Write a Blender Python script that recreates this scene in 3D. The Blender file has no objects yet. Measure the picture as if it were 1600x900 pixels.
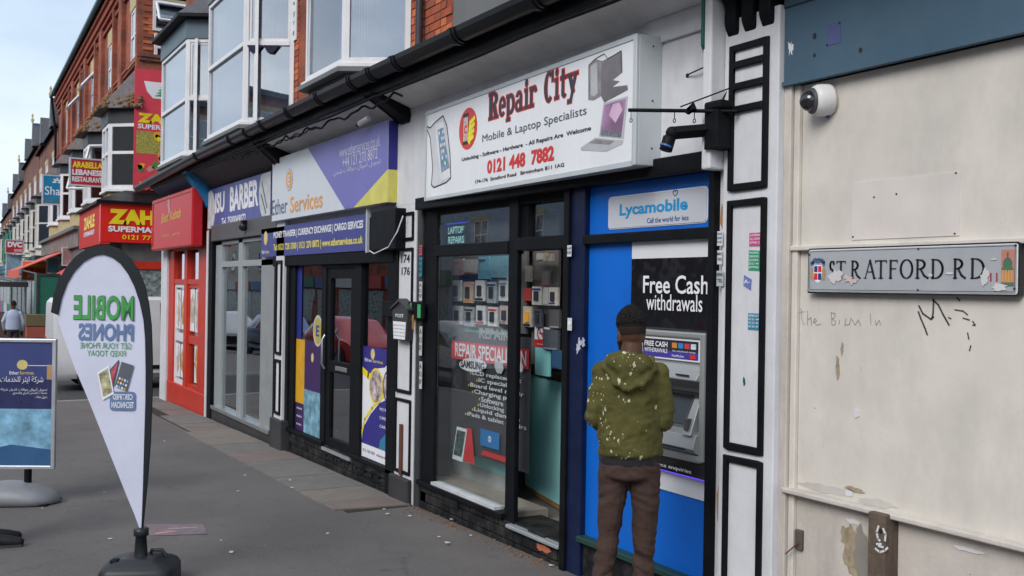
import bpy, bmesh, math, random
from mathutils import Vector as V, Matrix
random.seed(7)
S = bpy.context.scene
COL = S.collection
# ---------------------------------------------------------------- camera
F, TH, ROLL, P0, H0 = 1560.0, math.atan(910/1560.0), math.radians(0.9), 3.6, 1.82
cR, sR = math.cos(ROLL), math.sin(ROLL)
VD = V((-math.cos(TH), math.sin(TH), 0)); RD = V((math.sin(TH), math.cos(TH), 0)); UD = V((0, 0, 1))
CR = RD*cR+UD*sR; CU = UD*cR-RD*sR; CP = V((0, -P0, H0))
cam = bpy.data.cameras.new("camera"); co = bpy.data.objects.new("camera", cam); COL.objects.link(co)
cam.sensor_width = 36; cam.lens = F/1600*36; cam.clip_end = 2000; cam.clip_start = .05
M = Matrix((CR, CU, -VD)).transposed().to_4x4(); M.translation = CP; co.matrix_world = M
S.camera = co
cam.dof.use_dof = True; cam.dof.focus_distance = 5.6; cam.dof.aperture_fstop = 10
# ---------------------------------------------------------------- world, sun, exposure
SUN_EL, SUN_AZ = 38, 62     # azimuth of the direction the light comes from, from +X towards -Y
W = bpy.data.worlds.new("World"); S.world = W; W.use_nodes = True
nt = W.node_tree; N = nt.nodes; L = nt.links
bg = N["Background"]; bg.inputs[1].default_value = 1.0
sky = N.new("ShaderNodeTexSky"); sky.sky_type = 'NISHITA'; sky.sun_disc = False
sky.sun_elevation = math.radians(SUN_EL); sky.sun_rotation = math.radians(90+SUN_AZ); sky.air_density = 1.2; sky.dust_density = 2.0
sc_ = N.new("ShaderNodeMix"); sc_.data_type = 'RGBA'; sc_.blend_type = 'MULTIPLY'; sc_.inputs[0].default_value = 1
L.new(sky.outputs[0], sc_.inputs[6]); sc_.inputs[7].default_value = (.13, .13, .13, 1)
tc = N.new("ShaderNodeTexCoord"); mp = N.new("ShaderNodeMapping"); mp.inputs[3].default_value = (1, 1, 2.4)
nz = N.new("ShaderNodeTexNoise"); nz.inputs["Scale"].default_value = 2.3; nz.inputs["Detail"].default_value = 7; nz.inputs["Roughness"].default_value = .52
L.new(tc.outputs["Generated"], mp.inputs[0]); L.new(mp.outputs[0], nz.inputs["Vector"])
rp = N.new("ShaderNodeValToRGB"); rp.color_ramp.elements[0].position = .36; rp.color_ramp.elements[1].position = .58
L.new(nz.outputs[0], rp.inputs[0])
nz2 = N.new("ShaderNodeTexNoise"); nz2.inputs["Scale"].default_value = 3.1; nz2.inputs["Detail"].default_value = 5
L.new(mp.outputs[0], nz2.inputs["Vector"])
cl = N.new("ShaderNodeValToRGB"); cl.color_ramp.elements[0].color = (.42, .50, .62, 1); cl.color_ramp.elements[1].color = (.64, .71, .79, 1)
cl.color_ramp.elements[0].position = .3; cl.color_ramp.elements[1].position = .62
L.new(nz2.outputs[0], cl.inputs[0])
mx = N.new("ShaderNodeMix"); mx.data_type = 'RGBA'
ms = N.new("ShaderNodeMath"); ms.operation = 'MULTIPLY_ADD'; ms.inputs[1].default_value = .55; ms.inputs[2].default_value = .45
L.new(rp.outputs[0], ms.inputs[0]); L.new(ms.outputs[0], mx.inputs[0]); L.new(sc_.outputs[2], mx.inputs[6]); L.new(cl.outputs[0], mx.inputs[7])
L.new(mx.outputs[2], bg.inputs[0])
sl = bpy.data.lights.new("sun", 'SUN'); sl.energy = 1.55; sl.angle = math.radians(32); sl.color = (1, .96, .9)
so = bpy.data.objects.new("sun", sl); COL.objects.link(so)
e, a_ = math.radians(SUN_EL), math.radians(SUN_AZ)
sd = V((math.cos(e)*math.cos(a_), -math.cos(e)*math.sin(a_), math.sin(e)))
so.rotation_euler = sd.to_track_quat('Z', 'Y').to_euler(); so.location = (0, -5, 20)
S.view_settings.view_transform = 'Standard'; S.view_settings.look = 'None'; S.view_settings.exposure = 0.62; S.view_settings.gamma = 1
S.cycles.max_bounces = 7; S.cycles.transparent_max_bounces = 12

# ---------------------------------------------------------------- planes and rays
def ray(px, py):
    return VD*F + CR*(px-800) + CU*(450-py)
class Pl:
    """a real vertical plane: O origin, u to the right seen from its front, v up, n out of its front"""
    def __init__(s, O, u): s.O = V(O); s.u = V(u).normalized(); s.v = V((0, 0, 1)); s.n = s.u.cross(s.v)
    def pt(s, a, b, c=0): return s.O + s.u*a + s.v*b + s.n*c
    def un(s, px, py, c=0):
        d = ray(px, py); t = ((s.O+s.n*c-CP).dot(s.n))/d.dot(s.n); q = CP+d*t-s.O
        return q.dot(s.u), q.z+s.O.z-s.O.z
    def rect(s, x0, y0, x1, y1, c=0):      # left-bottom pixel, right-top pixel
        a0, b0 = s.un(x0, y0, c); a1, b1 = s.un(x1, y1, c); return a0, b0, a1, b1
FA = Pl((0, 0, 0), (1, 0, 0))
def U(px, py, d=0): return FA.un(px, py, d)     # facade plane, d metres proud of it
def UX(px, d=0, py=440): return FA.un(px, py, d)[0]
def flank(X): return Pl((X, 0, 0), (0, 1, 0))
def gz(X): return .018*(X+5.4)

# ---------------------------------------------------------------- materials
MATS = {}
def lin(c): return tuple(((x/255)/12.92 if x/255 <= .04045 else ((x/255+.055)/1.055)**2.4) for x in c)
def mat(name, col, rough=.6, metal=0, var=.12, scale=6, bump=.0, bscale=60, dirt=0, dcol=(.05, .045, .04), dscale=2.5, dstretch=(1, 1, .35), chips=0, ccol=(.5, .5, .5), cscale=30, emit=0, spec=.3, coat=0, rvar=.15):
    if name in MATS: return MATS[name]
    m = bpy.data.materials.new(name); m.use_nodes = True; MATS[name] = m
    n, l = m.node_tree.nodes, m.node_tree.links; b = n["Principled BSDF"]
    if max(col) > 1: col = lin(col)
    b.inputs["Metallic"].default_value = metal; b.inputs["Specular IOR Level"].default_value = spec
    if coat: b.inputs["Coat Weight"].default_value = coat; b.inputs["Coat Roughness"].default_value = .08
    t = n.new("ShaderNodeTexCoord")
    def noise(sc, det=4, vec=None, stretch=None, ro=.6):
        x = n.new("ShaderNodeTexNoise"); x.inputs["Scale"].default_value = sc; x.inputs["Detail"].default_value = det; x.inputs["Roughness"].default_value = ro
        if stretch:
            mpp = n.new("ShaderNodeMapping"); mpp.inputs[3].default_value = stretch; l.new(t.outputs["Object"], mpp.inputs[0]); l.new(mpp.outputs[0], x.inputs["Vector"])
        else: l.new(t.outputs["Object"], x.inputs["Vector"])
        return x.outputs[0]
    def ramp(src, p0, p1, c0=(0, 0, 0, 1), c1=(1, 1, 1, 1)):
        r = n.new("ShaderNodeValToRGB"); r.color_ramp.elements[0].position = p0; r.color_ramp.elements[1].position = p1
        r.color_ramp.elements[0].color = c0; r.color_ramp.elements[1].color = c1; l.new(src, r.inputs[0]); return r.outputs[0]
    def mix(fac, A, B):
        x = n.new("ShaderNodeMix"); x.data_type = 'RGBA'
        if isinstance(fac, float): x.inputs[0].default_value = fac
        else: l.new(fac, x.inputs[0])
        for k, q in ((6, A), (7, B)):
            if isinstance(q, tuple): x.inputs[k].default_value = (*q[:3], 1)
            else: l.new(q, x.inputs[k])
        return x.outputs[2]
    n1 = noise(scale)
    c = mix(ramp(n1, .3, .7), tuple(x*(1-var) for x in col), tuple(min(1, x*(1+var)) for x in col))
    if dirt:
        d = noise(dscale, 7, stretch=dstretch, ro=.7)
        mm = n.new("ShaderNodeMath"); mm.operation = 'MULTIPLY'; mm.inputs[1].default_value = dirt
        l.new(ramp(d, .45, .75), mm.inputs[0]); c = mix(mm.outputs[0], c, dcol)
    if chips:
        d = noise(cscale, 6, ro=.65); c = mix(ramp(d, 1-chips, min(1, 1.02-chips)), c, ccol)
    l.new(c, b.inputs["Base Color"])
    r = n.new("ShaderNodeMapRange"); r.inputs[3].default_value = max(0.02, rough-rvar); r.inputs[4].default_value = min(1, rough+rvar)
    l.new(n1, r.inputs[0]); l.new(r.outputs[0], b.inputs["Roughness"])
    if bump:
        bn = n.new("ShaderNodeBump"); bn.inputs["Strength"].default_value = bump; bn.inputs["Distance"].default_value = .01
        l.new(noise(bscale, 5), bn.inputs["Height"]); l.new(bn.outputs[0], b.inputs["Normal"])
    if emit:
        b.inputs["Emission Color"].default_value = (*col, 1); b.inputs["Emission Strength"].default_value = emit
    m.diffuse_color = (*col, 1)
    return m
def glass(name, tint=(1, 1, 1), base=.10, power=1.0, rough=.0, film=None):
    if name in MATS: return MATS[name]
    m = bpy.data.materials.new(name); m.use_nodes = True; MATS[name] = m
    n, l = m.node_tree.nodes, m.node_tree.links; n.remove(n["Principled BSDF"]); out = n["Material Output"]
    tr = n.new("ShaderNodeBsdfTransparent"); tr.inputs[0].default_value = (*tint, 1)
    g = n.new("ShaderNodeBsdfGlossy"); g.inputs["Roughness"].default_value = rough; g.inputs[0].default_value = (.95, .97, 1, 1)
    ge = n.new("ShaderNodeNewGeometry"); dt = n.new("ShaderNodeVectorMath"); dt.operation = 'DOT_PRODUCT'; l.new(ge.outputs["Incoming"], dt.inputs[0]); l.new(ge.outputs["Normal"], dt.inputs[1])
    ab_ = n.new("ShaderNodeMath"); ab_.operation = 'ABSOLUTE'; l.new(dt.outputs["Value"], ab_.inputs[0]); su = n.new("ShaderNodeMath"); su.operation = 'SUBTRACT'; su.inputs[0].default_value = 1; l.new(ab_.outputs[0], su.inputs[1])
    pw_ = n.new("ShaderNodeMath"); pw_.operation = 'POWER'; pw_.inputs[1].default_value = 5; l.new(su.outputs[0], pw_.inputs[0]); lw = n.new("ShaderNodeMath"); lw.operation = 'MULTIPLY_ADD'; lw.inputs[1].default_value = .96; lw.inputs[2].default_value = .04; l.new(pw_.outputs[0], lw.inputs[0])
    t = n.new("ShaderNodeTexCoord"); x = n.new("ShaderNodeTexNoise"); x.inputs["Scale"].default_value = .9; l.new(t.outputs["Object"], x.inputs["Vector"])
    bn = n.new("ShaderNodeBump"); bn.inputs["Strength"].default_value = .04; bn.inputs["Distance"].default_value = .05; l.new(x.outputs[0], bn.inputs["Height"])
    l.new(bn.outputs[0], g.inputs["Normal"])
    ma = n.new("ShaderNodeMath"); ma.operation = 'MULTIPLY_ADD'; ma.inputs[1].default_value = power; ma.inputs[2].default_value = base; ma.use_clamp = True
    l.new(lw.outputs[0], ma.inputs[0]); s = n.new("ShaderNodeMixShader")
    l.new(ma.outputs[0], s.inputs[0]); l.new(tr.outputs[0], s.inputs[1]); l.new(g.outputs[0], s.inputs[2])
    last = s.outputs[0]
    if film:
        d = n.new("ShaderNodeBsdfDiffuse"); d.inputs[0].default_value = (*film[0], 1); s2 = n.new("ShaderNodeMixShader"); s2.inputs[0].default_value = film[1]
        l.new(last, s2.inputs[1]); l.new(d.outputs[0], s2.inputs[2]); last = s2.outputs[0]
    l.new(last, out.inputs[0]); return m
def brickmat(name, c1, c2, mortar=(.16, .14, .12), uaxis='x'):
    if name in MATS: return MATS[name]
    m = bpy.data.materials.new(name); m.use_nodes = True; MATS[name] = m
    n, l = m.node_tree.nodes, m.node_tree.links; b = n["Principled BSDF"]; b.inputs["Roughness"].default_value = .85
    t = n.new("ShaderNodeTexCoord"); sp = n.new("ShaderNodeSeparateXYZ"); l.new(t.outputs["Object"], sp.inputs[0])
    cb = n.new("ShaderNodeCombineXYZ"); ad = n.new("ShaderNodeMath"); l.new(sp.outputs[0], ad.inputs[0]); l.new(sp.outputs[1], ad.inputs[1])
    l.new(ad.outputs[0], cb.inputs[0]); l.new(sp.outputs[2], cb.inputs[1])
    br = n.new("ShaderNodeTexBrick"); br.inputs["Scale"].default_value = 1; br.inputs["Brick Width"].default_value = .225; br.inputs["Row Height"].default_value = .075; br.inputs["Mortar Size"].default_value = .007
    br.inputs["Color1"].default_value = (*c1, 1); br.inputs["Color2"].default_value = (*c2, 1); br.inputs["Mortar"].default_value = (*mortar, 1)
    l.new(cb.outputs[0], br.inputs["Vector"])
    x = n.new("ShaderNodeTexNoise"); x.inputs["Scale"].default_value = 1.2; x.inputs["Detail"].default_value = 8; l.new(t.outputs["Object"], x.inputs["Vector"])
    r = n.new("ShaderNodeValToRGB"); r.color_ramp.elements[0].color = (.45, .42, .4, 1); r.color_ramp.elements[0].position = .35; r.color_ramp.elements[1].position = .6; l.new(x.outputs[0], r.inputs[0])
    mu = n.new("ShaderNodeMix"); mu.data_type = 'RGBA'; mu.blend_type = 'MULTIPLY'; mu.inputs[0].default_value = 1
    l.new(br.outputs[0], mu.inputs[6]); l.new(r.outputs[0], mu.inputs[7]); l.new(mu.outputs[2], b.inputs["Base Color"])
    bn = n.new("ShaderNodeBump"); bn.inputs["Strength"].default_value = .6; bn.inputs["Distance"].default_value = .01; l.new(br.outputs[1], bn.inputs["Height"]); bn.invert = True; l.new(bn.outputs[0], b.inputs["Normal"])
    return m

# ---------------------------------------------------------------- objects
WP = {}
def tag(o, label, cat, group=None, kind=None):
    if label: o['label'] = label
    if cat: o['category'] = cat
    if group: o['group'] = group
    if kind: o['kind'] = kind
    return o
def thing(name, label, cat, loc=(0, 0, 0), rotz=0, group=None):
    o = bpy.data.objects.new(name, None); COL.objects.link(o); o.empty_display_size = .2
    o.location = loc; o.rotation_euler = (0, 0, rotz); tag(o, label, cat, group)
    WP[o] = V((0, 0, 0)) if rotz or group == '_' else V(loc)
    return o
class MB:
    def __init__(s): s.v = []; s.f = []; s.m = []; s.cm = 0; s.sm = []
    def add(s, vs, fs, smooth=False):
        b = len(s.v); s.v += [V(x) for x in vs]
        for f in fs: s.f.append([i+b for i in f]); s.m.append(s.cm); s.sm.append(smooth)
        return s
    def pbox(s, pl, a0, b0, a1, b1, c0, c1):
        if a0 > a1: a0, a1 = a1, a0
        if b0 > b1: b0, b1 = b1, b0
        if c0 > c1: c0, c1 = c1, c0
        return s.add([pl.pt(a, b, c) for c in (c0, c1) for b in (b0, b1) for a in (a0, a1)],
                     [(0, 2, 3, 1), (4, 5, 7, 6), (0, 1, 5, 4), (2, 6, 7, 3), (0, 4, 6, 2), (1, 3, 7, 5)])
    def box(s, x0, x1, y0, y1, z0, z1): return s.pbox(FA, x0, z0, x1, z1, -y0, -y1)
    def hexa(s, p): # 8 points: bottom 4 ccw, top 4
        return s.add(p, [(3, 2, 1, 0), (4, 5, 6, 7), (0, 1, 5, 4), (1, 2, 6, 5), (2, 3, 7, 6), (3, 0, 4, 7)])
    def prism(s, pts, off, cap=True):   # polygon pts (3-D) extruded by vector off
        n = len(pts); off = V(off); vs = [V(p) for p in pts]+[V(p)+off for p in pts]
        fs = [(i, (i+1) % n, n+(i+1) % n, n+i) for i in range(n)]
        if cap: fs += [tuple(range(n-1, -1, -1)), tuple(range(n, 2*n))]
        return s.add(vs, fs)
    def ppoly(s, pl, pts, c0, c1): return s.prism([pl.pt(a, b, c0) for a, b in pts], pl.n*(c1-c0))
    def quad(s, *p): return s.add(p, [tuple(range(len(p)))])
    def tube(s, pts, r, n=8, cap=True, smooth=True):
        pts = [V(p) for p in pts]; rr = r if isinstance(r, (list, tuple)) else [r]*len(pts); vs = []
        up = None
        for i, p in enumerate(pts):
            d = (pts[min(i+1, len(pts)-1)]-pts[max(i-1, 0)]).normalized()
            if up is None: up = V((0, 0, 1)) if abs(d.z) < .9 else V((1, 0, 0))
            x = d.cross(up).normalized(); y = x.cross(d).normalized(); up = y
            vs += [p+(x*math.cos(2*math.pi*k/n)+y*math.sin(2*math.pi*k/n))*rr[i] for k in range(n)]
        fs = [(i*n+k, i*n+(k+1) % n, (i+1)*n+(k+1) % n, (i+1)*n+k) for i in range(len(pts)-1) for k in range(n)]
        s.add(vs, fs, smooth)
        if cap: s.add(vs[:n], [tuple(range(n-1, -1, -1))]); s.add(vs[-n:], [tuple(range(n))])
        return s
    def lathe(s, c, prof, n=16, axis=(0, 0, 1), smooth=True):  # prof [(r,h)]
        c = V(c); ax = V(axis).normalized(); x = ax.orthogonal().normalized(); y = ax.cross(x); vs = []
        for r, h in prof: vs += [c+ax*h+(x*math.cos(2*math.pi*k/n)+y*math.sin(2*math.pi*k/n))*max(r, .0001) for k in range(n)]
        fs = [(i*n+k, i*n+(k+1) % n, (i+1)*n+(k+1) % n, (i+1)*n+k) for i in range(len(prof)-1) for k in range(n)]
        return s.add(vs, fs, smooth)
    def ball(s, c, r, n=10, m=7):
        r = V(r) if not isinstance(r, (int, float)) else V((r, r, r)); c = V(c); vs = []
        for i in range(m+1):
            t = math.pi*i/m
            vs += [c+V((r.x*math.sin(t)*math.cos(2*math.pi*k/n), r.y*math.sin(t)*math.sin(2*math.pi*k/n), r.z*math.cos(t))) for k in range(n)]
        return s.add(vs, [((i+1)*n+k, (i+1)*n+(k+1) % n, i*n+(k+1) % n, i*n+k) for i in range(m) for k in range(n)], True)
    def build(s, name, mt, parent=None, bevel=0, origin=None, local=False):
        me = bpy.data.meshes.new(name)
        if local: o0 = V((0, 0, 0))
        elif parent is not None: o0 = WP[parent]
        elif origin is not None: o0 = V(origin)
        else:
            xs = [v.x for v in s.v]; ys = [v.y for v in s.v]; o0 = V(((min(xs)+max(xs))/2, (min(ys)+max(ys))/2, min(v.z for v in s.v)))
        me.from_pydata([v-o0 for v in s.v], [], s.f); 
        for m_ in (mt if isinstance(mt, (list, tuple)) else [mt]): me.materials.append(m_)
        for p, k, q in zip(me.polygons, s.m, s.sm): p.material_index = k; p.use_smooth = q
        bm = bmesh.new(); bm.from_mesh(me)
        if bevel:
            bmesh.ops.remove_doubles(bm, verts=bm.verts, dist=1e-5)
            es = [e for e in bm.edges if len(e.link_faces) == 2 and e.calc_face_angle(0) > .5]
            bmesh.ops.bevel(bm, geom=es, offset=bevel, segments=2 if bevel > .004 else 1, affect='EDGES', profile=.5, clamp_overlap=True)
        bmesh.ops.recalc_face_normals(bm, faces=bm.faces) if not getattr(s, 'nofix', False) else None
        bm.to_mesh(me); bm.free()
        o = bpy.data.objects.new(name, me); COL.objects.link(o)
        if parent is not None: o.parent = parent
        else: o.location = o0
        WP[o] = o0
        return o
def struct(mb, name, mt, **k): return tag(mb.build(name, mt, **k), None, None, None, 'structure')
def solo(mb, name, mt, label, cat, group=None, **k): return tag(mb.build(name, mt, **k), label, cat, group)
# flat printed things on a plane
def text(s, mt, parent, pl, rect, c, bold=0.0, mirror=False, shear=0, name='lettering', fit='both', off=None, skew=0):
    cu = bpy.data.curves.new('t', 'FONT'); cu.body = s; cu.size = 1; cu.offset = bold; cu.resolution_u = 3; cu.shear = shear; cu.fill_mode = 'FRONT'; cu.space_line = .9
    if '\n' in s: cu.align_x = 'CENTER'
    ob = bpy.data.objects.new('t', cu); COL.objects.link(ob)
    dg = bpy.context.evaluated_depsgraph_get(); me = bpy.data.meshes.new_from_object(ob.evaluated_get(dg))
    bpy.data.objects.remove(ob); bpy.data.curves.remove(cu)
    if not me.vertices: return None
    xs = [v.co.x for v in me.vertices]; ys = [v.co.y for v in me.vertices]
    x0, x1, y0, y1 = min(xs), max(xs), min(ys), max(ys); a0, b0, a1, b1 = rect
    sx = (a1-a0)/(x1-x0); sy = (b1-b0)/(y1-y0)
    if fit == 'w': sy = sx; 
    o0 = WP[parent]
    for v in me.vertices:
        x = (x1-v.co.x if mirror else v.co.x-x0)*sx; y = (v.co.y-y0)*sy
        v.co = pl.pt(a0+x, b0+y+skew*x, c)-o0
    me.name = name; me.materials.clear(); me.materials.append(mt)
    for p in me.polygons: p.material_index = 0
    o = bpy.data.objects.new(name, me); COL.objects.link(o); o.parent = parent; WP[o] = o0
    return o
def patch(mb, pl, rect, c, th=.003): a0, b0, a1, b1 = rect; return mb.pbox(pl, a0, b0, a1, b1, c, c+th)
def ell(pl, ca, cb, ra, rb, n=28, rot=0):
    return [(ca+ra*math.cos(t)*math.cos(rot)-rb*math.sin(t)*math.sin(rot), cb+ra*math.cos(t)*math.sin(rot)+rb*math.sin(t)*math.cos(rot)) for t in [2*math.pi*k/n for k in range(n)]]
def rrect(a0, b0, a1, b1, r, n=5):
    o = []
    for cx, cy, t0 in ((a1-r, b1-r, 0), (a0+r, b1-r, 90), (a0+r, b0+r, 180), (a1-r, b0+r, 270)):
        o += [(cx+r*math.cos(math.radians(t0+90*k/n)), cy+r*math.sin(math.radians(t0+90*k/n))) for k in range(n+1)]
    return o
def splat(pl, ca, cb, ra, rb, seed, n=22, rough=.4):
    R = random.Random(seed); k1, k2, k3 = R.random()*6, R.random()*6, R.random()*6
    return [(ca+ra*q*math.cos(t), cb+rb*q*math.sin(t)) for t in [2*math.pi*k/n for k in range(n)] for q in [1+rough*(.5*math.sin(2*t+k1)+.35*math.sin(5*t+k2)+.3*math.sin(9*t+k3)+.25*(R.random()-.5))]]
def stroke(mb, pl, pts, w, c0, c1):
    for (x0, y0), (x1, y1) in zip(pts, pts[1:]):
        dx, dy = x1-x0, y1-y0; l = math.hypot(dx, dy) or 1e-6; nx, ny = -dy/l*w/2, dx/l*w/2; ex, ey = dx/l*w*.25, dy/l*w*.25
        mb.ppoly(pl, [(x0-nx-ex, y0-ny-ey), (x1-nx+ex, y1-ny+ey), (x1+nx+ex, y1+ny+ey), (x0+nx-ex, y0+ny-ey)], c0, c1)
    return mb
def frame(mb, pl, a0, b0, a1, b1, w, c0, c1):
    mb.pbox(pl, a0, b0, a0+w, b1, c0, c1); mb.pbox(pl, a1-w, b0, a1, b1, c0, c1)
    mb.pbox(pl, a0+w, b0, a1-w, b0+w, c0, c1); mb.pbox(pl, a0+w, b1-w, a1-w, b1, c0, c1); return mb

# palette
white = mat('white_paint', (.62, .63, .67), .5, var=.05, dirt=.35, dcol=(.30, .29, .28), dscale=5, chips=.27, ccol=(.12, .12, .12), cscale=38, bump=.15)
black = mat('black_gloss_paint', (.006, .007, .009), .5, var=.3, bump=.25, bscale=40, spec=.12, chips=.22, ccol=(.10, .11, .11), cscale=55)
blackm = mat('black_matt', (.007, .008, .010), .6, var=.3, spec=.1)
navyp = mat('navy_paint', (.006, .012, .045), .35, var=.25, bump=.2, bscale=50, chips=.25, ccol=(.14, .16, .2), cscale=45)
fgreen = mat('old_green_paint', (.012, .085, .055), .5)
dgrey = mat('dark_grey_paint', (.035, .037, .042), .5, chips=.28, ccol=(.15, .15, .15), dirt=.4, dcol=(.09, .085, .08))
sblack = mat('stallriser_black', (.013, .014, .016), .6, spec=.15, var=.35, bump=.4, bscale=70, dirt=.6, dcol=(.075, .07, .065), dscale=6, dstretch=(1, 1, 1))
lgrey = mat('soffit_grey', (.74, .73, .74), .7, var=.05, dirt=.35, dcol=(.28, .25, .22), chips=.26, ccol=(.1, .09, .08), cscale=20)
dsoff = mat('soffit_dark', (.055, .05, .05), .6)
alu = mat('aluminium', (.34, .375, .39), .4, metal=.25, var=.05)
steel = mat('steel', (.40, .42, .43), .32, metal=.75, var=.06)
upvc = mat('white_upvc', (.66, .67, .70), .35, var=.04, dirt=.35, dcol=(.42, .39, .36), dscale=6)
cream = mat('cream_board', (.61, .575, .525), .65, var=.07, scale=3, dirt=.62, dcol=(.37, .35, .335), dscale=1.9, dstretch=(1, 1, .45), chips=.262, ccol=(.12, .1, .09), cscale=24, bump=.12, bscale=25)
creamd = mat('cream_board_worn', (.54, .50, .46), .7, var=.1, scale=4, dirt=.75, dcol=(.27, .24, .22), dscale=2.2, dstretch=(1, 1, .25), chips=.27, ccol=(.13, .1, .08), cscale=28, bump=.25, bscale=30)
bwall = mat('slate_blue_paint', (.055, .105, .155), .5, var=.08, scale=3, dirt=.3, dcol=(.10, .15, .19), bump=.1)
blue = mat('blue_vinyl', (.004, .125, .56), .35, var=.10, scale=1.3, rvar=.08, dirt=.22, dcol=(.01, .06, .30), dscale=1.5, dstretch=(1, 1, .2), chips=.22, ccol=(.10, .22, .5), cscale=30)
whitev = mat('white_vinyl', (.66, .67, .71), .4, var=.02)
whitec = mat('print_white', (.75, .76, .80), .4, var=.02)
blk = mat('print_black', (.02, .02, .024), .4, var=.05)
red = mat('print_red', (.62, .03, .03), .4, var=.05)
yel = mat('print_yellow', (.80, .62, .02), .4, var=.05)
org = mat('print_orange', (.80, .35, .03), .4, var=.05)
navy = mat('print_navy', (.03, .045, .22), .4, var=.08)
grn = mat('print_green', (.05, .36, .13), .45, var=.05)
teal = mat('teal_board', (.26, .66, .68), .5, var=.05)
gl_shop = glass('shop_glass', (.95, .97, .97), .04, .9)
gl_refl = glass('reflective_glass', (.55, .60, .62), .20, 1.3)
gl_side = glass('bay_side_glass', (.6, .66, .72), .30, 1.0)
gl_up = glass('upper_glass', (.6, .65, .7), .13, 1.0)
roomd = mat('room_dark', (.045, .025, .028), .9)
curtain_or_reflection = mat('net_curtain_or_reflection', (.62, .64, .66), .9, var=.08, scale=12)  # also paints the cloud reflected in one bay pane
lead = mat('lead_grey', (.13, .135, .14), .6, var=.12, dirt=.4, dcol=(.22, .21, .2))
slate = mat('roof_slate', (.085, .09, .105), .6, var=.25, scale=9, bump=.4, bscale=18)
BR = brickmat('red_brick', (.40, .085, .035), (.27, .06, .03))
BRd = brickmat('dark_red_brick', (.24, .07, .04), (.16, .055, .035))
bricks = [mat('brick_face_%s' % k, c, .85, var=.22, scale=9, bump=.4, bscale=50) for k, c in (('orange', (.46, .14, .06)), ('red', (.33, .085, .045)), ('dull', (.25, .08, .05)))]
mortar = mat('mortar', (.11, .085, .07), .9)
joint = mat('joint_dirt', (.035, .03, .027), .95)

# ================================================================ GROUND
def asphalt():
    m = bpy.data.materials.new('asphalt'); m.use_nodes = True
    n, l = m.node_tree.nodes, m.node_tree.links; b = n["Principled BSDF"]; t = n.new("ShaderNodeTexCoord")
    def nz(s, d=4, r=.6):
        x = n.new("ShaderNodeTexNoise"); x.inputs["Scale"].default_value = s; x.inputs["Detail"].default_value = d; x.inputs["Roughness"].default_value = r; l.new(t.outputs["Object"], x.inputs["Vector"]); return x.outputs[0]
    def rp(s, a, b_, c0, c1):
        r = n.new("ShaderNodeValToRGB"); r.color_ramp.elements[0].position = a; r.color_ramp.elements[1].position = b_; r.color_ramp.elements[0].color = (*c0, 1); r.color_ramp.elements[1].color = (*c1, 1); l.new(s, r.inputs[0]); return r.outputs[0]
    def mx(f, A, B, bt='MIX'):
        x = n.new("ShaderNodeMix"); x.data_type = 'RGBA'; x.blend_type = bt
        if isinstance(f, float): x.inputs[0].default_value = f
        else: l.new(f, x.inputs[0])
        l.new(A, x.inputs[6]) if not isinstance(A, tuple) else None
        if isinstance(B, tuple): x.inputs[7].default_value = (*B, 1)
        else: l.new(B, x.inputs[7])
        return x.outputs[2]
    c = rp(nz(1.1, 6), .3, .7, (.074, .068, .066), (.120, .111, .106))
    c = mx(rp(nz(170, 2), .50, .72, (0, 0, 0), (1, 1, 1)), c, (.19, .18, .175))
    c = mx(rp(nz(3.2, 5, .7), .60, .72, (0, 0, 0), (.6, .6, .6)), c, (.045, .044, .046))
    vo = n.new("ShaderNodeTexVoronoi"); vo.inputs["Scale"].default_value = 5; l.new(t.outputs["Object"], vo.inputs["Vector"])
    c = mx(rp(vo.outputs["Distance"], .03, .06, (.8, .8, .8), (0, 0, 0)), c, (.035, .034, .034))
    vo2 = n.new("ShaderNodeTexVoronoi"); vo2.inputs["Scale"].default_value = 4.2; l.new(t.outputs["Object"], vo2.inputs["Vector"])
    c = mx(rp(vo2.outputs["Distance"], .025, .04, (.9, .9, .9), (0, 0, 0)), c, (.26, .25, .24))
    w_ = n.new("ShaderNodeTexNoise"); w_.inputs["Scale"].default_value = 1.6; w_.inputs["Detail"].default_value = 6; l.new(t.outputs["Object"], w_.inputs["Vector"])
    va = n.new("ShaderNodeVectorMath"); va.operation = 'MULTIPLY_ADD'; va.inputs[1].default_value = (.9, .9, 0); l.new(w_.outputs[1], va.inputs[0]); l.new(t.outputs["Object"], va.inputs[2])
    v3 = n.new("ShaderNodeTexVoronoi"); v3.feature = 'DISTANCE_TO_EDGE'; v3.inputs["Scale"].default_value = .42; l.new(va.outputs[0], v3.inputs["Vector"])
    c = mx(rp(v3.outputs["Distance"], .0012, .004, (.30, .30, .30), (0, 0, 0)), c, (.035, .034, .034))
    v4 = n.new("ShaderNodeTexVoronoi"); v4.inputs["Scale"].default_value = .30; l.new(va.outputs[0], v4.inputs["Vector"]); sp_ = n.new("ShaderNodeSeparateColor"); l.new(v4.outputs["Color"], sp_.inputs[0])
    c = mx(rp(sp_.outputs[0], .3, .8, (0, 0, 0), (.28, .28, .28)), c, (.13, .122, .118))
    l.new(c, b.inputs["Base Color"]); b.inputs["Roughness"].default_value = .8
    bn = n.new("ShaderNodeBump"); bn.inputs["Strength"].default_value = .5; bn.inputs["Distance"].default_value = .006; l.new(nz(140, 3), bn.inputs["Height"]); l.new(bn.outputs[0], b.inputs["Normal"])
    return m
ASP = asphalt(); roadm = mat('road_asphalt', (.055, .055, .058), .85, var=.15, bump=.4, bscale=120)
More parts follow.
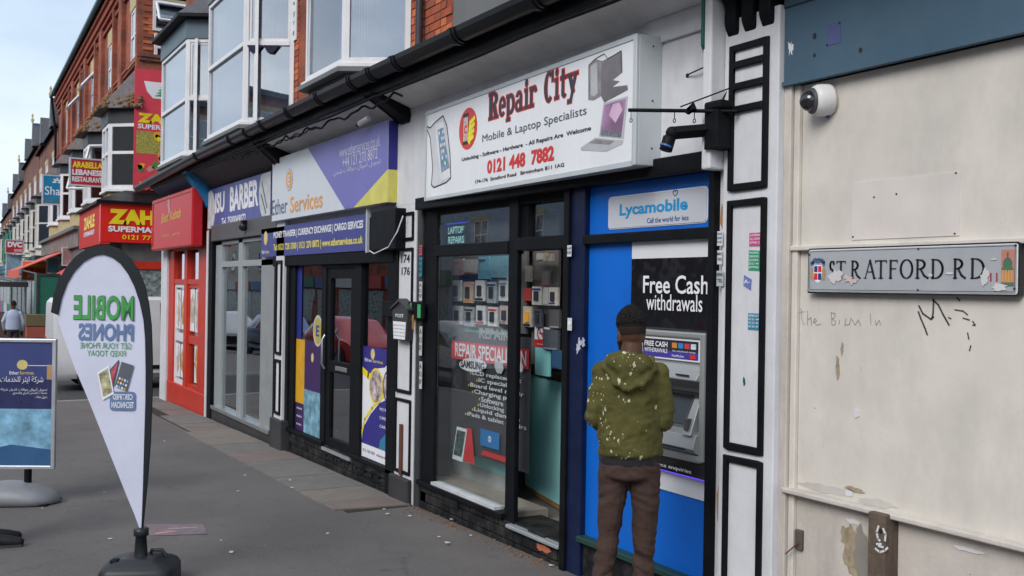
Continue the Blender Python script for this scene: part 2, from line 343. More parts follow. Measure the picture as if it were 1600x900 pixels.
def gsheet(mb, x0, x1, y0, y1, dz=0, nx=12, solid=.12):
    for i in range(nx):
        xa = x0+(x1-x0)*i/nx; xb = x0+(x1-x0)*(i+1)/nx
        za, zb = gz(xa)+dz, gz(xb)+dz
        mb.hexa([(xa, y0, za-solid), (xb, y0, zb-solid), (xb, y1, zb-solid), (xa, y1, za-solid), (xa, y0, za), (xb, y0, zb), (xb, y1, zb), (xa, y1, za)])
    return mb
g = MB(); g.hexa([(-420, -160, gz(-420)-.6), (160, -160, gz(160)-.6), (160, 160, gz(160)-.6), (-420, 160, gz(-420)-.6), (-420, -160, gz(-420)-.14), (160, -160, gz(160)-.14), (160, 160, gz(160)-.14), (-420, 160, gz(-420)-.14)])
struct(g, 'ground', mat('ground', (.08, .075, .07), .9))
struct(gsheet(MB(), -200, 40, -14, -5.45, -.125, 4, .3), 'road', roadm)
struct(gsheet(MB(), -24.0, -18.75, -5.45, 14, -.05, 2, .3), 'side_road', roadm)
struct(gsheet(MB(), -18.6, 20, -5.3, 1.0, 0, 4, .2), 'pavement', ASP)
struct(gsheet(MB(), -160, -24.15, -5.3, 1.0, 0, 8, .2), 'far_pavement', ASP)
struct(gsheet(MB(), -160, 40, -18, -14, 0, 4, .2), 'opposite_pavement', ASP)
kst = mat('kerb_stone', (.27, .26, .25), .8, var=.15, bump=.2)
k = gsheet(MB(), -18.75, 20, -5.45, -5.3, .003, 20); 
for x0, x1, y0, y1 in ((-18.75, -18.6, -5.3, .9), (-24.15, -24.0, -5.3, .9)): gsheet(k, x0, x1, y0, y1, .003, 1)
gsheet(k, -160, -24.15, -5.45, -5.3, .003, 30)
struct(k, 'kerb', kst)
# paving slabs beside the shopfronts: each slab a piece
bed = gsheet(MB(), -17.6, -7.72, -.62, -.03, .004, 6, .05); pv = struct(bed, 'paving_bed', joint)
slabm = [mat('slab_grey', (.165, .158, .150), .8, var=.12, bump=.3, dirt=.4, dcol=(.09, .085, .08)), mat('slab_pink', (.185, .152, .140), .8, var=.12, bump=.3, dirt=.4, dcol=(.1, .09, .085)), mat('slab_buff', (.185, .165, .145), .8, var=.12, bump=.3)]
x = -7.74
R = random.Random(3); i = 0
while x > -17.4:
    w = R.choice((.45, .6, .6, .75)); d = .69 if x > -13 else .60
    if x < -15: d = .45
    if i == 0: w = .42
    yb = -.05; q = MB(); x1 = x-w+.024
    zz = .016+R.uniform(-.003, .004)
    sl_ = .10 if i == 0 else 0
    q.hexa([(x1, -d, gz(x1)-.02), (x-sl_, -d, gz(x)-.02), (x, yb, gz(x)-.02), (x1, yb, gz(x1)-.02), (x1, -d, gz(x1)+zz), (x-sl_, -d, gz(x)+zz), (x, yb, gz(x)+zz), (x1, yb, gz(x1)+zz)])
    q.build('slab', slabm[1] if i in (0, 5, 9, 10, 13) else R.choice((slabm[0], slabm[0], slabm[2])), pv, bevel=.003); x -= w; i += 1
# litter and debris
scr = mat('litter_paper', (.55, .54, .52), .7)
for i, (px, py) in enumerate([(383, 738), (453, 749), (456, 762), (360, 617), (163, 765), (382, 738), (372, 765), (345, 848), (512, 838), (605, 808), (361, 868), (698, 858), (735, 846), (756, 837), (686, 848), (640, 812), (705, 818), (66, 791), (172, 844), (257, 679), (860, 898), (877, 883), (600, 800)]):
    d = ray(px, py); t = (gz(-8)-H0)/d.z; q = CP+d*t; q.z = gz(q.x)+.003
    rr = random.uniform(.008, .022); a = random.random()*3
    m = MB(); pl = [(q.x+rr*math.cos(a+t_)*s_, q.y+rr*math.sin(a+t_)*s_, q.z+(.001 if q.y < -.7 else .014)) for t_, s_ in ((0, 1.3), (1.3, .8), (2.6, 1.1), (4, .7), (5.2, .9))]
    m.prism(pl, (0, 0, .004)); solo(m, 'litter_scrap', scr, 'small white scrap of litter on the asphalt pavement', 'litter', 'scraps of litter on the pavement')
m = MB(); R = random.Random(5)
for i in range(260):
    X = R.uniform(-7.75, -5.45); Y = -.02-abs(R.gauss(0, .07)); r = R.uniform(.004, .013); z = gz(X)+.001; a = R.random()*6
    m.hexa([(X+r*math.cos(a+t)*(1 if s else 1), Y+r*.7*math.sin(a+t), z+s*r*.5) for s in (0, 1) for t in (0, 1.5, 3.1, 4.6)])
tag(m.build('leaf_debris', mat('leaf_debris', (.20, .12, .075), .9, var=.5, scale=40)), 'dry leaf and grit debris swept against the black shop base', 'debris', None, 'stuff')
m = MB(); zq = lambda x: gz(x)+.0035
lf = [(-8.05, -2.14), (-7.64, -2.18), (-7.5, -1.80), (-7.84, -1.75)]
m.prism([(x, y, zq(x)) for x, y in lf], (0, 0, .002)); t = thing('trodden_leaflet', 'faded trodden flyer stuck flat on the pavement behind the feather flag', 'flyer', (-7.8, -2, gz(-7.8)))
m.build('sheet', mat('flyer', (.19, .15, .17), .6, var=.3, scale=14), t)
m = MB(); m.prism([(-7.70, -2.14, zq(-7.7)+.003), (-7.65, -2.14, zq(-7.65)+.003), (-7.68, -1.98, zq(-7.68)+.003), (-7.72, -2.0, zq(-7.7)+.003)], (0, 0, .001)); m.build('print_band', mat('flyer_band', (.45, .25, .2), .6), t)
GP = Pl((0, 0, 0), (1, 0, 0)); GP.O = V((0, 0, 0)); GP.u = V((.25, .97, 0)).normalized(); GP.v = V((-.97, .25, 0)).normalized(); GP.n = V((0, 0, 1))
q = V((-7.78, -2.02, 0)); text('Nelly Express', whitec, t, GP, (q.dot(GP.u), q.dot(GP.v), q.dot(GP.u)+.2, q.dot(GP.v)+.035), gz(-7.8)+.008)

# ================================================================ BRICKS as pieces
def piece_mesh(name, sx, sy, sz, mt, bev=.004):
    bm = bmesh.new(); bmesh.ops.create_cube(bm, size=1)
    for v in bm.verts: v.co = V((v.co.x*sx, v.co.y*sy, v.co.z*sz))
    me = bpy.data.meshes.new(name); bm.to_mesh(me); bm.free(); me.materials.append(mt); return me
def link_piece(name, me, parent, loc, rot=None):
    o = bpy.data.objects.new(name, me); COL.objects.link(o); o.parent = parent; o.location = V(loc)-WP[parent]
    if rot: o.rotation_euler = rot
    WP[o] = WP[parent]; return o
def brickfield(parent, pl, a0, b0, a1, b1, clip=None, seed=1, proud=.012):
    R = random.Random(seed); rot = (0, 0, math.atan2(pl.u.y, pl.u.x))
    fm = [piece_mesh('brick', .215, .05, .065, b) for b in bricks]; hm = [piece_mesh('brick', .1025, .05, .065, b) for b in bricks]
    r = 0; z = b0+.0375
    while z < b1:
        a = a0+(.1125 if r % 2 else 0); head = False
        while a < a1:
            w = .1125 if head else .225; ca = a+w/2
            if (clip is None or clip(ca, z, w)) and ca+w/2 < a1+.02:
                link_piece('brick', R.choice(hm if head else fm), parent, pl.pt(ca, z, proud-.025+R.uniform(-.002, .002)), rot)
            a += w; head = not head
        z += .075; r += 1

# ================================================================ OUR PARADE
PX = dict(end=-18.45, p1=-15.2, p2=-11.42, p3=-7.90, p4=-5.36, p5=-3.76)
ZT = 2.53
# ---------- upper storey terrace
ut = thing('terrace_upper_storey', 'red brick upper storey with white framed canted bay windows above the shops', 'building', (-10, 1, 3.6))
YW = .30
m = MB(); m.box(PX['end'], -2.2, YW, YW+.3, 3.3, 9.2)
m.box(PX['end'], PX['end']+.3, YW+.3, 8, 0, 9.2); m.box(-2.5, -2.2, YW+.3, 8, 0, 9.2); m.box(PX['end'], -2.2, 8, 8.3, 0, 9.2)
m.box(PX['end']+.3, -2.5, YW+.3, 8, 8.9, 9.1)
wall = m.build('wall', BR, ut)
m = MB(); m.add([(PX['end']-.1, YW-.3, 9.2), (-2.1, YW-.3, 9.2), (-2.1, 4.2, 11.8), (PX['end']-.1, 4.2, 11.8), (-2.1, 8.5, 9.2), (PX['end']-.1, 8.5, 9.2)], [(0, 1, 2, 3), (3, 2, 4, 5), (0, 3, 5), (1, 4, 2), (0, 5, 4, 1)]); m.build('roof', slate, ut)
# visible bricks
UP = Pl((0, YW, 0), (1, 0, 0))
brickfield(wall, UP, -9.35, 3.6, -7.7, 5.2, seed=2)
brickfield(wall, UP, -13.0, 3.9, -11.9, 6.6, seed=4)
def bay(xl, xc, xw, zb, zt, nt_, top=True, sash=.52, seed=0, roof=False, frost=False):
    """canted bay: front from xl to xc at Yf, near cant from xc to the wall at xw"""
    Yf = -.25; Y1 = YW-.02; dx = xw-xc
    b = MB(); fr = .055
    A = Pl((xl, Yf, 0), (1, 0, 0)); wA = xc-xl
    B = Pl((xc, Yf, 0), (dx, Y1-Yf, 0)); wB = math.hypot(dx, Y1-Yf)
    C = Pl((xl-dx, Y1, 0), (dx, Yf-Y1, 0)); wC = wB
    pg = [(xl-dx, Y1), (xl, Yf), (xc, Yf), (xw, Y1)]
    # apron, sill, ceiling
    def ring(z0, z1, e=0, mt=lead, nm='apron', par=ut):
        m = MB(); q = [(xl-dx-e, Y1+.02), (xl-e*.5, Yf-e), (xc+e*.5, Yf-e), (xw+e, Y1+.02)]
        m.prism([(x_, y_, z0) for x_, y_ in q], (0, 0, z1-z0)); return m.build(nm, mt, par, bevel=.004)
    ring(3.62, zb-.05, -.03); ring(zb-.05, zb, .07, lead, 'sill'); ring(zb, zb+.04, .04, upvc, 'sill')
    if top: ring(zt, zt+.3, .02, mat('bay_fascia_blue', (.10, .15, .19), .5, dirt=.3) if roof else lead, 'fascia')
    for k_, (pl, w_) in enumerate(((A, wA), (B, wB), (C, wC))):
        f = MB(); z0 = zb+.04; frame(f, pl, 0, z0, w_, zt, fr, -.06, .0)
        n_div = max(1, round(w_/.62)) if (pl is A and seed == 5) else 1
        zs = z0+(zt-z0)*sash
        for i in range(1, n_div): f.pbox(pl, w_*i/n_div-.03, z0+fr, w_*i/n_div+.03, zt-fr, -.055, .003)
        f.pbox(pl, fr, zs-.03, w_-fr, zs+.03, -.05, .006)
        fo = f.build('window', upvc, ut, bevel=.004)
        p = MB()
        for i in range(n_div):
            u0 = w_*i/n_div+(fr if i == 0 else .03); u1 = w_*(i+1)/n_div-(fr if i == n_div-1 else .03)
            p.pbox(pl, u0, z0+fr, u1, zs-.03, -.034, -.028); p.pbox(pl, u0, zs+.03, u1, zt-fr, -.034, -.028)
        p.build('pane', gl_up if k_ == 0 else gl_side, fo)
        # inner sash frame
        s_ = MB(); 
        for i in range(n_div):
            u0 = w_*i/n_div+(fr if i == 0 else .03); u1 = w_*(i+1)/n_div-(fr if i == n_div-1 else .03)
            if (i+k_) % 2: frame(s_, pl, u0, zs+.03, u1, zt-fr, .03, -.045, -.012)
        if s_.v: s_.build('sash', upvc, fo)
    if seed in (1, 2, 3):   # net in the end bay; elsewhere added sheets paint reflected cloud and pane tones
        for (v0, v1, mm) in (((0, 1, curtain_or_reflection),) if seed == 1 else ((0, .52, curtain_or_reflection), (.52, 1, mat('pane_tone_slate', (.14, .17, .20), .8))) if seed == 2 else ((0, 1, mat('pane_reflection_bluegrey', (.20, .27, .33), .8)),)):
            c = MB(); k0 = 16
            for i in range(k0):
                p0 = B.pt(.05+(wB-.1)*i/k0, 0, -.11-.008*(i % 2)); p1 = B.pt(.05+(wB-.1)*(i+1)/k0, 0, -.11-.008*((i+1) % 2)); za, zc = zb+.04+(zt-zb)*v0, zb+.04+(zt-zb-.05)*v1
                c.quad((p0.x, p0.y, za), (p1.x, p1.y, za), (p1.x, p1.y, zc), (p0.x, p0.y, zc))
            c.nofix = True; c.build('curtain_or_reflection', mm, ut)
    c = MB()
    n = 40; L_ = []
    for i in range(n+1):
        t = i/n; L_.append((xl-dx*.5+.1+(wA+dx*.9-.1)*t, Yf+.12+.02*math.sin(t*70)))
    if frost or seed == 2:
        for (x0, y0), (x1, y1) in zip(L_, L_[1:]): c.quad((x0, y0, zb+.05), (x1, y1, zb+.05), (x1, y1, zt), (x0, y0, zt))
        c.nofix = True; c.build('curtain_or_reflection', curtain_or_reflection, ut)
    if seed == 3:  # a gathered net hanging at one side of the near light
        for i in range(14):
            t0 = .04+.02*i; t1 = t0+.02
            p0 = B.pt(wB*t0, 0, -.10-.015*(i % 2)); p1 = B.pt(wB*t1, 0, -.10-.015*((i+1) % 2))
            c.quad((p0.x, p0.y, zb+.05), (p1.x, p1.y, zb+.05), (p1.x-.04, p1.y-.03, zt), (p0.x, p0.y, zt))
        c.nofix = True; c.build('curtain_or_reflection', curtain_or_reflection, ut)
    if seed == 2:
        d_ = MB(); 
        for cc in (.22, .55): d_.ppoly(B, [(wB*cc-.1, z0+(zt-z0)*.52-.03), (wB*cc-.05, z0+(zt-z0)*.52-.12), (wB*cc+.02, z0+(zt-z0)*.52-.13), (wB*cc+.1, z0+(zt-z0)*.52-.03)], .004, .02)
        d_.build('bunting', mat('dark_cloth', (.015, .018, .04), .8), ut)
    # room behind
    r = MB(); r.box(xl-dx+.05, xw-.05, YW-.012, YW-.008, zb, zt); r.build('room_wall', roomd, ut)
    return B, wB
zs_, = (U(531, 108, .25)[1],)
bay(UX(472, .25), UX(531, .25), UX(531, .25)+.36, zs_, zs_+1.9, 1, seed=3)
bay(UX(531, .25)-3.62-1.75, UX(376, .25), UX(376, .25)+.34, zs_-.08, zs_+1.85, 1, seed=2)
x1 = UX(286, .25); bay(x1-1.9, x1, x1+.32, zs_-.12, U(286, 66, .25)[1], 1, roof=True, frost=True, sash=.48, seed=1)
bay(-6.75, -5.5, -5.14, zs_+.35, zs_+2.2, 1, seed=5)
# slate roof and eave of the end bay
zt = U(286, 66, .25)[1]
m = MB(); e_ = .16; q = [(x1-1.9-.32-e_, YW-.02), (x1-1.9-e_*.5, -.25-e_), (x1+e_*.5, -.25-e_), (x1+.32+e_, YW-.02)]
m.prism([(a, b, zt+.3) for a, b in q], (0, 0, .06)); m.build('eave', black, ut, bevel=.01)
top = [(x1-1.6, YW-.01), (x1-1.5, YW-.02), (x1-.35, YW-.02), (x1-.25, YW-.01)]
m = MB(); nq = len(q); vs = [(a, b, zt+.36) for a, b in q]+[(a, b, zt+.95) for a, b in top]
m.add(vs, [(0, 1, 5, 4), (1, 2, 6, 5), (2, 3, 7, 6), (4, 5, 6, 7)]); m.build('bay_roof', slate, ut)
# downpipe, notice on brick
m = MB(); xp = (UX(655, -YW)+UX(664, -YW))/2
m.tube([(xp, YW-.07, 3.6), (xp, YW-.07, 9)], .036, 12); m.build('downpipe', mat('downpipe_plum', (.045, .04, .05), .4), ut)
nb = thing('wall_notice', 'white lettered notice board on the brick between two bay windows', 'notice', (-12.3, YW, 4.9))
r_ = (-12.62, 4.85, -12.02, 5.62)
m = MB(); m.pbox(UP, *r_, .02, .035); m.build('board', whitev, nb)
for k, (s, h) in enumerate((('WELCOME TO OUR', .04), ('MUTUAL LEARNING', .04), ('CENTRE', .035), ('NEIGHBOURHOOD', .06), ('PROJECT', .06), ('OFFICE', .05))):
    zt_ = r_[3]-.05-k*.12; text(s, blk, nb, UP, (r_[0]+.05, zt_-h, r_[2]-.05, zt_), .038, .01)
# ---------- gutter with union joints
gt = thing('gutter', 'long black gutter with union joints running above the shop signs', 'gutter', (-11, -.44, 3.45))
gb = mat('gutter_black', (.006, .007, .009), .3, var=.2, rvar=.05, spec=.3)
GX0, GX1 = -18.6, -2.2; gyc, gzc = -.43, 3.62
def gutz(X): return 3.62-.004*abs(X+8.5) if X > -16 else 3.59-.03*(-16-X)
def half(r, n=8): return [(gyc+r*math.cos(math.pi+math.pi*k/n), r*1.15*math.sin(math.pi+math.pi*k/n)) for k in range(n+1)]
def guts(mb, xa, xb, r, t=.006):
    o = half(r); i_ = half(r-t)[::-1]; pr = o+i_
    za, zb = gutz(xa), gutz(xb); n = len(pr)
    vs = [(xa, y, za+z) for y, z in pr]+[(xb, y, zb+z) for y, z in pr]
    mb.add(vs, [(i, (i+1) % n, n+(i+1) % n, n+i) for i in range(n)]+[tuple(range(n)), tuple(range(n, 2*n))]); return mb
js = [GX0]+[UX(p, .5) for p in (300, 352, 376, 401, 441, 487, 538, 568, 607, 700, 823)]+[-4.3, GX1]
for a, b in zip(js, js[1:]): guts(MB(), a, b, .080).build('gutter_length', gb, gt)
for j in js[1:-1]: guts(guts(MB(), j-.05, j+.05, .089, .008), j-.012, j+.012, .096, .012).build('gutter_union', gb, gt)
m = MB(); m.box(-17.9, -2.2, -.36, -.31, 3.45, 3.60); m.build('fascia_board', black, gt, bevel=.006)
m = MB(); m.add([(-18.3, -.31, 3.60), (-2.2, -.31, 3.60), (-2.2, YW, 3.95), (-18.3, YW, 3.95)], [(0, 1, 2, 3)]); m.build('lead_roof', lead, gt)
m = MB(); m.tube([(GX0+.6+.5*i, -.37-.004*(i % 3), 3.41+.006*math.sin(i*1.3)) for i in range(33)], .012, 6); m.build('conduit', blackm, gt)
# cables below the gutter
cb = thing('cable_run', 'black cables clipped in loose swags under the gutter', 'cable', (-10, -.3, 3.4))
m = MB(); pts = []
for i in range(61):
    X = -12.6+5.2*i/60; pts.append((X, -.335, 3.40-.05*abs(math.sin(i*.38))-.012*math.sin(i*1.7)))
m.tube(pts, .010, 6); m.build('cable', blackm, cb)
m = MB(); m.tube([(-12.2+.15*i, -.34, 3.385-.035*math.sin(i*.9)**2) for i in range(20)], .007, 5); m.build('cable', blackm, cb)
# ---------- shop soffits
def soff(x0, x1, mt, shop, z=3.34):
    m = MB(); m.add([(x0, -.33, 3.46), (x1, -.33, 3.46), (x1, 0.02, z), (x0, .02, z), (x0, -.33, 3.49), (x1, -.33, 3.49), (x1, .02, z+.03), (x0, .02, z+.03)], [(0, 3, 2, 1), (4, 5, 6, 7), (0, 1, 5, 4), (1, 2, 6, 5), (2, 3, 7, 6), (3, 0, 4, 7)]); return m.build('soffit', mt, shop)
# ---------- pilasters
def panel_frame(par, x0, x1, z0, z1, d, w=.035):
    m = MB(); frame(m, FA, x0, z0, x1, z1, w, d, d+.015); return m.build('panel_moulding', black, par, bevel=.005)
def squiggle_console(par, xa, xb, z0, z1, mt=blackm, n=1, d0=.05, big=.22):
    w = (xb-xa)/n
    for i in range(n):
        pr = [(0, z0)]
        for k in range(13):
            t = k/12; pr.append((d0+(big)*t*t*(1.3-.3*t)+.02*math.sin(t*math.pi*2), z0+(z1-z0)*t))
        pr.append((0, z1)); m = MB(); m.prism([(xa+w*i+w*.16, -y, z) for y, z in pr], (w*.68, 0, 0)); m.build('console_scroll', mt, par, bevel=.012)
p5 = thing('white_pilaster', 'white pilaster with black mouldings between the cash machine and the cream boarded wall', 'pilaster', (PX['p5'], 0, 0))
m = MB(); m.box(-3.93, -3.545, -.05, .3, -.1, 3.22); m.box(-3.985, -3.935, -.02, .25, -.1, 3.2); m.build('shaft', white, p5, bevel=.006)
x0, x1 = -3.885, -3.605
zz = [U(1180, y)[1] for y in (68, 297, 312, 706, 716)]
panel_frame(p5, x0, x1, zz[1], zz[0], .05); panel_frame(p5, x0, x1, zz[3], zz[2], .05); panel_frame(p5, x0, x1, .08, zz[4], .05)
for y in (100, 134, 170):
    z = U(1180, y)[1]; m = MB(); m.pbox(FA, x0+.035, z-.018, x1-.035, z+.018, .05, .07); m.build('cross_bar', black, p5, bevel=.004)
squiggle_console(p5, -3.93, -3.56, 3.13, 3.36, blackm, 3, .05, .10)
m = MB(); m.box(-3.98, -3.545, -.17, .2, 3.36, 3.41); m.box(-4.0, -3.53, -.25, .2, 3.41, 3.5); m.box(-4.02, -3.5, -.33, .2, 3.50, 3.6); m.build('cornice', mat('cornice_dark', (.016, .022, .02), .45, bump=.4, bscale=25), p5, bevel=.012)
m = MB(); m.box(-4.0, -3.935, -.14, -.02, 2.45, 3.36); m.build('side_cheek', white, p5, bevel=.01)
m = MB(); m.prism([(-4.004, -.15, 3.36), (-4.004, -.15, 3.1), (-4.004, -.06, 2.9), (-4.004, -.03, 2.9), (-4.004, -.06, 3.36)], (.02, 0, 0)); m.build('green_edge', fgreen, p5)
m = MB(); m.ppoly(FA, splat(FA, -3.957, 2.21, .016, .07, 3), .021, .024); m.ppoly(FA, splat(FA, -3.955, .72, .012, .1, 8), .021, .024); m.build('rust_stain', mat('rust_stain', (.36, .20, .10), .8), p5)
def sticker(name, label, pl, rect, c, body, lines, mt, tm=whitec, cat='sticker', rot=0, group=None):
    t = thing(name, label, cat, pl.pt(rect[0], rect[1], c), group=group)
    m = MB(); a0, b0, a1, b1 = rect; m.ppoly(pl, [(a0, b0+rot), (a1, b0-rot), (a1+rot*.3, b1-rot), (a0+rot*.3, b1+rot)], c, c+.0015); m.build('paper', mt, t)
    k = len(lines); h = (b1-b0)/(k+.6)
    for i, s in enumerate(lines):
        text(s, tm, t, pl, (a0+(a1-a0)*.08, b1-h*(i+.95), a1-(a1-a0)*.08, b1-h*(i+.35)), c+.0035, .01)
    return t
DC = .051
def rc(x0, y0, x1, y1, d=.05): return FA.rect(x0, y0, x1, y1, d)
sticker('sticker', 'pink and white sticker topmost on the white pilaster', FA, rc(1171, 385, 1192, 363), DC, '', ['KATERING', 'ALL EVENTS', '07946 23'], mat('sticker_pink', (.55, .07, .22), .5))
sticker('sticker', 'green lettered sticker below the pink one on the white pilaster', FA, rc(1170, 423, 1188, 391), DC, '', ['MADINA', 'DRIVING', 'SCHOOL', '0121 44', '07956'], mat('sticker_green', (.02, .30, .16), .5), rot=.002)
sticker('sticker', 'torn blue and white sticker hanging askew on the white pilaster', FA, rc(1162, 450, 1174, 433), DC, '', ['A-'], mat('sticker_bluewhite', (.14, .18, .45), .5), rot=.012)
sticker('sticker', 'teal sticker with rows of numbers low on the white pilaster', FA, rc(1169, 515, 1188, 490), DC, '', ['RENAULT', '0121 44', '0123 45', '0124 47'], mat('sticker_teal', (.03, .22, .34), .5))
m = MB(); m.ppoly(FA, splat(FA, *U(1163, 596, .05), .008, .018, 5), .0505, .053); solo(m, 'green_scrap', fgreen, 'tiny dark green scrap stuck to the white pilaster', 'scrap')
# black frame post left of pilaster
def pil(name, label, xa, xb, d, zt_, zb_, split, px):
    t = thing(name, label, 'pilaster', ((xa+xb)/2, 0, gz(xa)))
    m = MB(); m.box(xa, xb, -d, .3, gz(xa)-.05, zt_); m.build('shaft', white, t, bevel=.006)
    return t
p3 = pil('white_pilaster', 'narrow white pilaster with black mouldings and house numbers between two shops', -8.17, -7.755, .03, 2.53, 0, 0, 0)
zz = [U(640, y)[1] for y in (330, 376, 388, 690, 614, 624)]
panel_frame(p3, -8.12, -7.79, zz[1], 2.46, .03, .025); panel_frame(p3, -8.12, -7.79, zz[4], zz[2], .03, .025); panel_frame(p3, -8.12, -7.79, .2, zz[5], .03, .025)
m = MB(); m.box(-8.16, -7.76, -.075, -.03, gz(-8)-.02, .17); m.build('base_block', dgrey, p3, bevel=.01)
text('174', blk, p3, FA, FA.rect(627, 411, 640.5, 397, .032), .033, .02); text('176', blk, p3, FA, FA.rect(627.5, 430, 640.5, 417, .032), .033, .02)
m = MB(); m.box(-8.0, -7.95, -.05, -.032, .18, .62); m.build('rust_strip', mat('rusty_iron', (.11, .045, .03), .8, bump=.4), p3)
m = MB(); m.box(-7.752, -7.66, -.02, .28, gz(-7.8)-.05, 2.6); m.build('side_post', dgrey, p3, bevel=.008)
for i, (y0, y1, c_) in enumerate(((399, 383, 'red'), (432, 402, 'teal'), (470, 440, 'white'), (555, 510, 'white'), (607, 565, 'white'))):
    sticker('sticker', ['red topped small sticker highest on the dark post beside the number pilaster', 'teal striped sticker on the dark post beside the number pilaster', 'torn white sticker at mid height on the dark post', 'long white peeling sticker on the dark post below the mailbox level', 'lowest faded white sticker on the dark post'][i], FA, FA.rect(655, y0, 660, y1, .02), .021, '', ['A', '12', '07'], mat('sticker_' + c_, dict(red=(.5, .1, .15), teal=(.12, .3, .35), white=(.5, .5, .5))[c_], .5), tm=blk)
p2 = thing('white_pilaster', 'thin white pilaster with black edges between the grey and the black framed shops', 'pilaster', (-11.45, 0, gz(-11.4)))
m = MB(); m.box(-11.62, -11.32, -.06, .3, .25, 2.6); m.build('shaft', white, p2)
m = MB(); frame(m, FA, -11.58, 1.0, -11.36, 2.1, .03, .06, .08); frame(m, FA, -11.58, .3, -11.36, .94, .03, .06, .08); m.build('panel_moulding', black, p2)
m = MB(); m.box(-11.66, -11.22, -.10, .3, gz(-11.4)-.05, .25); m.build('base_block', dgrey, p2, bevel=.01)
p1 = thing('white_pilaster', 'peeling white and black pilaster between the red takeaway and the grey shop', 'pilaster', (-15.1, 0, gz(-15)))
m = MB(); m.box(-15.12, -15.02, -.05, .3, gz(-15)-.05, 2.6); m.build('shaft', white, p1)
m = MB(); m.box(-15.02, -14.8, -.04, .3, gz(-15)-.05, 2.6); m.build('dark_shaft', blackm, p1)
p0 = thing('white_pilaster', 'grubby white end pilaster at the far corner of the shop parade', 'pilaster', (-18.3, 0, gz(-18)))
m = MB(); m.box(-18.45, -17.95, -.05, .3, gz(-18)-.1, 2.75); m.build('shaft', white, p0)
# big eave brackets between shops
def bracket(label, x, w, mt, zt_=3.46, zb_=2.95, out=.34):
    pr = [(-.02, zb_)]
    for k in range(11): t = k/10; pr.append((.05+(out)*t**1.15, zb_+(zt_-zb_)*t))
    pr.append((-.02, zt_)); t_ = thing('eave_bracket', label, 'bracket', (x, 0, zb_))
    m = MB(); m.prism([(x-w/2, -y, z) for y, z in pr], (w, 0, 0)); m.build('console', mt, t_, bevel=.012)
    for dz in (-1, 1):
        m = MB(); m.prism([(x+dz*w*.5, -(y+.012), z) for y, z in pr[1:-1]]+[(x+dz*w*.5, -.1, zt_), (x+dz*w*.5, -.02, zb_+.05)], (dz*.02, 0, 0)); m.build('scroll_edge', mt, t_)
    return t_
bracket('black scrolled eave bracket above the gap between the purple sign and the white sign', -8.0, .17, black, zb_=3.24)
bracket('black eave bracket between the barber sign and the purple sign', -11.45, .16, black, zb_=3.15)
bracket('bright blue eave bracket above the red box sign', -15.15, .16, mat('bright_blue_paint', (.02, .16, .36), .5, chips=.3, ccol=(.2, .2, .2)))
# small white cctv under eave
t = thing('security_camera', 'small white bullet camera tucked under the eave bracket by the purple sign', 'security camera', (-8.55, -.1, 3.3))
m = MB(); m.tube([(-8.62, -.22, 3.30), (-8.48, -.18, 3.34)], .026, 14); m.build('housing', whitev, t); m = MB(); m.tube([(-8.645, -.227, 3.293), (-8.62, -.22, 3.30)], .022, 14); m.build('lens', blk, t); m = MB(); m.tube([(-8.52, -.19, 3.34), (-8.5, -.15, 3.42)], .010, 8); m.build('arm', whitev, t)

# ---------- REPAIR SHOP
rs = thing('repair_shop', 'phone repair shop with black framed glass front, open doorway and blue cash machine bay', 'shop', (-5.8, 0, 0))
soff(-7.9, -2.2, lgrey, rs)
m = MB(); m.box(-8.19, -4.0, -.03, .25, 2.53, 3.36); m.build('fascia', white, rs)
m = MB(); m.box(-4.6, -4.0, -.05, -.03, 3.22, 3.36); m.build('fascia_rail', white, rs, bevel=.004)
m = MB(); m.box(-4.6, -4.02, -.038, -.03, 2.56, 3.2); m.build('fascia_panel', white, rs)
m = MB(); m.box(-7.66, -3.985, -.09, .22, 2.46, 2.56); m.build('head_beam', black, rs, bevel=.008)
XA, XB, XC, XD, XE = -7.655, UX(683), UX(797), UX(889), UX(918)     # post, window l, mid post, door, navy post
XM0, XM1 = UX(796), UX(810)
for nm, a, b, d, mt in (('post', XA, XB-.02, .0, black), ('post', XM0, XM1, .012, black), ('door_post', UX(883, .03), XD+.06, .05, black), ('door_post', XD+.06, XE, .03, navyp), ('door_post', -4.03, -3.985, .06, black)):
    m = MB(); m.box(a, b, -d, .028 if nm == 'post' else .16, gz(-6)-.03, 2.47); m.build(nm, mt, rs, bevel=.006)
ztr = U(760, 388)[1]
m = MB(); m.box(XB-.02, XM0, -.02, .12, ztr-.045, ztr+.045); m.build('transom', black, rs, bevel=.005)
m = MB(); m.box(XM1, UX(883, .03), -.02, .12, ztr-.03, ztr+.06); m.build('transom', black, rs, bevel=.005)
m = MB(); m.box(XB-.02, XM0, .0, .12, 2.41, 2.46); m.box(XM1, UX(883, .03), 0, .12, 2.41, 2.46); m.build('head_frame', blackm, rs)
m = MB(); m.box(XM1, XM1+.09, .02, .12, ztr+.06, 2.41); m.build('jamb_frame', blackm, rs)
def pane(par, x0, x1, z0, z1, y, mt, nm='pane'): m = MB(); m.box(x0, x1, y, y+.006, z0, z1); return m.build(nm, mt, par)
pane(rs, XB-.02, XM0, .2, ztr-.045, .018, gl_shop); pane(rs, XB-.02, XM0, ztr+.045, 2.41, .018, gl_refl); pane(rs, XM1+.09, UX(883, .03), ztr+.06, 2.41, .05, gl_refl)
